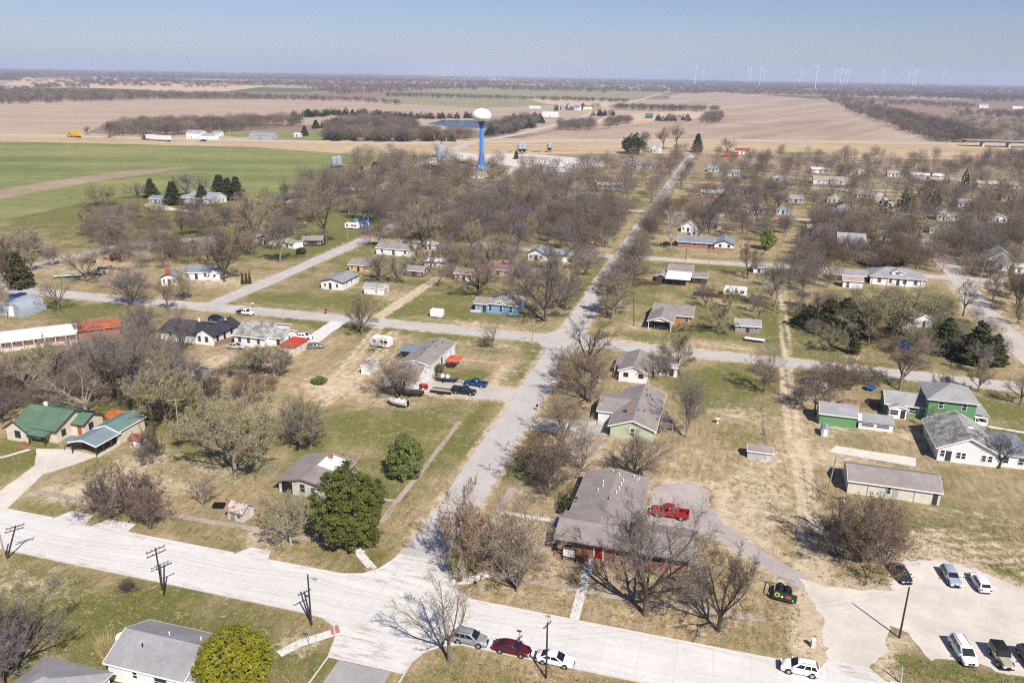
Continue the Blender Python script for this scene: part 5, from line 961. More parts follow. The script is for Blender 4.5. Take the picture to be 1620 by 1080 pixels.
        if kind in ('suv', 'van'):
            for sy in (1, -1): MB().tube([(rr + .15, sy * (wt - .16), zr + .07), (rf - .2, sy * (wt - .16), zr + .07)], [.025, .025], 5).build('roof_rail', BLACK, o)
    return o
SILV, WHT, NAVY, MAROON, BLK, TAN = (.42, .43, .44), (.76, .76, .75), (.012, .018, .045), (.085, .006, .012), (.012, .013, .016), (.40, .35, .25)
g1 = 'cars parked along the main street'; g2 = 'cars in the gravel lot'
car('suv', *P('H', 612, 885), 0, (.22, .235, .25), 'silver grey car parked beneath the low limbed tree', group=g1)
car('sedan', *P('H', 811, 930), -1, MAROON, 'dark maroon sedan between the silver and white parked cars', group=g1)
car('sedan', *P('H', 1014, 982), -1, WHT, 'white sedan with dark windows parked next to the maroon one', group=g1)
car('suv', *P('I', 555, 1025), 180, WHT, 'white sport utility car at the kerb beside the gravel lot entrance', group=g1)
car('sedan', *P('I', 1032, 572), -75, NAVY, 'dark navy car nosed out from the bush at the lot edge', group=g2)
car('wagon', *P('I', 1270, 588), -83, (.30, .33, .40), 'silver blue wagon facing the street in the gravel lot', group=g2)
car('wagon', *P('I', 1407, 615), 97, WHT, 'white wagon showing its rear window at the grass edge of the lot', group=g2)
car('van', *P('I', 1327, 945), -80, WHT, 'long white car beside the tan jeep in the gravel lot', group=g2)
car('jeep', *P('I', 1508, 975), -82, TAN, 'tan jeep with black soft top in the gravel lot', top=BLACK, group=g2, name='jeep')
car('suv', *P('I', 1650, 985), -82, BLK, 'dark car cut off by the right edge of the view', group=g2)
g3 = 'vehicles in the mobile home drive'
car('pickup', *P('E', 638, 630), 176, (.012, .045, .14), 'dark blue pickup truck on the drive, facing the long mobile home', 'pickup_truck', g3)
car('pickup', *P('E', 583, 668), 2, BLK, 'black covered pickup truck with a flat trailer behind it', 'pickup_truck', g3, bed='cover')
car('pickup', *P('D', 1165, 293), -3, WHT, 'white pickup truck with dark flat bed on the cross street', 'pickup_truck', 'pickups', bed='flat')
car('suv', *P('D', 1030, 322), 10, NAVY, 'dark blue car partly hidden behind the charcoal black roof')
car('suv', *P('D', 1445, 408), 10, WHT, 'white car on the drive behind the red roofed garage')
car('wagon', *P('D', 1498, 452), 25, (.16, .155, .15), 'dusty grey car on the grass beside the red roofed garage')
car('sedan', *P('k', 262, 972), 180, (.02, .025, .05), 'dark car sheltered in the gabled carport')
car('suv', *P('k', 285, 262), 180, BLK, 'black car left of the blue grey roofed ranch house', detail=False)
car('sedan', *P('k', 350, 262), 180, (.05, .05, .055), 'dark grey car right by the wall of the blue grey roofed ranch house', detail=False)
car('pickup', *P('n', 830, 295), 40, (.02, .025, .035), 'dark pickup truck with trailer on the lawn by the bare tree', 'pickup_truck', 'pickups')
car('suv', *P('n', 762, 195), 15, (.025, .03, .03), 'dark green black car behind the bare tree beside the dark lane', detail=False)
car('pickup', *P('f', 1075, 520), 180, (.30, .008, .012), 'bright red truck with open flat bed on the crumbling drive', 'pickup_truck', 'pickups', bed=None, sc_=1.12)
car('sedan', *P('m', 625, 238), 180, BLK, 'black car beside the blue clutter yard', detail=False)
car('sedan', *P('m', 530, 272), 170, (.42, .02, .02), 'red car on the grass in front of the blue clutter yard', detail=False)
car('sedan', *P('m', 522, 225), 180, (.03, .16, .42), 'bright blue car between the white camper and the black car', detail=False)
car('van', *P('q', 1508, 512), 30, (.50, .31, .01), 'yellow van in the yard behind the cream outbuilding', detail=False)
car('suv', *P('s', 945, 812), 170, WHT, 'white truck with dark windows in the yard of the white cottage', detail=False)
car('pickup', *P('s', 1085, 606), -30, WHT, 'white pickup truck beside the white gabled back street house', 'pickup_truck', 'pickups', detail=False)
car('pickup', *P('s', 910, 745), 160, (.3, .3, .3), 'pale grey pickup truck behind the white truck in the yard', 'pickup_truck', 'pickups', detail=False)
car('sedan', *P('s', 1592, 662), 180, (.06, .06, .065), 'dark car on the back street at the right edge', detail=False)
car('sedan', *P('A', 965, 432), 180, (.03, .05, .09), 'small dark car on the highway beyond the wheat field', detail=False, sc_=1.5)
car('suv', *P('r', 1025, 770), 0, (.45, .08, .02), 'orange vehicle beside the small pale blue house', detail=False)
car('van', *P('r', 755, 395), 0, (.13, .012, .02), 'dark red van beside the white carports', detail=False, sc_=1.2)
car('van', *P('F', 668, 650), 80, WHT, 'white van half hidden by brush beside the dirt alley')
car('sedan', *P('F', 605, 618), 20, (.03, .03, .04), 'dark car under the brush near the dirt alley')
car('sedan', *P('D', 1120, 452), 10, (.4, .4, .38), 'pale grey car among junk behind the blotchy grey roofed house', detail=False)
# campers
def camper(label, pos, hd, L=7, s=1.):
    o = thing('camper_trailer', label, 'camper', *pos, hd, 'camper trailers'); o.scale = (s, s, s)
    MB().prism([(-L / 2, .5), (L / 2, .5), (L / 2, 2.2), (L / 2 - .5, 2.9), (-L / 2 + .4, 2.9), (-L / 2, 2.4)], -1.2, 1.2, 'y').build('body', MET_WHITE, o)
    for sy in (-1, 1):
        for xx in (-L * .3, L * .1, L * .32): MB().box(xx - .5, sy * 1.2 - .02, 1.5, xx + .5, sy * 1.2 + .02, 2.2).build('window', GLASS, o)
        for xx in (-.5, .4): MB().tube([(xx, sy * .95, .36), (xx, sy * 1.21, .36)], [.36, .36], 12).build('wheel', RUB, o)
    MB().box(L / 2, -.05, .45, L / 2 + 1.2, .05, .55).build('hitch', BLACK, o)
camper('white rounded camper beside the blue clutter yard', P('m', 418, 228), 0, 6.5)
camper('white camper parked at the right edge near the back street', P('s', 1570, 780), -70, 9)
camper('white box camper behind the long mobile home', P('c', 265, 290), -2, 5.4)
# flat trailer, boats
def trailer(label, pos, hd, L=5, W=1.9, sides=False, m=None):
    o = thing('flat_trailer', label, 'trailer', *pos, hd, 'flat trailers')
    MB().box(-L / 2, -W / 2, .5, L / 2, W / 2, .6).build('deck', m or DECKW, o); MB().box(-L / 2, -W / 2 - .05, .45, L / 2, -W / 2, .85 if sides else .62).box(-L / 2, W / 2, .45, L / 2, W / 2 + .05, .85 if sides else .62).build('side_rail', BLACK, o)
    for sy in (-1, 1):
        for xx in (-.4, .4): MB().tube([(xx, sy * (W / 2 + .08), .33), (xx, sy * (W / 2 + .3), .33)], [.33, .33], 12).build('wheel', RUB, o)
    MB().box(L / 2, -.04, .45, L / 2 + 1.2, .04, .55).build('hitch', BLACK, o)
trailer('flat utility trailer with low rails hitched behind the black pickup', P('E', 478, 664), 2, 5.2, 1.9, True)
trailer('long flat white decked trailer on the lawn by the bare tree', P('n', 580, 315), 33, 9, 2.2, False, WHITE)
trailer('pale empty flat trailer beneath the low weathered shed', P('k', 1045, 1075), -8, 5.5, 2.2, False, MET_WHITE)
trailer('low pale trailer hitched to the dark pickup on the lawn', P('n', 895, 245), 38, 5, 1.9, True, DECKW)
def boat(label, pos, hd, hull, inner, L=5.4, cover=None):
    o = thing('boat', label, 'boat', *pos, hd, 'boats on trailers')
    W_ = 1.05; st = [(-L / 2, 1, .75), (-L / 4, 1.02, .72), (L / 6, .95, .74), (L * .36, .6, .82), (L / 2, .06, .95)]; v, f = [], []
    for x_, w_, z_ in st: v += [(x_, -W_ * w_, z_ + .45), (x_, -W_ * w_ * .8, z_ - .1), (x_, 0, z_ - .3), (x_, W_ * w_ * .8, z_ - .1), (x_, W_ * w_, z_ + .45)]
    for i in range(4):
        for k in range(4): f.append((i * 5 + k, i * 5 + k + 1, (i + 1) * 5 + k + 1, (i + 1) * 5 + k))
    f.append((4, 3, 2, 1, 0)); MB().add(v, f).build('hull', hull, o, 40)
    n = len(st); v2 = [(x_, -W_ * w_ * .97, z_ + .42) for x_, w_, z_ in st] + [(x_, W_ * w_ * .97, z_ + .42) for x_, w_, z_ in st]
    MB().add(v2, [(i, i + 1, n + i + 1, n + i) for i in range(n - 1)]).build('deck', inner, o)
    for xx in (() if 'covered' in label else (-1.2, .1)):
        for sy in (-.45, .45): MB().box(xx - .3, sy - .25, 1.1, xx + .3, sy + .25, 1.35).box(xx - .3, sy - .25, 1.35, xx - .18, sy + .25, 1.75).build('seat', WHITE, o)
    MB().box(-L / 2 - .35, -.22, .55, -L / 2, .22, 1.65).build('outboard_motor', BLACK, o)
    MB().box(-L / 2, -.8, .3, L / 2 - .6, -.7, .42).box(-L / 2, .7, .3, L / 2 - .6, .8, .42).box(L / 2 - .9, -.05, .3, L / 2 + 1.1, .05, .4).build('trailer_frame', BLACK, o)
    for sy in (-1, 1): MB().tube([(-.8, sy * .9, .3), (-.8, sy * 1.12, .3)], [.3, .3], 12).build('wheel', RUB, o)
HB = paint('dark_hull', (.03, .033, .04)); HW = paint('white_hull', (.6, .6, .6))
boat('dark bass boat with white seats on a trailer beside the blue pickup', P('E', 505, 610), 0, HB, mat('boat_carpet', (.14, .14, .15), .9))
boat('dark covered boat on a trailer beneath the tree by the garage', P('E', 345, 678), 8, mat('dark_boat_hull', (.04, .03, .028), .6), mat('boat_cover', (.055, .04, .035), .9), 4.8)
boat('white and silver boat on the lawn beside the tree base', P('E', 268, 724), 172, HW, mat('pale_deck', (.45, .43, .42), .6), 5.)
# tractor / implement / semi / truck
def tractor(label, pos, hd, col, s=1.):
    o = thing('tractor', label, 'tractor', *pos, hd); o.scale = (s, s, s); m = paint('tractor_paint', col)
    MB().box(-.4, -.35, .55, 1.1, .35, 1.15).box(-.9, -.6, .75, -.4, .6, 1.).build('body', m, o); MB().box(-.75, -.25, 1, -.35, .25, 1.1).box(-.8, -.25, 1.1, -.7, .25, 1.6).build('seat', BLACK, o)
    for xx, r_ in ((-.6, .6), (.9, .38)):
        for sy in (-1, 1): wh = MB().tube([(xx, sy * .5, r_), (xx, sy * .8, r_)], [r_, r_], 14).build('wheel', RUB, o); MB().tube([(xx, sy * .7, r_), (xx, sy * .82, r_)], [r_ * .5] * 2, 10).build('rim', m, wh)
    MB().tube([(0, 0, 1.1), (-.25, 0, 1.5)], [.03, .03], 5).build('steering_column', BLACK, o)
tractor('small red lawn tractor at the garage corner', P('E', 385, 642), 20, (.42, .03, .02))
tractor('red farm tractor on bare soil beside the dark lane', P('n', 985, 168), 140, (.36, .035, .02), 2.1)
def implement(label, pos, hd):
    o = thing('farm_implement', label, 'farm implement', *pos, hd); m = mat('implement_red', (.33, .04, .025), .7)
    MB().box(-2.4, -.1, .7, 2.4, .1, .9).box(-2.4, 1.2, .7, 2.4, 1.4, .9).box(-.1, -.1, .7, .1, 3.2, .9).build('frame', m, o)
    for k in range(8): MB().tube([(-2.3 + k * .65, 0, .8), (-2.3 + k * .65, -.3, .4), (-2.3 + k * .65, .1, .05)], [.05, .05, .05], 4).build('tine', m, o)
    for sx in (-1.6, 1.6): MB().tube([(sx, 1.5, .4), (sx, 1.75, .4)], [.4, .4], 12).build('wheel', RUB, o)
implement('red farm implement with tines left of the red tractor', P('n', 935, 172), 30)
for k, (x_, lb) in enumerate(((680, 'first from the left, by the dark hopper bins'), (885, 'just right of the close hopper bins'), (915, 'in the middle of the row'), (945, 'nearest the single hopper bin'))):
    implement('red farm implement in the verge, ' + lb, P('t', x_, 384), 10 + 25 * k)
def semi(label, pos, hd, cabc, boxc, L=15, s=1., cab_only=False):
    o = thing('lorry', label, 'truck', *pos, hd, z=.1); o.scale = (s, s, s); m = paint('lorry_paint', cabc)
    MB().prism([(L / 2 - .2, .9), (L / 2 - .2, 3.4), (L / 2 + 1.2, 3.6), (L / 2 + 2, 3.0), (L / 2 + 2.3, 2.0), (L / 2 + 4, 1.8), (L / 2 + 4, .7)], -1.25, 1.25, 'y').build('cab', m, o)
    MB().add([(L / 2 + 2.33, -1, 2.1), (L / 2 + 2.33, 1, 2.1), (L / 2 + 2.04, 1, 2.95), (L / 2 + 2.04, -1, 2.95)], [(0, 1, 2, 3)]).build('windshield', GLASS, o)
    for sy in (-1, 1): MB().box(L / 2 + .9, sy * 1.26 - .01, 2.1, L / 2 + 1.9, sy * 1.26 + .01, 2.9).build('side_window', GLASS, o)
    MB().box(-L / 2, -1.3, 1.15, L / 2 - .6, 1.3, 4.1).build('cargo_box', boxc, o); MB().box(-L / 2, -.6, .85, L / 2 + 1, .6, 1.12).build('chassis', BLACK, o)
    for xx in (-L / 2 + 1.2, -L / 2 + 2.5, L / 2 - .3, L / 2 + 3):
        for sy in (-1, 1): wh = MB().tube([(xx, sy * .9, .5), (xx, sy * 1.28, .5)], [.5, .5], 14).build('wheel', RUB, o); MB().tube([(xx, sy * 1.2, .5), (xx, sy * 1.3, .5)], [.25, .22], 10).build('rim', RIM, wh)
def toward(a, b): return math.degrees(math.atan2(b[1] - a[1], b[0] - a[0]))
hd_ = toward(P('A', 790, 430), P('A', 700, 424))
semi('blue lorry with long white trailer on the highway beyond the wheat', P('A', 752, 429), hd_, (.015, .03, .22), MET_WHITE, 24, 1.35)
semi('yellow lorry with loaded yellow box on the highway', P('A', 362, 413), hd_, (.52, .33, .01), mat('yellow_load', (.58, .36, .015), .7), 8, 1.5)
# blue clutter yard: tarp covered heap with drums
cl = P('m', 500, 190)
for k, (px_, py_, w_, h_, c_) in enumerate(((440, 175, 4.2, 2.2, (.06, .15, .15)), (485, 150, 4.4, 2.4, (.07, .16, .24)), (540, 185, 3.8, 2, (.03, .10, .27)), (545, 145, 2.6, 2.6, (.17, .28, .36)), (490, 200, 3, 1.4, (.025, .09, .25)))):
    o = thing('tarpaulin_heap', ['teal tarpaulin covered heap behind the white camper', 'pale blue tarpaulin covered heap in the middle of the clutter yard', 'bright blue tarpaulin covered heap behind the black car', 'pale blue covered load at the back of the clutter yard', 'low deep blue tarpaulin heap in front of the clutter yard'][k], 'heap', *P('m', px_, py_), 0, 'tarpaulin heaps')
    pr_ = [(w_ / 2, 0), (w_ * .47, h_ * .4), (w_ * .3, h_ * .85), (.05, h_)]; mb = MB().lathe(pr_, 14)
    mb.v = [(a_ * (1 + .18 * math.sin(7 * a_ + b_)), b_ * (1 + .2 * math.cos(3 * a_)) * .7, c2 * (1 + .15 * math.sin(5 * b_ + a_))) for a_, b_, c2 in mb.v]
    mb.build('tarpaulin', mat('tarp', c_, .5, .3, .8), o)
    for q in range(3): MB().lathe([(.35, 0), (.36, .5), (.35, .95)], 10, w_ * .55 + q * .8 - 1, -w_ * .5).build('drum', mat('drum', [(.35, .04, .03), (.5, .5, .5), (.03, .1, .3)][q], .6), o)
land('blue clutter yard', *cl, 7)
o = thing('tarpaulin_heap', 'bright blue tarpaulin heap under the trees behind the cross street', 'heap', *P('F', 1042, 440), 0, 'tarpaulin heaps')
mb = MB().lathe([(2.2, 0), (1.9, .8), (1, 1.3), (.05, 1.4)], 12); mb.v = [(a_, b_ * .7, c2 * (1 + .2 * math.sin(3 * a_))) for a_, b_, c2 in mb.v]; mb.build('tarpaulin', mat('tarp', (.05, .14, .5), .5, .3, .8), o)

# ------------------------------------------------------------------ poles
def pole(label, base, top, arm=0., arm_rot=0., lamp=None, trans=False, m=None, r=.14, two=False, lm=None, name='utility_pole', group='utility poles'):
    x, y = base; o = thing(name, label, name.replace('_', ' '), x, y, 0, group)
    h = height_at(x, y, top[1]); tx, ty, _ = proj(x, y, h)
    # lean in the picture plane turned into a lean of the pole
    d = proj(x, y, h)[2]; lx = (top[0] - tx) * d / FPX; lean = Vector((RV.x * lx, RV.y * lx, 0))
    lean = lean if lean.length < h * .45 else lean * (h * .45 / lean.length)
    tp = Vector((lean.x, lean.y, h)); m = m or POLEW
    MB().tube([(0, 0, -.3), tuple(tp)], [r, r * .7], 9).build('shaft', m, o, 40)
    if arm:
        c, s = math.cos(R(arm_rot)), math.sin(R(arm_rot))
        for q in range(2 if two else 1):
            p = tp * (1 - .035 - .1 * q)
            mb = MB().tube([(p.x - c * arm / 2, p.y - s * arm / 2, p.z), (p.x + c * arm / 2, p.y + s * arm / 2, p.z)], [.075, .075], 6); ca = mb.build('crossarm', m, o)
            for k in (-.46, -.2, .2, .46): MB().lathe([(.05, 0), (.07, .12), (.03, .24)], 8).build('insulator', CHROME, ca).location = (p.x + c * arm * k, p.y + s * arm * k, p.z + .06)
    if lamp is not None:
        c, s = math.cos(R(lamp)), math.sin(R(lamp)); p = tp * .93
        la = MB().tube([tuple(p), (p.x + c * 1.2, p.y + s * 1.2, p.z + .45)], [.04, .035], 6).build('lamp_arm', MET_GAL, o)
        MB().box(-.3, -.14, -.08, .3, .14, .08).build('lamp_head', MET_GAL, la).location = (p.x + c * 1.4, p.y + s * 1.4, p.z + .46)
    if trans:
        p = tp * .82; MB().lathe([(.28, 0), (.28, .85), (.2, .95)], 14, p.x + .42, p.y - .1).build('transformer', MET_GAL, o).location = (0, 0, p.z)
    if lm: land(lm, x, y, 1)
    return o
Pp = P
pole('dark leaning utility pole with double crossarm beside the bottom left street', P('G', 30, 490), px('G', 74, 332), 2.4, 55, two=True)
pole('grey pole beside the dark leaning pole at the left edge', P('G', 24, 486), px('G', -2, 372), m=POLEG)
pole('taller of the twin poles on the street lawn, with crossarm', P('G', 771, 640), px('G', 737, 440), 2.7, 65, two=True, lm='twin street poles')
pole('shorter of the twin poles on the street lawn, with crossarm', P('G', 776, 664), px('G', 779, 520), 2.2, 65)
pole('taller of the corner poles, carrying a street lamp', P('G', 1478, 806), px('G', 1460, 565), lamp=-20, trans=False, lm='corner poles')
pole('shorter leaning corner pole with small crossarm', P('G', 1481, 800), px('G', 1443, 645), 1.9, 60)
pole('bare pole rising beside the white parked sedan', P('H', 972, 1056), px('H', 978, 795), 1.6, 70, lamp=100)
pole('tall bare dark pole at the edge of the gravel lot', P('I', 1028, 865), px('I', 1076, 625), lm='gravel lot pole')
pole('bare leaning pole beside the long low storage building', P('I', 682, 190), px('I', 730, 5), m=POLEG)
pole('pole with crossarm and transformer rising from the multi stemmed bush', P('I', 745, 400), px('I', 747, 195), 2.6, 10, trans=True)
pole('white steel pole at the bottom edge by the gravel lot', P('I', 1036, 1078), px('I', 1044, 1000), m=MET_GAL, r=.12)
pole('pale street light pole at the cross street corner', P('E', 905, 442), px('E', 911, 312), lamp=20, m=POLEG, lm='cross street light')
pole('wooden pole with dark basket behind the attached garage', P('E', 212, 545), px('E', 205, 432), 1.2, 0, m=POLEG)
pole('dark pole in front of the brown roofed carport house', P('E', 1389, 346), px('E', 1388, 212), r=.13)
pole('wooden pole behind the white porched house', P('k', 652, 490), px('k', 655, 292), 1.4, 0, m=POLEG)
pole('wooden pole with crossarm near the grassy alley', P('k', 1322, 385), px('k', 1343, 178), 3.2, 0, m=POLEG, lm='grassy alley pole')
pole('tall wooden pole behind the crossarm pole by the lime tree', P('k', 1278, 278), px('k', 1298, 85), m=POLEG)
pole('dark thin pole at the near lawn of the ranch house', P('k', 455, 388), px('k', 470, 250), r=.12)
pole('pole with transformer beside the dark evergreen clump', P('k', 1458, 800), px('k', 1474, 640), 1.6, 0, trans=True, m=POLEG)
pole('pale pole beside the white camper and red car', P('m', 380, 342), px('m', 368, 150), m=POLEG)
pole('pale pole in front of the white garage', P('m', 634, 870), px('m', 624, 690), m=POLEG, r=.12)
pole('tall pale pole behind the clutter yard', P('m', 793, 155), px('m', 790, 5), m=POLEG)
pole('pale pole beside the small brown garage', P('m', 875, 700), px('m', 868, 570), m=POLEG, r=.12)
pole('grey pole with white lamp arm above the green lawn left of the olive tree', P('D', 852, 885), px('D', 832, 690), 3.2, 25, m=POLEG)
pole('pale pole at the edge of the wheat near the evergreens', P('q', 1065, 315), px('q', 1060, 240), m=POLEG, r=.16)
pole('brown pole among the red brown brush', P('q', 312, 870), px('q', 303, 720), m=POLEG)
pole('pale pole near the broad east street corner', P('l', 1235, 532), px('l', 1262, 392), m=POLEG)
pole('grey leaning pole by the steep roofed pale house', P('l', 1283, 605), px('l', 1335, 425), m=POLEG)
pole('pole near the orange vehicle and small pale blue house', P('r', 1005, 660), px('r', 1012, 520), 3, 0, m=POLEG)
pole('pole beyond the alley near the far white house', P('r', 968, 425), px('r', 975, 320), 3, 0, m=POLEG)
for k, (x_, y0_, y1_) in enumerate(((655, 412, 368), (890, 400, 366), (1040, 392, 350), (1088, 424, 375), (1468, 432, 388), (1708, 435, 415))):
    pole('highway pole beside the ' + ['end of the roadside grove', 'two storey highway farmhouse', 'right end of the highway farmhouse', 'farm track entrance', 'green meadow and pond wood', 'dark pond wood edge'][k], P('A', x_, y0_), px('A', x_, y1_), m=POLEG, r=.35)
def wire(label, a, b, sag=.8, n=3, gap=.9):
    (x0, y0, z0), (x1, y1, z1) = a, b; o = thing('power_line', label, 'power line', x0, y0, 0, 'power lines'); L_ = math.hypot(x1 - x0, y1 - y0); nx_, ny_ = -(y1 - y0) / L_, (x1 - x0) / L_
    for k in range(n):
        of = (k - (n - 1) / 2) * gap; pts_ = []
        for q in range(13):
            f_ = q / 12; pts_.append(((x1 - x0) * f_ + nx_ * of, (y1 - y0) * f_ + ny_ * of, z0 + (z1 - z0) * f_ - sag * 4 * f_ * (1 - f_)))
        MB().tube(pts_, [.007] * 13, 4, False).build('wire', BLACK, o)
def top_of(tile, bx, by, ty, f_=.96):
    x, y = P(tile, bx, by); return (x, y, height_at(x, y, px(tile, 0, ty)[1]) * f_)
tA, tB, tC = top_of('G', 30, 490, 335), top_of('G', 771, 640, 445), top_of('G', 1478, 806, 570); tD, tE, tF = top_of('I', 745, 400, 200), top_of('I', 682, 190, 10), top_of('H', 972, 1056, 800)
wire('power line from the left edge pole to the twin street poles', tA, tB); wire('power line from the twin street poles to the corner poles', tB, tC); wire('power line from the corner poles to the pole by the white sedan', tC, tF, .9, 2)
wire('power line from the bush pole to the storage building pole', tD, tE, .4, 2); wire('power line from the white sedan pole towards the gravel lot pole', tF, top_of('I', 1028, 865, 630), 1.1, 2)
# ------------------------------------------------------------------ signs and small things
x_, y_ = P('H', 1080, 500); o = thing('notice_board', 'white notice board on dark posts in front of the brick building', 'notice board', x_, y_, -4); land('white notice board', x_, y_, 1)
MB().box(-.95, -.06, .75, .95, .06, 2.0).build('board', WHITE, o)
for s in (-1, 1): MB().box(s * 1.02 - .07, -.07, 0, s * 1.02 + .07, .07, 2.25).build('post', BLACK, o)
MB().box(-.95, -.05, 2.0, .95, .05, 2.12).build('cap_rail', BLACK, o)
# bag trailer with painted front
x_, y_ = P('I', 470, 700); o = thing('refuse_trailer', 'cage trailer of black bags with painted green front panel showing a sunflower', 'trailer', x_, y_, -8); land('painted refuse trailer', x_, y_, 2)
MB().box(-1.2, .1, .45, 1.2, 3, .6).build('deck', BLACK, o)
cg = MB()
for q in ((-1.2, .1), (1.2, .1), (-1.2, 3), (1.2, 3)): cg.box(q[0] - .05, q[1] - .05, .5, q[0] + .05, q[1] + .05, 2.)
cg.box(-1.25, 2.95, 1.9, 1.25, 3.05, 2.02).box(-1.25, .1, 1.9, -1.15, 3, 2.02).box(1.15, .1, 1.9, 1.25, 3, 2.02).box(-1.22, .1, 1.1, -1.18, 3, 1.2).box(1.18, .1, 1.1, 1.22, 3, 1.2); cg.build('cage', MET_GAL, o)
bagm = NT('black_bag').done((.01, .01, .012), .25)
for k in range(7):
    bx_, by_ = -.6 + (k % 2) * 1.1 + random.uniform(-.15, .15), .6 + (k // 2) * .65; mb = MB().lathe([(.3, 0), (.55, .3), (.5, .65), (.2, .9), (.08, 1.)], 9, bx_, by_)
    mb.v = [(a_ + .05 * math.sin(9 * b_ + c2 * 7), b_ + .05 * math.cos(8 * a_), c2) for a_, b_, c2 in mb.v]; mb.build('refuse_bag', bagm, o).location = (0, 0, .6 + .12 * (k % 3))
p_ = MB().box(-1.3, -.02, .45, 1.9, .06, 1.75).build('front_panel', paint('panel_green', (.01, .045, .018), .5), o)
def disc(cx, cz, r_, m, nm, y0=-.035, n=14): MB().tube([(cx, y0, cz), (cx, y0 - .02, cz)], [r_, r_], n).build(nm, m, p_)
fl = MB()
for k in range(10):
    a_ = k * math.pi / 5; fl.tube([(-.75 + .26 * math.cos(a_), -.03, 1.2 + .26 * math.sin(a_)), (-.75 + .26 * math.cos(a_), -.05, 1.2 + .26 * math.sin(a_))], [.13, .13], 8)
fl.build('sunflower_petals', paint('panel_yellow', (.75, .5, .08), .5), p_); disc(-.75, 1.2, .17, BROWNW, 'sunflower_centre', -.05)
disc(-.08, 1.05, .17, WHITE, 'painted_dot'); disc(1.4, .8, .12, mat('pale_green_paint', (.4, .6, .4), .6), 'painted_dot')
mb = MB().tube([(.75, -.035, 1.15), (.75, -.055, 1.15)], [.34, .34], 16); mb.v = [(.75 + (a_ - .75) * 1.35, b_, 1.15 + (c2 - 1.15) * .75) for a_, b_, c2 in mb.v]; mb.build('painted_red_flower', paint('panel_red', (.45, .06, .07), .5), p_)
for sx in (-1, 1): MB().tube([(sx * 1.25, 1.6, .35), (sx * 1.45, 1.6, .35)], [.35, .35], 12).build('wheel', RUB, o)
x_, y_ = P('I', 617, 908); o = thing('utility_cabinet', 'small pale utility cabinet on the grass strip beside the lot entrance', 'cabinet', x_, y_, 10)
MB().box(-.25, -.2, 0, .25, .2, 1.15).build('body', mat('cabinet_beige', (.55, .52, .45), .6), o); MB().box(-.28, -.23, 1.15, .28, .23, 1.22).build('lid', WHITE, o)
for lb, p0, mm in (('black mailbox on a post beside the long street', P('E', 928, 748), BLACK), ('dark mailbox beside the cross street in front of the wheat side house', P('m', 193, 955), BLACK), ('white mailbox beside the white flatbed pickup', P('b', 918, 195), WHITE), ('black mailbox beside the cross street drive', P('b', 1542, 250), BLACK)):
    o = thing('mailbox', lb, 'mailbox', *p0, 0, 'mailboxes'); MB().box(-.06, -.06, 0, .06, .06, 1.1).build('post', POLEW, o)
    MB().prism([(-.2, 1.1), (.2, 1.1), (.2, 1.3), (.12, 1.42), (-.12, 1.42), (-.2, 1.3)], -.35, .35, 'y').build('box', mm, o)
x_, y_ = P('H', 1010, 430); o = thing('garden_bench', 'dark bench at the corner of the brick building', 'bench', x_ + 1, y_ - 1.2, 0)
MB().box(-.9, -.25, .42, .9, .25, .5).build('seat', BLACK, o); MB().box(-.9, .2, .5, .9, .27, 1.0).build('backrest', BLACK, o)
for sx in (-.8, .8): MB().box(sx - .05, -.25, 0, sx + .05, .25, .42).build('leg', BLACK, o)
# fences
def fence(label, pts, hh=1.1, m=None, step=2.4, rails=2, r=.05, solid=False, cat='fence', name='fence'):
    x0, y0 = pts[0]; o = thing(name, label, cat, x0, y0); m = m or WOOD
    pp = densify([(a_ - x0, b_ - y0) for a_, b_ in pts], step, 0, False)
    for q in pp: MB().box(q[0] - r, q[1] - r, 0, q[0] + r, q[1] + r, hh).build('post', m, o)
    rl = MB()
    for a_, b_ in zip(pp[:-1], pp[1:]):
        d = (Vector(b_) - Vector(a_)).normalized(); n_ = Vector((-d.y, d.x)) * .02
        if solid: rl.add([(a_[0] - n_.x, a_[1] - n_.y, .08), (b_[0] - n_.x, b_[1] - n_.y, .08), (b_[0] + n_.x, b_[1] + n_.y, .08), (a_[0] + n_.x, a_[1] + n_.y, .08)] + [(a_[0] - n_.x, a_[1] - n_.y, hh - .05), (b_[0] - n_.x, b_[1] - n_.y, hh - .05), (b_[0] + n_.x, b_[1] + n_.y, hh - .05), (a_[0] + n_.x, a_[1] + n_.y, hh - .05)], [(3, 2, 1, 0), (4, 5, 6, 7), (0, 1, 5, 4), (1, 2, 6, 5), (2, 3, 7, 6), (3, 0, 4, 7)])
        else:
            for k in range(rails): z = hh * (k + 1) / (rails + .3); rl.tube([(*a_, z), (*b_, z)], [r * .55] * 2, 4)
    rl.build('board_panel' if solid else 'rail', m, o)
fence('pale low board edging fence along the mobile home lawn', [(-64.2, 181.9), (-54.0, 182.6)], .45, mat('pale_timber', (.52, .43, .30), .9, .1, 1., 'boards'), 2.5, solid=True)
fence('pale low board fence along the street side of the mobile home lawn', [(-54.6, 194), (-53.4, 182.4), (-52.2, 169.6)], .45, mat('pale_timber', (.52, .43, .30), .9, .1, 1., 'boards'), 2.5, solid=True)
fence('brown board fence between the two white houses', [P('b', 600, 530), P('b', 755, 485), P('b', 757, 440)], 1.5, mat('fence_brown', (.22, .15, .105), .9, .15, 1., 'boards'), 1.8, solid=True)
fence('dark board fence behind the white porched house', [P('k', 5, 600), P('k', 250, 600)], 1.6, BROWNW, 2.4, solid=True)
fence('dark board fence beside the white box camper', [P('k', 520, 690), P('k', 770, 712)], 1.5, BROWNW, 2.4, solid=True)
fence('thin wire fence around the garden plot left of the alley', [P('d', 1340, 735), P('d', 1640, 765)], 1.3, MET_GAL, 3, 3, .03)
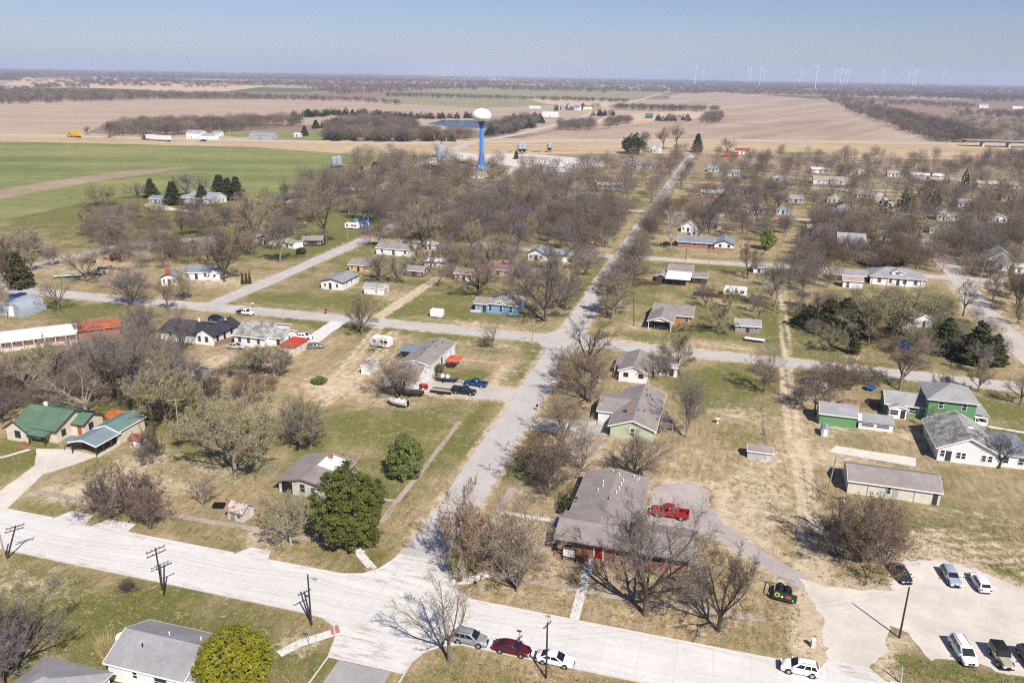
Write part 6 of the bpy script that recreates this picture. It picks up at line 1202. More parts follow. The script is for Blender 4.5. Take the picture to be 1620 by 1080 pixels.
fence('thin wire fence running up the west edge of the alley', [P('F', 400, 905), P('F', 388, 745), P('F', 360, 740)], 1.4, MET_GAL, 3, 3, .035)
fence('dead low wire fence below the mobile home lots', [P('E', 0, 728), P('E', 330, 760), P('E', 560, 800)], 1.0, POLEG, 3, 2, .04)
fence('low weathered fence around the ragged garden bed', [P('e', 245, 565), P('e', 470, 590), P('e', 700, 620)], .5, GREYB, 2, 1, .05)
h = House('shed', 'small brown roofed shed with pale panel walls in the open yard', 'shed', *P('F', 305, 972), lm='small brown yard shed')
h.gable(0, 0, 4.6, 2.6, 1.7, 2.4, 'x', mat('panel_wall', (.42, .42, .40), .7, .1, .8, 'boards'), SH_BROWN, .25, .15); h.door('S', 0, 3.9, LBLUE, .8, 1.5, .03); h.end()
x_, y_ = P('d', 1410, 895); o = thing('bird_bath', 'small white bird bath in the open yard behind the sage house', 'bird bath', x_, y_); MB().lathe([(.25, 0), (.12, .1), (.1, .8), (.45, .95), (.5, 1.05), (.4, 1.0)], 14).build('basin', WHITE, o)
x_, y_ = P('F', 890, 650); o = thing('trampoline', 'blue rimmed trampoline beside brush near the green house', 'trampoline', x_, y_)
MB().lathe([(1.1, .7), (1.35, .7), (1.35, .8), (1.1, .82)], 24).build('rim_pad', paint('pad_blue', (.03, .1, .35), .5), o); MB().lathe([(.02, .72), (1.1, .74)], 24).build('mat', BLACK, o)
for k in range(6): MB().tube([(1.25 * math.cos(k), 1.25 * math.sin(k), 0), (1.25 * math.cos(k), 1.25 * math.sin(k), .7)], [.04] * 2, 5).build('leg', MET_GAL, o)
# rubble heap in main street verge, brush heap near green house
def heap(label, pos, w_, d_, h_, m, name='rubble_heap', cat='heap', n=60, s=(.15, .5)):
    o = thing(name, label, cat, *pos); mb = MB()
    for _ in range(n):
        a_, r_ = random.uniform(0, 6.28), math.sqrt(random.random()); q = (math.cos(a_) * r_ * w_ / 2, math.sin(a_) * r_ * d_ / 2); sz = random.uniform(*s); z = h_ * (1 - r_) * random.random()
        L_ = sz * random.uniform(1, 3); th = random.uniform(0, 3.14); ph = random.uniform(-.4, .6)
        dv = Vector((math.cos(th) * math.cos(ph), math.sin(th) * math.cos(ph), math.sin(ph))) * L_ / 2; c = Vector((*q, z + .1)); mb.tube([tuple(c - dv), tuple(c + dv)], [sz * .3, sz * .22], 4)
    mb.build('pile', m, o)
heap('heap of broken pale rubble and branches at the street verge', P('G', 1275, 425), 5, 3.4, .7, mat('rubble', (.42, .34, .26), .95, .3), n=90, s=(.1, .3))
heap('heap of pale brush beside the tangled street trees', P('G', 565, 310), 6, 3.6, .6, mat('pale_brush', (.42, .33, .25), .95, .3), n=110, s=(.06, .16))
heap('heap of red brown boards behind the green outbuilding', P('F', 840, 715), 9, 4, 1., mat('red_brush', (.24, .10, .065), .95, .3), n=110, s=(.1, .3))
heap('scattered firewood and junk in front of the white house with paired windows', P('e', 800, 490), 7, 3, .6, mat('junk', (.28, .16, .11), .9, .5), n=70, s=(.08, .3))
heap('collapsed grey lumber beside the derelict house', P('i', 140, 300), 4, 4, .6, mat('grey_lumber', (.33, .29, .25), .95, .3), n=260, s=(.06, .14), name='lumber_pile')
heap('pile of brown earth on the bare soil near the red tractor', P('n', 1050, 250), 9, 5, .8, mat('earth', (.22, .12, .08), .95, .3), n=120, s=(.2, .5), name='earth_heap')
heap('grey scrap heap under the dense brush at the far yard', P('F', 800, 500), 6, 2.4, .6, mat('grey_scrap', (.5, .47, .43), .8, .4), n=50, s=(.1, .35))
o = thing('pond_liner', 'black plastic tub on the grass beside the leaning shed', 'tub', *P('G', 1040, 245), 15); mb = MB().box(-.9, -.6, 0, .9, .6, .5); mb.build('body', BLACK, o); MB().box(-.95, -.65, .5, .95, .65, .56).build('lid', bagm, o); o.name = 'storage_tub'
# corner sign and hydrant like things
o = thing('street_sign', 'small street sign on a thin post at the corner path', 'street sign', *P('G', 1468, 905)); MB().tube([(0, 0, 0), (0, 0, 2.6)], [.03, .03], 6).build('post', MET_GAL, o); MB().box(-.45, -.015, 2.45, .45, .015, 2.65).build('blade', MET_GAL, o)
o = thing('stop_sign', 'red stop sign at the street corner below the bushy trees', 'stop sign', *P('H', 660, 645), 90)
MB().tube([(0, 0, 0), (0, 0, 2.4)], [.03, .03], 6).build('post', MET_GAL, o); mb = MB().tube([(0, -.05, 2.3), (0, -.03, 2.3)], [.38, .38], 8); mb.build('plate', paint('sign_red', (.4, .015, .02), .4), o)
# ------------------------------------------------------------------ wind turbines
TUR = [(65, 132, 84, 9000), (100, 131, 96, 12500), (313, 131, 94, 12500), (325, 138, 90, 9500), (373, 140, 82, 8000), (390, 130, 97, 13000), (560, 131, 98, 12500), (641, 150, 80, 6200), (727, 132, 96, 12000), (757, 142, 86, 8200), (775, 131, 97, 12500), (789, 131, 97, 13000), (957, 133, 97, 12000), (1075, 135, 100, 12000), (1101, 135, 99, 11500), (1112, 135, 101, 13000), (1243, 135, 100, 12500)]
TW = mat('turbine_white', (.80, .80, .80), .5, .02)
for k, (x_, yb, yh, dist) in enumerate(TUR):
    X_, _ = px('C', x_, 0); hub = px('C', x_, yh)
    d = raydir((X_ - 810) / FPX, -(hub[1] - 540) / FPX); t_ = dist / math.hypot(d.x, d.y); hx, hy, hz_ = d.x * t_, d.y * t_, max(CAMH + d.z * t_, 95.)
    big = {7: 'largest wind turbine on the horizon', 9: 'tall wind turbine right of the largest one', 4: 'tall wind turbine left of the largest one'}
    o = thing('wind_turbine', big.get(k, f'tiny white wind turbine, number {k + 1} from the left along the horizon'), 'wind turbine', hx, hy, 20 + 8 * math.sin(k), 'wind turbines on the horizon')
    if k not in big:
        o['label'] = f'{["first", "second", "third", "fourth", "fifth", "sixth", "seventh", "eighth", "ninth", "tenth", "eleventh", "twelfth", "thirteenth", "fourteenth", "fifteenth", "sixteenth", "last"][k]} wind turbine from the left along the hazy horizon'
    rt = max(1.8, dist * .00023)
    MB().tube([(0, 0, 0), (0, 0, hz_)], [rt, rt * .65], 10).build('tower', TW, o); MB().box(-rt * .7, -4, hz_ - 2, rt * .7, 5, hz_ + 2.5).build('nacelle', TW, o)
    Rb = hz_ * .29; a0 = k * .7
    for q in range(3):
        a_ = a0 + q * 2.094; ex, ez = math.sin(a_), math.cos(a_); wd = rt * .62
        MB().add([(ex * 1 - ez * wd, -4.5, hz_ + ez * 1 + ex * wd), (ex * 1 + ez * wd, -4.5, hz_ + ez * 1 - ex * wd), (ex * Rb + ez * wd * .25, -4.3, hz_ + ez * Rb - ex * wd * .25), (ex * Rb - ez * wd * .25, -4.3, hz_ + ez * Rb + ex * wd * .25),
                  (ex * 1 - ez * wd, -5.4, hz_ + ez * 1 + ex * wd), (ex * 1 + ez * wd, -5.4, hz_ + ez * 1 - ex * wd), (ex * Rb + ez * wd * .25, -4.6, hz_ + ez * Rb - ex * wd * .25), (ex * Rb - ez * wd * .25, -4.6, hz_ + ez * Rb + ex * wd * .25)],
                 [(3, 2, 1, 0), (4, 5, 6, 7), (0, 1, 5, 4), (1, 2, 6, 5), (2, 3, 7, 6), (3, 0, 4, 7)]).build('blade', TW, o)
# ------------------------------------------------------------------ trees
def twig_mat(name, col, rough=.9):
    t = NT(name); oi = t.n('ShaderNodeObjectInfo').outputs['Random']
    n1 = t.noise(.5, 3)
    return t.done(t.scale(t.rgb(col), t.math('MULTIPLY', t.ramp(oi, 0, 1, .82, 1.2), t.ramp(n1, .3, .7, .8, 1.2))), rough)
TWC = {k: twig_mat('twigs_' + k, c) for k, c in {'grey': (0.179, 0.150, 0.131), 'brown': (0.170, 0.117, 0.086), 'purple': (0.170, 0.136, 0.138), 'tan': (0.260, 0.204, 0.145), 'pale': (0.359, 0.307, 0.253),
       'dark': (0.090, 0.072, 0.061), 'rust': (0.196, 0.139, 0.102), 'olive': (0.224, 0.195, 0.114)}.items()}
BARK = {'bark': twig_mat('bark', (.12, .095, .075)), 'pale': twig_mat('pale_bark', (.33, .285, .24)), 'dark': twig_mat('dark_bark', (.055, .043, .036)), 'grey': twig_mat('grey_bark', (.20, .165, .135))}
def leaf_mat(name, c1, c2, sc_=.8, tr=.25):
    t = NT(name); n1 = t.noise(sc_, 4, None, .65); oi = t.n('ShaderNodeObjectInfo').outputs['Random']
    c = t.scale(t.mix(t.ramp(n1, .33, .67), c1, c2), t.ramp(oi, 0, 1, .85, 1.15)); m = t.done(c, .7); return m
LEAF = {'cedar': leaf_mat('cedar_leaf', (.028, .036, .012), (.078, .084, .028)), 'bronze': leaf_mat('bronze_cedar_leaf', (.035, .035, .012), (.085, .075, .028)), 'juniper': leaf_mat('juniper_leaf', (.042, .052, .01), (.135, .14, .028)),
        'lime': leaf_mat('lime_leaf', (.11, .115, .007), (.29, .262, .02)), 'holly': leaf_mat('holly_leaf', (.055, .08, .018), (.17, .19, .06)), 'bright': leaf_mat('bright_leaf', (.10, .14, .02), (.2, .23, .05)),
        'bud': leaf_mat('budding_leaf', (.23, .21, .10), (.36, .33, .18)), 'rust': leaf_mat('dead_leaf', (.19, .11, .06), (.33, .205, .12)), 'deadbrown': leaf_mat('brown_dead_leaf', (.12, .085, .07), (.25, .18, .145)), 'straw': leaf_mat('straw', (.45, .35, .16), (.62, .50, .26))}
def rdir(r): 
    v = Vector((r.gauss(0, 1), r.gauss(0, 1), r.gauss(0, 1))); return v.normalized()
def gen_bare(seed, H, fork, limbs, p0, p1, L0, up, rr=.021, tw=1., kids=(6, 6, 7, 3), bud=0., single=True, budsize=.2):
    r = random.Random(seed); T_, C_, B_ = MB(), MB(), MB()
    def tri(p, q, wd):
        d = (q - p).normalized(); s = d.cross(rdir(r)); s = s.normalized() * wd
        b = len(C_.v); C_.v += [tuple(p - s), tuple(p + s), tuple(q)]; C_.f.append((b, b + 1, b + 2))
    def budat(q):
        a, c = rdir(r) * budsize * r.uniform(.6, 1.2), rdir(r) * budsize * r.uniform(.5, 1.)
        b = len(B_.v); B_.v += [tuple(q - a), tuple(q + c), tuple(q + a), tuple(q - c)]; B_.f.append((b, b + 1, b + 2, b + 3))
    def br(p, d, L, rad, lv):
        if lv >= 3:
            q = p + d * L; tri(p, q, .013 * tw if lv == 3 else .010 * tw)
            if bud and r.random() < bud: budat(q)
            if lv == 3:
                for k in range(kids[3]):
                    t_ = r.uniform(.25, 1); nd = (d + rdir(r) * .75 + Vector((0, 0, .15))).normalized(); br(p + d * L * t_, nd, L * r.uniform(.4, .75), 0, 4)
            return
        ns = 5 if lv == 0 else 4 if lv == 1 else 3
        pts, rs = [p], [rad]; q = p.copy(); dd = d.copy()
        for i in range(ns):
            dd = (dd + rdir(r) * (.16 + .07 * lv) + Vector((0, 0, up * (.35 if lv == 0 else .22)))).normalized()
            q = q + dd * L / ns; pts.append(q.copy()); rs.append(rad * (1 - .72 * (i + 1) / ns))
        (T_ if lv < 2 else C_).tube(pts, rs, 6 if lv == 0 else 4 if lv == 1 else 3, False)
        for k in range(kids[lv]):
            t_ = (k + r.uniform(.2, 1.2)) / kids[lv]; t_ = .22 + .78 * min(t_, 1.) if lv < 2 else .1 + .9 * min(t_, 1.)
            i = min(int(t_ * ns), ns - 1); f_ = t_ * ns - i; pp = pts[i].lerp(pts[i + 1], min(f_, 1)); ax = (pts[i + 1] - pts[i]).normalized()
            o_ = ax.cross(rdir(r)).normalized(); an = r.uniform(.5, 1.05) if t_ < .95 else r.uniform(.1, .4)
            nd = (ax * math.cos(an) + o_ * math.sin(an)).normalized()
            if nd.z < -.15: nd.z *= -.4; nd.normalize()
            br(pp, nd, L * r.uniform(.42, .62) * (1.12 - .45 * t_), max(rad * (1 - .7 * t_) * .55, .012), lv + 1)
    R0 = H * rr; fz = H * fork
    bend = Vector((r.uniform(-.08, .08), r.uniform(-.08, .08), 0)) * fz
    if single:
        T_.tube([(0, 0, -.2), (0, 0, .12 * H * fork + .1), (bend.x * .6, bend.y * .6, fz * .6), (bend.x, bend.y, fz), (bend.x, bend.y, fz + H * .06)], [R0 * 1.55, R0 * 1.1, R0, R0 * .95, R0 * .5], 8, False)
    for k in range(limbs):
        az = 6.283 * (k + r.uniform(-.3, .3)) / limbs * 1.0; pit = R(r.uniform(p0, p1))
        d = Vector((math.sin(pit) * math.cos(az), math.sin(pit) * math.sin(az), math.cos(pit)))
        st = Vector((bend.x, bend.y, fz * r.uniform(.72, 1.05))) if single else Vector((math.cos(az) * R0, math.sin(az) * R0, -.1))
        br(st, d, H * L0 * r.uniform(.82, 1.12), R0 * (.62 if single else .5), 0)
    return T_, C_, B_
VAR = {}
def variant(key, *mbs, names=('trunk', 'crown', 'leaves')):
    allv = np.array([v for mb in mbs for v in mb.v]); rad = np.percentile(np.hypot(allv[:, 0], allv[:, 1]), 96); H = np.percentile(allv[:, 2], 99.7)
    VAR.setdefault(key, []).append(([mb.mesh(n) if mb.v else None for mb, n in zip(mbs, names)], rad * 2, H))
for sd in (1, 2, 3):
    variant('spread', *gen_bare(10 + sd, 10, .20, 8, 18, 68, .60, .22, tw=1.4, kids=(6, 7, 7, 4))); variant('round', *gen_bare(20 + sd, 10, .16, 9, 8, 72, .52, .15, tw=1.45, kids=(6, 7, 7, 4)))
    variant('upright', *gen_bare(30 + sd, 10, .07, 10, 4, 34, .68, .25, rr=.014, tw=1.7, kids=(6, 7, 7, 3))); variant('tall', *gen_bare(40 + sd, 10, .30, 7, 8, 48, .50, .25, rr=.018, tw=1.7, kids=(6, 7, 7, 4)))
    variant('bushy', *gen_bare(50 + sd, 7, .03, 11, 10, 68, .66, .18, rr=.014, tw=1.55, kids=(6, 7, 7, 3), single=False))
for sd in (1, 2):
    variant('budding', *gen_bare(60 + sd, 10, .18, 9, 10, 74, .53, .13, bud=.75, budsize=.065, tw=1.8, kids=(6, 7, 7, 4))); variant('leafy', *gen_bare(70 + sd, 8, .06, 10, 8, 66, .62, .15, rr=.016, bud=.6, budsize=.075, tw=1.5, single=False))
    variant('sparse', *gen_bare(80 + sd, 9, .22, 6, 15, 58, .58, .25, kids=(5, 6, 6, 3), tw=1.5))
def leafball(r, mb, c, rx, ry, rz, n, s, out=None):
    for _ in range(n):
        q = rdir(r) * (r.random() ** .5); p = Vector((c[0] + q.x * rx, c[1] + q.y * ry, c[2] + q.z * rz))
        nn = ((out or q) + rdir(r) * .9).normalized(); a = nn.orthogonal().normalized(); a = (a + nn.cross(a) * r.uniform(-1.5, 1.5)).normalized() * s * r.uniform(.6, 1.3); b = nn.cross(a).normalized() * s * r.uniform(.5, 1.)
        k = len(mb.v); mb.v += [tuple(p - a * .5 - b * .4), tuple(p + a * .5 - b * .4), tuple(p + b * .8 + a * r.uniform(-.3, .3))]; mb.f.append((k, k + 1, k + 2))
def gen_conifer(seed, H, W, power=.75, base=.06, n=430, s=.34, tri=13, lean=0):
    r = random.Random(seed); T_, L_ = MB(), MB(); T_.tube([(0, 0, -.2), (0, 0, H * .5), (0, 0, H * .93)], [H * .022, H * .014, H * .004], 7, False)
    lob = [r.uniform(.78, 1.1) for _ in range(9)]
    for k in range(n):
        f_ = 1 - math.sqrt(r.random()) if power < .9 else r.random(); z = H * (base + (1 - base) * f_); az = r.uniform(0, 6.283)
        Rz = W / 2 * (1 - f_) ** power * lob[int(az / 6.2832 * 9) % 9] * (1 + .16 * math.sin(f_ * 34 + az * 2))
        if f_ < .1: Rz *= .55 + 4.5 * f_
        q = Rz * (r.uniform(.62, 1.) if r.random() < .78 else r.uniform(.1, .6)); o = Vector((math.cos(az), math.sin(az), .35)).normalized()
        leafball(r, L_, (q * math.cos(az), q * math.sin(az), z - .05 * q), .42 * s / .34 * 1.1, .42 * s / .34 * 1.1, .3 * s / .34, tri, s, o)
    return T_, L_, MB()
def gen_globe(seed, W, H, n, s, tri, zb=.04, flat=.55, rough=.14, taper=0., spread=1.35):
    r = random.Random(seed); T_, L_ = MB(), MB(); T_.tube([(0, 0, -.2), (0, 0, H * .45)], [.3, .15], 7, False)
    ph = [r.uniform(0, 6.28) for _ in range(6)]
    for k in range(n):
        d = rdir(r); az = math.atan2(d.y, d.x)
        lump = 1 + rough * (math.sin(3 * az + ph[0] + 4 * d.z) + math.sin(5 * d.z + 2 * az + ph[1]) + .8 * math.sin(7 * az - 6 * d.z + ph[2])) * .5
        tp = 1 - taper * max(0, d.z * .5 + .5); f_ = r.uniform(.84, 1.) if r.random() < .82 else r.uniform(.3, .85)
        p = Vector((d.x * W / 2 * lump * f_ * tp, d.y * W / 2 * lump * f_ * tp, H * (zb + .5 * (1 - zb)) + d.z * H * .5 * (1 - zb) * lump * f_))
        if p.z < .1: continue
        leafball(r, L_, p, s * spread, s * spread, s * spread * flat, tri, s, (d + Vector((0, 0, .5))).normalized())
    return T_, L_, MB()
NM = ('trunk', 'crown', 'leaves')
for sd in (1, 2, 3): variant('cedar', *gen_conifer(100 + sd, 9, 5.2, .72, .05, 460, .36, 13), names=('trunk', 'crown', 'leaves'))
for sd in (1, 2): variant('cone', *gen_conifer(110 + sd, 10, 4.6, .95, .05, 420, .34, 12)); variant('evergreen_round', *gen_globe(130 + sd, 7, 7, 520, .42, 13, .05, .6, .3))
variant('juniper', *gen_globe(140, 8.8, 11.2, 900, .24, 52, .03, .42, .26, spread=2.6)); variant('lime', *gen_globe(141, 8.4, 7.2, 4200, .135, 15, .01, .8, .09)); variant('holly', *gen_globe(142, 6.4, 6.2, 560, .19, 34, .02, .7, .2, .42, 2.2))
variant('ball', *gen_globe(143, 2, 1.5, 260, .14, 12, .02, .8, .1)); variant('column', *gen_conifer(144, 4, 1.2, .5, .03, 160, .2, 10))
def gen_straw(seed):
    r = random.Random(seed); L_ = MB()
    for _ in range(700):
        a = r.uniform(0, 6.28); q = math.sqrt(r.random()) * .8; p = Vector((q * math.cos(a), q * math.sin(a), 0)); d = Vector((math.cos(a) * q * .5 + r.gauss(0, .15), math.sin(a) * q * .5 + r.gauss(0, .15), 1)) * r.uniform(1., 2.2); s = rdir(r) * .035
        k = len(L_.v); L_.v += [tuple(p - s), tuple(p + s), tuple(p + d)]; L_.f.append((k, k + 1, k + 2))
    return MB(), L_, MB()
variant('straw', *gen_straw(9))
EVG = {'cedar', 'cone', 'evergreen_round', 'juniper', 'lime', 'holly', 'ball', 'column', 'straw'}
TREES = []
def plant(style, x, y, H, W, col, label=None, bark='bark', leaf=None, name=None, cat=None, rot=None, var=None, group=None):
    vs_ = VAR[style]; k = var if var is not None else len(TREES) % len(vs_); (ms, W0, H0) = vs_[k % len(vs_)]
    shrub = H < 3.2 or style in ('ball', 'straw', 'lime')
    name = name or ('shrub' if shrub else 'evergreen_tree' if style in EVG else 'bare_tree'); cat = cat or ('shrub' if shrub else 'tree')
    o = thing(name, label, cat, x, y, 0, group); o.rotation_euler = (0, 0, random.uniform(0, 6.28) if rot is None else rot)
    o.scale = (W / W0, W / W0, H / H0)
    for i, me in enumerate(ms):
        if me is None: continue
        if not me.materials: me.materials.append(None)
        c = bpy.data.objects.new(NM[i], me); COL.objects.link(c); c.parent = o; c.material_slots[0].link = 'OBJECT'
        if style in EVG: c.material_slots[0].material = BARK['bark'] if i == 0 else LEAF[col]
        else: c.material_slots[0].material = BARK[bark] if i == 0 else TWC[col] if i == 1 else LEAF[leaf or ('rust' if col == 'rust' else 'deadbrown' if col in ('brown', 'dark') else 'bud')]
    TREES.append((o, style, col, x, y, H, W)); return o
def T(tile, bx, by, ty, w_, style, col, label=None, **kw):
    x, y = P(tile, bx, by); H = height_at(x, y, px(tile, 0, ty)[1]); W = w_ / TL[tile][2] * proj(x, y)[2] / FPX
    if style not in EVG: H *= 1.1; W *= 1.1
    return plant(style, x, y, H, W, col, label, **kw)
# near trees, each read off the photograph -----------------------------------
T('G', 480, 290, 70, 250, 'bushy', 'dark', 'tangled dark multi stemmed tree beside the pale brush heap')
T('G', 640, 300, 60, 300, 'leafy', 'brown', 'dense reddish brown tree still holding dead leaves at the street verge', leaf='deadbrown'); T('G', 712, 350, 150, 200, 'leafy', 'brown', 'smaller reddish brown leafy tree just in front of the dense one', leaf='deadbrown')
T('G', 965, 252, 95, 170, 'sparse', 'grey', 'small twiggy bare tree beside the black plastic tub', bark='grey')
T('G', 1380, 422, 195, 300, 'budding', 'tan', 'pale budding tree between the leaning shed and the round juniper', bark='pale')
T('G', 80, 1030, 640, 440, 'round', 'grey', 'large dense grey tree at the bottom left corner'); T('G', 20, 1100, 820, 320, 'round', 'purple', 'lower grey tree cut by the bottom left corner')
T('G', 605, 655, 590, 90, 'bushy', 'dark', 'small twiggy shrub in the street lawn, near the twin poles', name='shrub', cat='shrub')
T('G', 1128, 1120, 850, 345, 'lime', 'lime', 'large rounded lime yellow bush at the bottom edge'); T('G', 1110, 1150, 985, 190, 'bushy', 'grey', 'grey twiggy shrub in front of the lime yellow bush', name='shrub', cat='shrub')
T('G', 510, 950, 850, 110, 'straw', 'straw', 'clump of tall straw coloured grass behind the broad grey roof', name='grass_clump', cat='grass clump')
T('H', 48, 425, 62, 325, 'juniper', 'juniper', 'big rounded dark green juniper by the street corner', rot=0.5)
T('E', 310, 1065, 862, 168, 'holly', 'holly', 'dense green evergreen bush beside the broken sidewalk')
T('H', 600, 560, 170, 330, 'leafy', 'rust', 'wide orange brown tree with dead leaves at the street corner', leaf='rust'); T('H', 835, 645, 240, 420, 'upright', 'tan', 'multi stemmed bare tree spreading beside the orange brown one', bark='grey')
T('H', 560, 600, 420, 130, 'leafy', 'olive', 'low olive brown bush at the foot of the orange brown tree', leaf='bud', name='shrub', cat='shrub'); T('E', -30 + 0, 0 + 40, 0, 10, 'sparse', 'grey') if False else None
T('H', 512, 975, 580, 480, 'sparse', 'pale', 'broad pale bare tree with a low leaning limb by the silver car', bark='grey')
T('H', 1442, 755, 215, 600, 'spread', 'grey', 'tall grey bare tree standing in front of the brick building', bark='bark', var=1); T('I', 168, 832, 470, 430, 'spread', 'dark', 'dark trunked bare tree near the painted refuse trailer', bark='dark', var=2)
T('I', 830, 505, 205, 480, 'bushy', 'brown', 'wide brown multi stemmed tree around the transformer pole'); T('I', 740, 480, 300, 300, 'bushy', 'dark', 'darker low tree overlapping the transformer pole foot'); T('I', 960, 500, 300, 260, 'bushy', 'tan', 'pale tan scrubby tree behind the navy car')
T('E', 960, 1085, 850, 340, 'bushy', 'brown', 'low dark brown spreading tree beside the long street'); T('E', 1145, 1032, 790, 220, 'upright', 'pale', 'pale fan shaped tree on the sage house lawn', bark='pale'); T('E', 1055, 900, 680, 220, 'upright', 'tan', 'pale tan upright tree at the sage house drive')
T('H', 1425, 105, -110, 300, 'spread', 'tan', 'thin tan tree behind the roof of the brick building', bark='grey'); T('E', 1390, 1060, 880, 260, 'sparse', 'dark', 'dark limbed leaning tree behind the roof of the brick building', bark='dark'); T('H', 975, 190, 20, 260, 'bushy', 'dark', 'dark brown shrubby tree left of the brick building')
T('H', 1095, 270, 190, 110, 'evergreen_round', 'bronze', 'low bronze shrub against the west wall of the brick building', name='shrub', cat='shrub'); T('H', 1045, 275, 235, 45, 'ball', 'cedar', 'small dark round shrub at the brick building side path')
T('E', 1175, 705, 480, 330, 'round', 'rust', 'reddish brown bare tree beside the long street', leaf='rust'); T('E', 1165, 560, 325, 310, 'sparse', 'dark', 'dark open bare tree over the cross street corner', bark='dark'); T('E', 1080, 610, 440, 180, 'bushy', 'olive', 'low olive shrubby tree at the street verge')
T('E', 718, 452, 318, 120, 'sparse', 'tan', 'slim bare tree on the lawn in front of the cross street', bark='grey'); T('E', 690, 450, 395, 90, 'bushy', 'olive', 'low olive shrub at the foot of the slim bare tree', name='shrub', cat='shrub')
T('E', 98, 385, 212, 185, 'round', 'brown', 'dense round brown tree at the end of the dirt lane'); T('E', 275, 695, 500, 260, 'upright', 'tan', 'multi stemmed tree in front of the attached garage', bark='dark'); T('E', 160, 470, 395, 110, 'sparse', 'pale', 'small pale tree in front of the box camper', bark='pale')
T('E', 970, 325, 25, 370, 'round', 'grey', 'big dense grey tree right of the blue cottage'); T('E', 880, 230, 60, 260, 'spread', 'purple', 'grey purple tree behind the blue cottage'); T('E', 1060, 270, 40, 220, 'round', 'tan', 'pale grey tree nearest the long street behind the blue cottage')
T('E', 1285, 305, 110, 240, 'budding', 'grey', 'leaning bare tree beside the carport house drive', bark='pale'); T('E', 1290, 180, 60, 230, 'bushy', 'brown', 'dark brown tree at the street side left of the dark fence'); T('E', 1390, 130, 40, 240, 'round', 'rust', 'rusty brown tree in front of the white porched house')
T('E', 650, 205, 20, 240, 'spread', 'brown', 'brown bare tree left of the blue cottage roof', bark='dark'); T('E', 180, 135, 10, 170, 'round', 'grey', 'rounded grey tree behind the white garage by the dirt lane'); T('E', 265, 145, 10, 130, 'spread', 'grey', 'grey tree beside the small brown garage'); T('E', 465, 160, 60, 130, 'sparse', 'tan', 'small tan tree at the top of the dirt lane')
T('E', 465, 566, 528, 48, 'ball', 'holly', 'small round green shrub at the corner of the attached garage')
T('d', 1030, 440, 20, 330, 'budding', 'olive', 'yellowish budding tree right of the plain white house', bark='grey'); T('d', 752, 528, 250, 230, 'sparse', 'tan', 'pale forked tree trunk at the corner of the plain white house', bark='pale'); T('d', 1112, 1032, 470, 340, 'upright', 'grey', 'fan shaped grey tree behind the sage house deck', bark='grey', var=0); T('d', 930, 460, 330, 110, 'bushy', 'brown', 'brown shrubby tree behind the forked trunk')
T('d', 850, 980, 840, 180, 'bushy', 'tan', 'twiggy shrub at the south east corner of the sage house', name='shrub', cat='shrub')
T('E', 1500, 602, 470, 170, 'spread', 'grey', 'small spreading tree over a dark green mat shrub'); T('D', 1515, 618, 590, 75, 'ball', 'holly', 'dark green mat shrub on the dry lawn')
T('D', 1118, 1055, 680, 420, 'budding', 'tan', 'large pale budding tree left of the derelict house', bark='grey', var=0); T('D', 960, 900, 720, 260, 'budding', 'olive', 'olive budding tree joined to the large pale one', var=1)
T('D', 1420, 935, 690, 250, 'round', 'grey', 'dark trunked grey tree behind the derelict house'); T('D', 1475, 922, 725, 230, 'budding', 'olive', 'pale olive tree at the lawn edge behind the derelict house', bark='pale'); T('D', 720, 1000, 790, 150, 'bushy', 'dark', 'dead ivy covered tree right of the rusty striped shed')
T('D', 570, 725, 395, 470, 'spread', 'grey', 'huge spreading grey tree behind the green roofed bungalow', bark='dark', var=0); T('D', 408, 760, 540, 380, 'spread', 'tan', 'pale trunked tree rising behind the bungalow roof', bark='pale', var=1); T('D', 150, 680, 470, 280, 'spread', 'tan', 'thick pale trunked tree on the lawn left of the bungalow', bark='pale', var=2)
T('D', 790, 830, 550, 300, 'budding', 'olive', 'olive brown tree behind the teal grey garage roof'); T('D', 862, 475, 265, 140, 'upright', 'purple', 'lilac grey tree in front of the black roofed house'); T('D', 1300, 585, 430, 210, 'budding', 'grey', 'leaning pale trunked tree in front of the red roofed garage', bark='pale'); T('D', 1200, 580, 450, 190, 'budding', 'olive', 'olive tree in front of the blotchy grey roofed house')
T('D', 1190, 680, 570, 170, 'bushy', 'brown', 'low brown brushy tree on the bare yard'); T('D', 985, 705, 560, 220, 'bushy', 'dark', 'dark brushy tree below the weathered grey barn'); T('D', 900, 620, 500, 150, 'bushy', 'grey', 'grey brushy tree beside the weathered grey barn')
T('D', 282, 275, 105, 210, 'sparse', 'tan', 'open bare tree on the lawn beside the blue containers'); T('D', 620, 255, 80, 250, 'upright', 'grey', 'dense grey fan shaped tree beside the west street'); T('D', 798, 280, 130, 100, 'tall', 'tan', 'twin trunked tree at the street bend'); T('D', 410, 140, -20, 210, 'spread', 'tan', 'spreading bare tree beside the flat white trailer')
T('D', 865, 225, 80, 130, 'leafy', 'olive', 'round olive bush in front of the grey roofed house', leaf='bud'); T('D', 385, 412, 300, 150, 'sparse', 'grey', 'small bare tree in front of the motel', bark='dark'); T('D', 30, 315, 130, 90, 'tall', 'pale', 'thin pale tree at the left edge before the round roofed building', bark='pale'); T('D', 650, 335, 260, 160, 'leafy', 'olive', 'olive yellow bush behind the motel end', leaf='bud')
T('D', 100, 165, 0, 120, 'cedar', 'bronze', 'bronze green cedar beside the west street'); T('D', 40, 140, -60, 130, 'round', 'dark', 'dark tree left of the bronze green cedar')
T('A', 1065, 1095, 865, 190, 'round', 'brown', 'tall rounded brown tree behind the grey roofed house', bark='dark'); T('A', 475, 738, 628, 185, 'bushy', 'olive', 'lone olive brown tree at the edge of the wheat field', bark='grey')
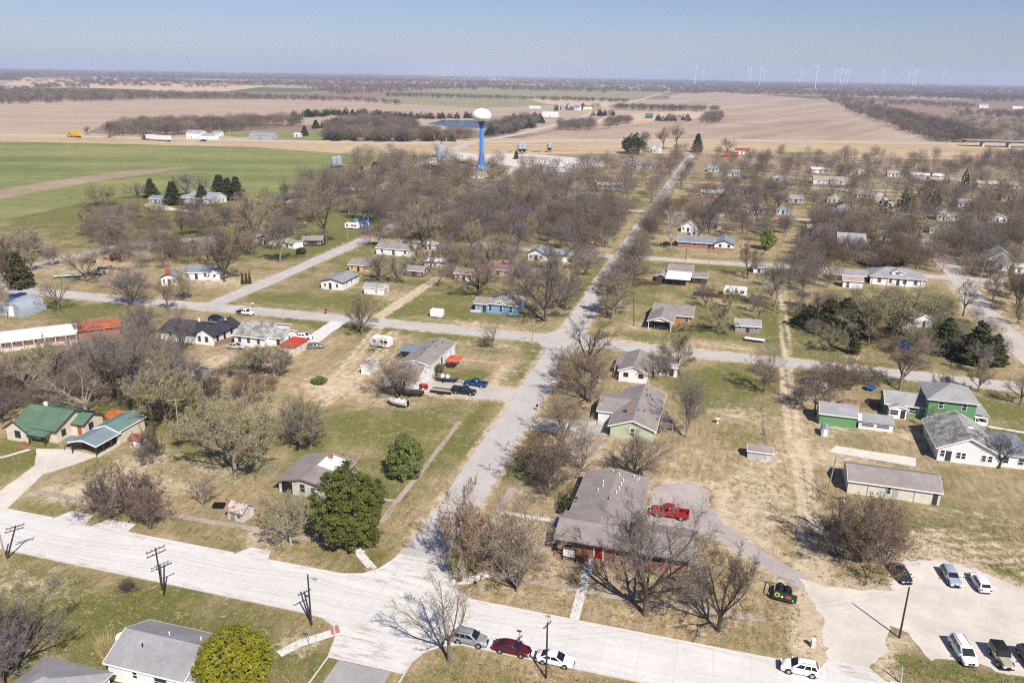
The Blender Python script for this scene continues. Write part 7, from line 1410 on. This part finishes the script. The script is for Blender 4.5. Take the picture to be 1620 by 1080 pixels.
T('A', 720, 700, 608, 72, 'cone', 'cedar', 'dark pointed evergreen left of the grey farm garage'); T('A', 825, 732, 622, 92, 'cone', 'cedar', 'twin topped dark evergreen in front of the farmhouse'); T('A', 962, 722, 640, 75, 'cone', 'cedar', 'dark evergreen in front of the metal farmhouse roof'); T('A', 1045, 690, 590, 95, 'cone', 'cedar', 'tall dark evergreen behind the farmhouse'); T('A', 1125, 712, 600, 90, 'cone', 'cedar', 'tall dark evergreen right of the farmhouse'); T('A', 1085, 700, 605, 80, 'cone', 'cedar', 'dark evergreen between two tall ones by the farmhouse')
T('A', 655, 700, 628, 120, 'round', 'grey', 'grey bare tree left of the pointed evergreen'); T('A', 885, 690, 588, 130, 'round', 'grey', 'grey bare tree behind the twin topped evergreen'); T('A', 960, 680, 600, 90, 'round', 'purple', 'small grey bare tree behind the farmhouse roof')
for x_ in (1152, 1170, 1187): T('A', x_, 1108, 1045, 16, 'column', 'cedar', {1152: 'clipped dark columnar cypress, left of three in a row', 1170: 'clipped dark columnar cypress, middle of three in a row', 1187: 'clipped dark columnar cypress, right of three in a row'}[x_], name='shrub', cat='shrub', group='columnar cypresses in a row')
T('A', 1330, 1012, 800, 200, 'tall', 'grey', 'tall grey tree on the lawn beside the slanting street', bark='grey'); T('A', 1205, 955, 690, 190, 'round', 'tan', 'tall tan tree beside the brown gabled cream house'); T('A', 1550, 922, 665, 220, 'tall', 'tan', 'tall tan tree beside the white camper yard'); T('A', 1430, 965, 935, 50, 'ball', 'cedar', 'low dark bush on the lawn by the slanting street')
T('A', 1160, 860, 740, 110, 'leafy', 'rust', 'orange tinted tree among the grey ones', leaf='rust'); T('A', 120, 985, 855, 240, 'bushy', 'tan', 'brushy tan thicket tree at the left above the dark lane'); T('A', 20, 1100, 910, 150, 'round', 'brown', 'dark brown tree at the left edge'); T('A', 560, 930, 790, 200, 'spread', 'tan', 'spreading tan tree beyond the bare brown yard')
T('C', 400, 945, 845, 75, 'evergreen_round', 'bright', 'bright lime green leafy tree beside the grassy alley'); T('k', 560, 215, 60, 140, 'spread', 'grey', 'bare tree in front of the ranch house'); T('k', 330, 290, 0, 170, 'sparse', 'pale', 'white barked tree left of the ranch house', bark='pale'); T('k', 985, 540, 240, 260, 'spread', 'brown', 'spreading brown tree beside the back street'); T('k', 1215, 820, 390, 300, 'tall', 'grey', 'tall tangled grey tree right of the box camper', bark='grey'); T('k', 1080, 900, 650, 240, 'sparse', 'rust', 'reddish forked tree above the low weathered shed', bark='bark')
T('k', 730, 1010, 770, 320, 'budding', 'olive', 'olive budding tree right of the orange brick house', bark='grey'); T('k', 590, 740, 560, 130, 'sparse', 'brown', 'small dark tree at the dark board fence'); T('k', 430, 990, 930, 190, 'budding', 'olive', 'pale olive treetop at the cross street verge', bark='grey'); T('k', 40, 490, 180, 200, 'sparse', 'grey', 'open grey tree at the corner of the far cross street')
T('F', 385, 660, 470, 240, 'spread', 'tan', 'leaning bare tree beside the cross street and the alley', bark='grey', var=0); T('F', 625, 760, 560, 210, 'spread', 'brown', 'dark bare tree at the corner of the green outbuilding', bark='grey'); T('F', 1030, 650, 440, 250, 'tall', 'brown', 'forked bare tree behind the green house wing', bark='grey'); T('F', 40, 870, 600, 0 + 1, 'upright', 'grey') if False else None
T('F', 1180, 835, 720, 120, 'sparse', 'grey', 'slim bare tree in front of the green two storey house', bark='bark'); T('F', 1500, 1020, 860, 240, 'sparse', 'dark', 'dark bare tree in front of the lower east wing', bark='dark'); T('F', 1600, 720, 560, 150, 'spread', 'tan', 'tan tree at the right edge beside the green house'); T('F', 1400, 660, 510, 110, 'budding', 'tan', 'pale budding tree above the green house porch')
T('F', 700, 600, 500, 190, 'bushy', 'tan', 'pale brushy tree at the cross street, nearer the alley'); T('F', 790, 650, 520, 180, 'bushy', 'brown', 'brown brush tree behind the green outbuilding'); T('F', 890, 630, 540, 150, 'bushy', 'olive', 'olive brush tree near the blue trampoline'); T('F', 540, 720, 620, 150, 'bushy', 'grey', 'dark low brush tree at the alley bend')
# evergreen clump right
T('F', 600, 340, 250, 130, 'cedar', 'cedar', 'dark cedar at the left end of the evergreen clump'); T('F', 690, 360, 220, 160, 'cedar', 'cedar', 'dark cedar behind the alley brush, second in the clump'); T('F', 770, 330, 215, 150, 'cedar', 'bronze', 'bronze tinted cedar in the middle of the clump')
T('F', 880, 440, 200, 250, 'budding', 'olive', 'grey green budding tree within the evergreen clump'); T('F', 1010, 420, 175, 260, 'budding', 'olive', 'large pale budding tree behind the blue tarpaulin'); T('F', 1240, 480, 310, 150, 'cedar', 'cedar', 'dark cedar right of the tumbledown shed'); T('F', 1390, 520, 330, 180, 'cedar', 'cedar', 'large dark cedar beside the broad east street'); T('F', 1470, 530, 390, 130, 'cedar', 'bronze', 'bronze tinted cedar at the right end of the evergreen clump'); T('F', 1320, 500, 370, 150, 'budding', 'brown', 'brown tree between two dark cedars')
T('F', 1330, 300, 110, 160, 'sparse', 'dark', 'heavily pruned dark tree beside the broad east street', bark='dark', var=0); T('F', 1220, 280, 190, 100, 'leafy', 'olive', 'yellow green bush beside the broad east street', leaf='bud'); T('F', 1585, 290, 110, 150, 'tall', 'brown', 'brown tree at the right edge beyond the broad east street'); T('F', 700, 470, 350, 140, 'budding', 'tan', 'pale tan treetop in front of the evergreen clump'); T('F', 810, 480, 340, 60, 'column', 'bronze', 'slim bronze evergreen beside the pale tan treetop')
T('F', 150, 430, 260, 0 + 10, 'budding', 'olive') if False else None
T('C', 930, 1015, 955, 180, 'evergreen_round', 'bronze', 'dark bronze evergreen mass behind the dormered bungalow'); T('C', 1010, 1010, 965, 120, 'evergreen_round', 'bronze', 'smaller bronze evergreen right behind the dormered bungalow'); T('C', 68, 482, 395, 56, 'cone', 'cedar', 'tall dark pointed evergreen at the end of the long street'); T('B', 1380, 490, 395, 110, 'evergreen_round', 'cedar', 'broad dark evergreen left of the white farmhouse'); T('C', 210, 480, 415, 90, 'spread', 'tan', 'bare tree at the highway verge behind the red barn')
T('B', 1070, 850, 770, 150, 'evergreen_round', 'cedar', 'broad dark green evergreen in the middle of the dense wood'); T('B', 720, 610, 555, 90, 'leafy', 'olive', 'pale yellow green tree at the foot of the water tower', leaf='bud'); T('B', 830, 515, 475, 28, 'cone', 'cedar', 'small pointed evergreen beside the long low store'); T('B', 160, 590, 530, 60, 'cone', 'cedar', 'dark evergreen group right of the pale roofed long house'); T('B', 100, 610, 550, 40, 'cone', 'cedar', 'small dark evergreen behind the pale roofed long house')
T('B', 380, 950, 720, 200, 'round', 'tan', 'large tan tree beside the white flat roofed shed', bark='dark'); T('B', 470, 500, 440, 70, 'round', 'grey', 'grey tree beside the tall grain bin'); T('B', 1440, 470, 390, 70, 'tall', 'grey', 'bare tree left of the white farmhouse'); T('B', 1530, 470, 370, 80, 'tall', 'tan', 'tall bare tree right of the white farmhouse'); T('B', 1590, 470, 350, 80, 'tall', 'tan', 'tallest bare tree right of the white farmhouse'); T('B', 1560, 880, 750, 120, 'sparse', 'pale', 'pale barked tree beside the long street', bark='pale')
T('A', 1500, 370, 330, 40, 'cone', 'cedar', 'small dark evergreen on the meadow beside the pond wood'); T('A', 1446, 405, 358, 40, 'cone', 'cedar', 'small dark evergreen right of the white hut'); T('A', 525, 412, 340, 45, 'tall', 'grey', 'bare tree at the left end of the roadside grove'); T('A', 418, 402, 362, 30, 'tall', 'grey', 'small bare tree standing alone by the highway')
MANUAL = len(TREES)
# ------------------------------------------------------------------ scattered trees of the town
def inpoly(x, y, poly):
    c = False; j = len(poly) - 1
    for i in range(len(poly)):
        a, b = poly[i], poly[j]
        if (a[1] > y) != (b[1] > y) and x < (b[0] - a[0]) * (y - a[1]) / (b[1] - a[1]) + a[0]: c = not c
        j = i
    return c
RSEG = [(np.array(p[:-1]), np.array(p[1:]), hw_) for p, hw_ in ROADS]
def clear(x, y, m=.8):
    q = np.array((x, y))
    for a, b, hw_ in RSEG:
        d = b - a; t_ = np.clip(((q - a) * d).sum(1) / np.maximum((d * d).sum(1), 1e-6), 0, 1)
        if (np.hypot(*(a + d * t_[:, None] - q).T)).min() < hw_ + m: return False
    for cx, cy, hx, hy, ro in FOOT:
        c, s = math.cos(-ro), math.sin(-ro); dx, dy = x - cx, y - cy
        if abs(c * dx - s * dy) < hx + m and abs(s * dx + c * dy) < hy + m: return False
    return True
PTS = [(t_[3], t_[4]) for t_ in TREES]
KEEP = [[(0, 515), (215, 495), (220, 560), (0, 612)], [(275, 585), (335, 575), (335, 625), (275, 635)], [(230, 500), (480, 500), (480, 580), (230, 575)], [(1080, 395), (1180, 395), (1180, 425), (1080, 425)], [(480, 425), (620, 425), (620, 480), (480, 480)]]
def sample(poly, n, dmin, front=0.):
    xs = [p[0] for p in poly]; ys = [p[1] for p in poly]; out = []; tries = 0
    while len(out) < n and tries < n * 30:
        tries += 1; X_, Y_ = random.uniform(min(xs), max(xs)), random.uniform(min(ys), max(ys))
        if not inpoly(X_, Y_, poly) or any(inpoly(X_, Y_, q) for q in KEEP): continue
        g_ = ground(X_, Y_)
        if not clear(*g_, 1.) or any(inpoly(*g_, q) for q in NOGO): continue
        # keep the fronts of houses visible: nothing tall right in front of a wall, seen from the south
        if front and not clear(g_[0], g_[1] + front, 0): continue
        if PTS and np.hypot(*(np.array(PTS) - np.array(g_)).T).min() < dmin: continue
        out.append(g_); PTS.append(g_)
    return out
STY = ['spread', 'round', 'tall', 'round', 'spread', 'upright', 'budding']; CC = ['grey', 'purple', 'brown', 'tan', 'grey', 'purple', 'grey']
def scatter(poly, n, dmin=5., H=(7, 11), W=(6, 10), sty=STY, cc=CC, front=5.):
    for x, y in sample(poly, n, dmin, front):
        s = random.choice(sty); c = random.choice(cc)
        plant(s, x, y, random.uniform(*H), random.uniform(*W), 'olive' if s == 'budding' else c, None, bark=random.choice(['bark', 'grey', 'dark', 'bark', 'pale']))
scatter([(0, 550), (120, 530), (200, 520), (268, 545), (285, 600), (250, 650), (170, 640), (100, 600), (40, 625), (0, 640)], 24, 4.5, (8, 12), (8, 11), front=3.)
scatter([(0, 690), (0, 640), (50, 640), (40, 700)], 2, 4)
scatter([(130, 355), (230, 335), (300, 345), (400, 330), (480, 300), (530, 330), (500, 360), (430, 400), (330, 425), (200, 425), (120, 395)], 30, 6.5, (7, 12), (7, 11), sty=['spread', 'round', 'tall', 'budding', 'bushy'])
scatter([(0, 385), (60, 375), (120, 400), (100, 420), (20, 440), (0, 430)], 7, 6, (6, 9), (6, 9))
scatter([(640, 400), (960, 395), (955, 440), (860, 460), (700, 450), (640, 430)], 16, 7, (8, 12), (7, 10))
scatter([(490, 330), (660, 345), (900, 370), (960, 400), (900, 405), (660, 395), (560, 400), (620, 365)], 28, 6.5, (9, 13), (8, 11))
scatter([(700, 330), (900, 330), (990, 345), (960, 392), (800, 372), (660, 372), (620, 345)], 26, 6, (10, 14), (8, 12), cc=['grey', 'purple', 'purple', 'brown', 'grey'])
scatter([(1040, 345), (1110, 320), (1240, 320), (1260, 380), (1180, 385), (1060, 365)], 20, 7, (9, 13), (8, 11))
scatter([(1250, 420), (1290, 360), (1420, 370), (1560, 400), (1590, 440), (1480, 440), (1400, 420), (1300, 440), (1260, 470)], 26, 6.5, (8, 12), (7, 11))
scatter([(1230, 470), (1290, 440), (1300, 500), (1270, 540), (1240, 520)], 4, 6, (6, 9), (6, 9))
scatter([(1540, 470), (1620, 440), (1620, 520), (1580, 500)], 5, 6, (8, 11), (7, 9))
scatter([(1090, 470), (1220, 440), (1230, 470), (1200, 500), (1110, 500)], 5, 7, (6, 9), (6, 8))
scatter([(1420, 640), (1380, 570), (1620, 600), (1620, 640)], 3, 8, (6, 9), (6, 8))
# ------------------------------------------------------------------ massed far trees
def lite(seed, n, w_, L_):
    r = random.Random(seed); V = []
    for k in range(5):   # trunk and limbs as narrow blades
        a = r.uniform(0, 6.28); q = Vector((math.cos(a) * .22, math.sin(a) * .22, r.uniform(.5, .75))); s = rdir(r) * .014
        V += [tuple(-s), tuple(s), tuple(q)]
    for k in range(n):
        d = rdir(r); f_ = r.random() ** .45; c = Vector((d.x * .5 * f_, d.y * .5 * f_, .6 + d.z * .40 * f_)); o = (Vector((d.x, d.y, d.z * .6 + .7)) + rdir(r) * .8).normalized() * L_ * r.uniform(.6, 1.3)
        s = o.cross(rdir(r)).normalized() * w_; V += [tuple(c - o * .4 - s), tuple(c - o * .4 + s), tuple(c + o * .6)]
    return np.array(V, np.float32)
LITE = [lite(200 + k, 420, .0065, .17) for k in range(5)]; LITEF = [lite(300 + k, 110, .018, .26) for k in range(4)]
def lite_ever(seed, n):
    r = random.Random(seed); V = []
    for k in range(n):
        f_ = 1 - math.sqrt(r.random()); a = r.uniform(0, 6.28); q = .5 * (1 - f_) ** .7 * r.uniform(.5, 1.); c = Vector((q * math.cos(a), q * math.sin(a), f_)); u_, v_ = rdir(r) * .09, rdir(r) * .09
        V += [tuple(c - u_), tuple(c + u_), tuple(c + v_ * 1.6)]
    return np.array(V, np.float32)
LEV = [lite_ever(400 + k, 160) for k in range(3)]
t = NT('far_twigs'); a = t.n('ShaderNodeAttribute', attribute_name='tint'); FARM = t.done(a.outputs[0], .95)
TINT = {'grey': (.165, .135, .112), 'purple': (.155, .118, .105), 'brown': (.15, .10, .07), 'tan': (.24, .185, .13), 'pale': (.36, .31, .27), 'olive': (.21, .19, .11), 'evergreen': (.045, .05, .02), 'rust': (.25, .14, .09)}
def forest(name, label, items, models):
    """items: (x, y, H, W, tint)"""
    n = len(items); VV, CL = [], []
    for k, (x, y, H, W, tc) in enumerate(items):
        m = (LEV if tc == 'evergreen' else LITEM if models is LITE and y < 430 and abs(x) < 300 else models); m = m[k % len(m)]; a = random.uniform(0, 6.28); c, s = math.cos(a), math.sin(a)
        v = np.empty_like(m); v[:, 0] = (m[:, 0] * c - m[:, 1] * s) * W + x; v[:, 1] = (m[:, 0] * s + m[:, 1] * c) * W + y; v[:, 2] = m[:, 2] * H; VV.append(v)
        col = np.array(TINT[tc]) * (random.uniform(.55, 1.25) if models is LITE else random.uniform(.8, 1.15)); CL.append(np.tile(np.append(col, 1.), (len(m), 1)))
    v = np.concatenate(VV); cl = np.concatenate(CL).astype(np.float32); nt_ = len(v) // 3
    me = bpy.data.meshes.new(name); me.vertices.add(len(v)); me.vertices.foreach_set('co', v.astype(np.float32).ravel()); me.loops.add(len(v)); me.loops.foreach_set('vertex_index', np.arange(len(v), dtype=np.int32))
    me.polygons.add(nt_); me.polygons.foreach_set('loop_start', np.arange(0, len(v), 3, dtype=np.int32)); me.polygons.foreach_set('loop_total', np.full(nt_, 3, np.int32)); me.update(); me.validate()
    at_ = me.attributes.new('tint', 'FLOAT_COLOR', 'POINT'); at_.data.foreach_set('color', cl.ravel()); me.materials.append(FARM)
    o = bpy.data.objects.new(name, me); COL.objects.link(o); tag(o, label, None, None, 'stuff'); return o
LITEM = [lite(500 + k, 1500, .0042, .12) for k in range(5)]
cy = lambda L: random.choice(L)
it = []
def mass(poly, n, dmin, H, W, tints, front=8.):
    for x, y in sample(poly, n, dmin, front): it.append((x, y, random.uniform(*H), random.uniform(*W), cy(tints)))
GP = ['grey', 'purple', 'purple', 'brown', 'grey', 'tan', 'purple']
mass([(470, 300), (560, 275), (640, 262), (700, 265), (960, 268), (1000, 300), (1010, 340), (950, 352), (900, 335), (700, 335), (600, 345), (480, 325)], 300, 6, (7, 16), (7, 14), GP)
mass([(960, 268), (1010, 245), (1095, 255), (1060, 300), (1020, 330)], 30, 8, (9, 13), (9, 12), GP)
mass([(1095, 300), (1130, 245), (1300, 250), (1620, 255), (1620, 330), (1500, 350), (1290, 340), (1250, 320), (1100, 325)], 330, 6, (6, 15), (6, 12), GP)
mass([(1290, 345), (1620, 330), (1620, 420), (1500, 395), (1290, 360)], 105, 6, (6, 14), (6, 12), GP + ['brown', 'olive'])
mass([(540, 252), (620, 244), (660, 252), (640, 262), (560, 275)], 24, 8, (8, 12), (9, 12), ['tan', 'grey', 'olive'])
mass([(1450, 300), (1540, 290), (1560, 320), (1440, 330)], 8, 10, (9, 13), (7, 9), ['evergreen'])
mass([(1380, 335), (1480, 335), (1490, 350), (1380, 352)], 8, 8, (8, 12), (7, 10), ['evergreen'])
mass([(130, 355), (230, 335), (300, 345), (400, 330), (480, 300), (530, 330), (500, 360), (430, 400), (330, 425), (200, 425), (120, 395)], 90, 4.2, (5, 12), (5, 10), GP + ['brown', 'tan'], 4.)
mass([(490, 330), (660, 345), (900, 370), (960, 400), (900, 405), (660, 395), (560, 400), (620, 365)], 60, 4.5, (8, 12), (8, 11), GP, 4.)
mass([(640, 320), (900, 320), (990, 345), (960, 392), (800, 375), (660, 372), (620, 345)], 140, 4.2, (6, 14), (6, 12), GP, 4.)
mass([(1040, 345), (1110, 300), (1240, 310), (1260, 390), (1180, 380), (1060, 365)], 65, 4.6, (5, 13), (5, 11), GP, 3.)
mass([(1250, 440), (1290, 340), (1420, 360), (1620, 380), (1600, 440), (1480, 440), (1400, 430), (1300, 460)], 110, 4.6, (5, 13), (5, 11), GP + ['brown', 'olive'], 3.)
mass([(0, 520), (130, 515), (270, 530), (290, 610), (250, 660), (150, 640), (0, 650)], 60, 3.0, (4, 8), (5, 8), GP, 3.)
mass([(700, 395), (960, 395), (940, 440), (700, 440)], 22, 5, (5, 9), (6, 9), GP, 4.)
mass([(1180, 560), (1270, 590), (1330, 600), (1320, 640), (1260, 640), (1200, 600)], 14, 3, (2, 5), (3, 5), ['brown', 'tan', 'grey'], 2.)
mass([(400, 545), (470, 560), (420, 640), (330, 640), (300, 600)], 16, 3.4, (2, 5), (3, 5), GP, 3.)
mass([(1260, 490), (1480, 470), (1560, 520), (1590, 570), (1450, 570), (1270, 530)], 46, 3.4, (4, 9), (4, 8), ['tan', 'olive', 'grey', 'brown', 'olive', 'purple'], 3.)
mass([(1250, 500), (1300, 480), (1420, 500), (1570, 545), (1560, 570), (1400, 560), (1270, 530)], 12, 4, (5, 9), (4, 7), ['evergreen'], 3.)
mass([(860, 345), (930, 345), (940, 365), (870, 368)], 5, 5, (8, 11), (7, 9), ['evergreen'], 2.)
mass([(1400, 330), (1480, 325), (1480, 350), (1400, 352)], 5, 6, (9, 13), (7, 10), ['evergreen'], 2.)
mass([(945, 470), (985, 470), (1110, 240), (1070, 240)], 46, 4., (8, 13), (8, 12), GP, 2.)
mass([(1110, 330), (1240, 330), (1250, 300), (1110, 290)], 30, 5, (6, 12), (6, 10), GP, 3.)
forest('town_trees', 'mass of bare grey brown trees filling the far side of the town', it, LITE)
# woods beyond the highway
def wood(name, label, polys, far_=False):
    items = []
    for poly, n, tints, H in polys:
        xs = [p[0] for p in poly]; ys = [p[1] for p in poly]; k = 0; tr_ = 0
        while k < n and tr_ < n * 40:
            tr_ += 1; X_, Y_ = random.uniform(min(xs), max(xs)), random.uniform(min(ys), max(ys))
            if not inpoly(X_, Y_, poly): continue
            x, y = ground(X_, Y_)
            if not clear(x, y, 3.): continue
            h_ = random.uniform(*H); items.append((x, y, h_, h_ * random.uniform(.85, 1.25), cy(tints))); k += 1
    forest(name, label, items, LITEF if far_ else LITE)
wood('roadside_grove', 'dense bare grove behind the highway farm', [([(170, 220), (300, 214), (400, 206), (480, 200), (478, 192), (400, 196), (300, 199), (200, 205), (170, 212)], 260, GP, (11, 17))])
wood('pond_wood', 'wood of bare trees and cedars around the pond', [([(508, 223), (640, 227), (700, 226.5), (752, 222), (745, 217), (700, 217), (668, 214), (655, 196), (640, 194), (580, 188), (540, 192), (520, 205)], 420, GP, (10, 15)), ([(508, 225), (720, 227), (745, 223), (700, 222), (510, 220)], 50, ['evergreen', 'grey'], (6, 10)),
     ([(770, 216), (800, 216), (850, 200), (858, 192), (840, 188), (800, 194), (775, 203)], 150, ['grey', 'evergreen', 'purple', 'grey'], (10, 15)), ([(460, 187), (545, 184), (640, 190), (760, 188), (760, 186.5), (640, 186.5), (545, 179), (465, 184)], 110, ['evergreen'], (8, 12)), ([(510, 203), (545, 203), (545, 196), (515, 196)], 20, ['evergreen'], (8, 11))])
wood('field_groves', 'small groves on the tan fields beyond the highway', [([(880, 206), (940, 208), (944, 200), (890, 199)], 50, GP, (10, 15)), ([(958, 205), (1000, 196), (990, 190), (960, 199)], 40, GP, (10, 15)), ([(935, 184), (972, 184), (972, 182), (935, 182)], 16, ['evergreen', 'brown'], (8, 12)), ([(1040, 192), (1090, 194), (1090, 190), (1040, 189)], 18, ['evergreen', 'grey'], (8, 12)),
     ([(1108, 198), (1138, 196), (1142, 184), (1115, 188)], 60, GP, (10, 14)), ([(962, 174), (1135, 178), (1140, 175.5), (962, 171.5)], 150, GP, (10, 15)), ([(870, 176), (960, 174), (960, 171), (870, 172)], 14, ['grey', 'evergreen'], (10, 14)), ([(985, 222), (1000, 214), (1030, 214), (1010, 222)], 0, GP, (9, 12))])
wood('hedge_wood', 'dark hedge wood running back from the overpass', [([(1288, 147), (1310, 147), (1350, 158), (1420, 178), (1480, 196), (1560, 218), (1540, 228), (1480, 224), (1420, 205), (1350, 180), (1310, 162)], 620, ['grey', 'purple', 'grey', 'brown'], (11, 16)), ([(1450, 190), (1500, 188), (1560, 195), (1700, 205), (1700, 230), (1620, 226), (1560, 222), (1500, 205)], 330, ['pale', 'tan', 'grey', 'pale'], (11, 16)), ([(1560, 250), (1700, 245), (1700, 262), (1580, 262)], 60, GP, (9, 12))])
wood('far_treelines', 'lines of bare trees between the distant fields', [([(0, 140), (0, 166), (120, 162), (235, 158), (300, 158), (392, 158), (395, 153), (260, 150), (120, 149)], 760, GP, (11, 17)), ([(392, 158), (540, 161), (640, 167), (640, 165), (540, 158), (395, 154)], 170, GP, (9, 14)),
     ([(250, 126), (390, 129), (470, 139), (540, 151), (650, 146), (700, 141), (835, 138), (700, 134), (560, 137), (470, 126), (330, 122)], 900, GP, (12, 18)), ([(612, 153.5), (760, 157), (1000, 163.5), (1000, 161.5), (760, 155), (612, 151.5)], 330, GP, (9, 14)), ([(50, 140), (140, 141), (145, 136), (50, 134)], 90, GP, (10, 15)),
     ([(1376, 165), (1540, 174), (1540, 168), (1376, 159)], 130, GP, (10, 15)), ([(1440, 152), (1540, 158), (1700, 158), (1700, 150), (1440, 146)], 200, GP, (10, 16)), ([(1510, 185), (1700, 192), (1700, 182), (1510, 178)], 120, ['purple', 'brown', 'grey'], (10, 15)), ([(1080, 140.5), (1220, 143), (1220, 141.5), (1080, 139.5)], 40, GP, (9, 13)), ([(1300, 146), (1370, 147), (1370, 143), (1300, 143)], 60, GP, (10, 15)),
     ([(1060, 147), (1110, 150), (1110, 147), (1060, 144)], 50, GP, (10, 15)), ([(900, 138), (1060, 141.5), (1060, 140), (900, 136.5)], 90, GP, (10, 15)), ([(1120, 152), (1290, 156), (1290, 154.5), (1120, 150.5)], 0, GP, (8, 12))], True)
items = []
for _ in range(150):
    dist = 3600 * (4.6 ** random.random() ** .8); az = R(random.uniform(-40, 40)) + YAW; cx, cy_ = -math.sin(az) * dist, math.cos(az) * dist; L_ = random.uniform(250, 1500) * dist / 5000; wd = random.choice([15, 25, 60, 120, 260]) * dist / 6000
    for k in range(int(26 + L_ / 11)):
        h_ = random.uniform(9, 15) * (1 + dist / 30000); items.append((cx + random.uniform(-L_, L_) * .9, cy_ + random.uniform(-wd, wd), h_, h_ * random.uniform(1.3, 2.4), cy(['grey', 'purple', 'brown', 'purple'])))
forest('horizon_woods', 'bluish woods and hedges fading to the horizon', items, LITEF)
# scattered low tufts on the near lawns give the ground some relief
def tufts(name, label, areas, cols_):
    VV, CL = [], []
    for (x0, y0, x1, y1, n) in areas:
        for _ in range(n):
            x, y = random.uniform(x0, x1), random.uniform(y0, y1)
            if not clear(x, y, .15) or any(inpoly(x, y, q) for q in NOGO): continue
            c = np.array(cy(cols_)) * random.uniform(.75, 1.2)
            for q in range(7):
                a = random.uniform(0, 6.28); l_ = random.uniform(.12, .34); bx_, by_ = x + random.gauss(0, .16), y + random.gauss(0, .16)
                VV += [(bx_ - .03 * math.sin(a), by_ + .03 * math.cos(a), 0), (bx_ + .03 * math.sin(a), by_ - .03 * math.cos(a), 0), (bx_ + math.cos(a) * l_ * .6, by_ + math.sin(a) * l_ * .6, l_)]; CL += [(*c, 1)] * 3
    v = np.array(VV, np.float32); me = bpy.data.meshes.new(name); me.vertices.add(len(v)); me.vertices.foreach_set('co', v.ravel()); me.loops.add(len(v)); me.loops.foreach_set('vertex_index', np.arange(len(v), dtype=np.int32)); nt_ = len(v) // 3
    me.polygons.add(nt_); me.polygons.foreach_set('loop_start', np.arange(0, len(v), 3, dtype=np.int32)); me.polygons.foreach_set('loop_total', np.full(nt_, 3, np.int32)); me.update()
    at_ = me.attributes.new('tint', 'FLOAT_COLOR', 'POINT'); at_.data.foreach_set('color', np.array(CL, np.float32).ravel()); me.materials.append(FARM)
    o = bpy.data.objects.new(name, me); COL.objects.link(o); tag(o, label, None, None, 'stuff')
tufts('rough_grass', 'tufts of rough dry and green grass on the lawns and verges', [(-105, 56, -46, 79.5, 2600), (-100, 91, -46, 112, 2200), (-34, 91, 14, 103.5, 1600), (18, 108, 55, 136, 2200), (24, 86, 50, 95, 700), (-72, 120, -46, 165, 1500), (-130, 92, -100, 140, 900), (0, 118, 15, 170, 900), (-32, 74, 20, 79.5, 900)],
      [(.33, .24, .12), (.42, .31, .17), (.14, .14, .035), (.2, .19, .06), (.25, .18, .09), (.11, .12, .03)])
# ------------------------------------------------------------------ labels of the scattered trees
LOOK = {'grey': 'bare grey', 'purple': 'bare lilac grey', 'brown': 'bare brown', 'tan': 'bare tan', 'olive': 'olive budding', 'pale': 'pale bare', 'dark': 'dark bare', 'rust': 'rusty brown'}
SHAPE = {'spread': 'spreading tree', 'round': 'round crowned tree', 'tall': 'tall tree', 'upright': 'fan shaped tree', 'budding': 'tree', 'bushy': 'multi stemmed tree', 'sparse': 'open tree'}
used = {}
for (o, st, cl_, x, y, H, W) in TREES[MANUAL:]:
    X_, Y_, d = proj(x, y); best = None
    for ph, lx, ly, lr in LAND:
        d2 = math.hypot(lx - x, ly - y) - lr
        if best is None or d2 < best[0]: best = (d2, ph, lx, ly, lr)
    lX, lY, _ = proj(best[2], best[3]); sx_ = best[4] * FPX / d
    rel = 'in front of' if Y_ > lY + 3 and abs(X_ - lX) < sx_ * 1.6 else 'behind' if abs(X_ - lX) < sx_ * 1.6 else 'left of' if X_ < lX else 'right of'
    used.setdefault((cl_, st, rel, best[1]), []).append((X_, o))
ORD = ['leftmost', 'second from left', 'third from left', 'fourth from left', 'fifth from left', 'sixth from left', 'seventh from left']
for (cl_, st, rel, ph), L_ in used.items():
    L_.sort(key=lambda q: q[0])
    for k, (X_, o) in enumerate(L_):
        s_ = f'{LOOK[cl_]} {SHAPE[st]} {rel} the {ph}'
        if len(L_) > 1: s_ = (s_ + ', ' + ORD[min(k, 6)]) if len(s_.split()) <= 13 else s_.replace(SHAPE[st], 'tree') + ', ' + ORD[min(k, 6)]
        o['label'] = s_; o['group'] = 'bare trees around the houses'
for (o, st, cl_, x, y, H, W) in TREES[:MANUAL]:
    if o.get('category') == 'tree' and st not in EVG: o['group'] = 'bare trees around the houses'
seen = {}
for ob in sc.objects:
    if ob.get('category') and ob.get('label'):
        seen.setdefault(ob['label'], []).append(ob.name)
for k, v in seen.items():
    if len(v) > 1: print('DUPLABEL', k, v)
    if not 4 <= len(k.split()) <= 16: print('LEN', len(k.split()), k)
for ob in sc.objects:
    if ob.parent is None and ob.get('category') and not ob.get('label'): print('NOLABEL', ob.name)
print('TREES', MANUAL, len(TREES), 'far', len(it), 'objects', len(sc.objects))
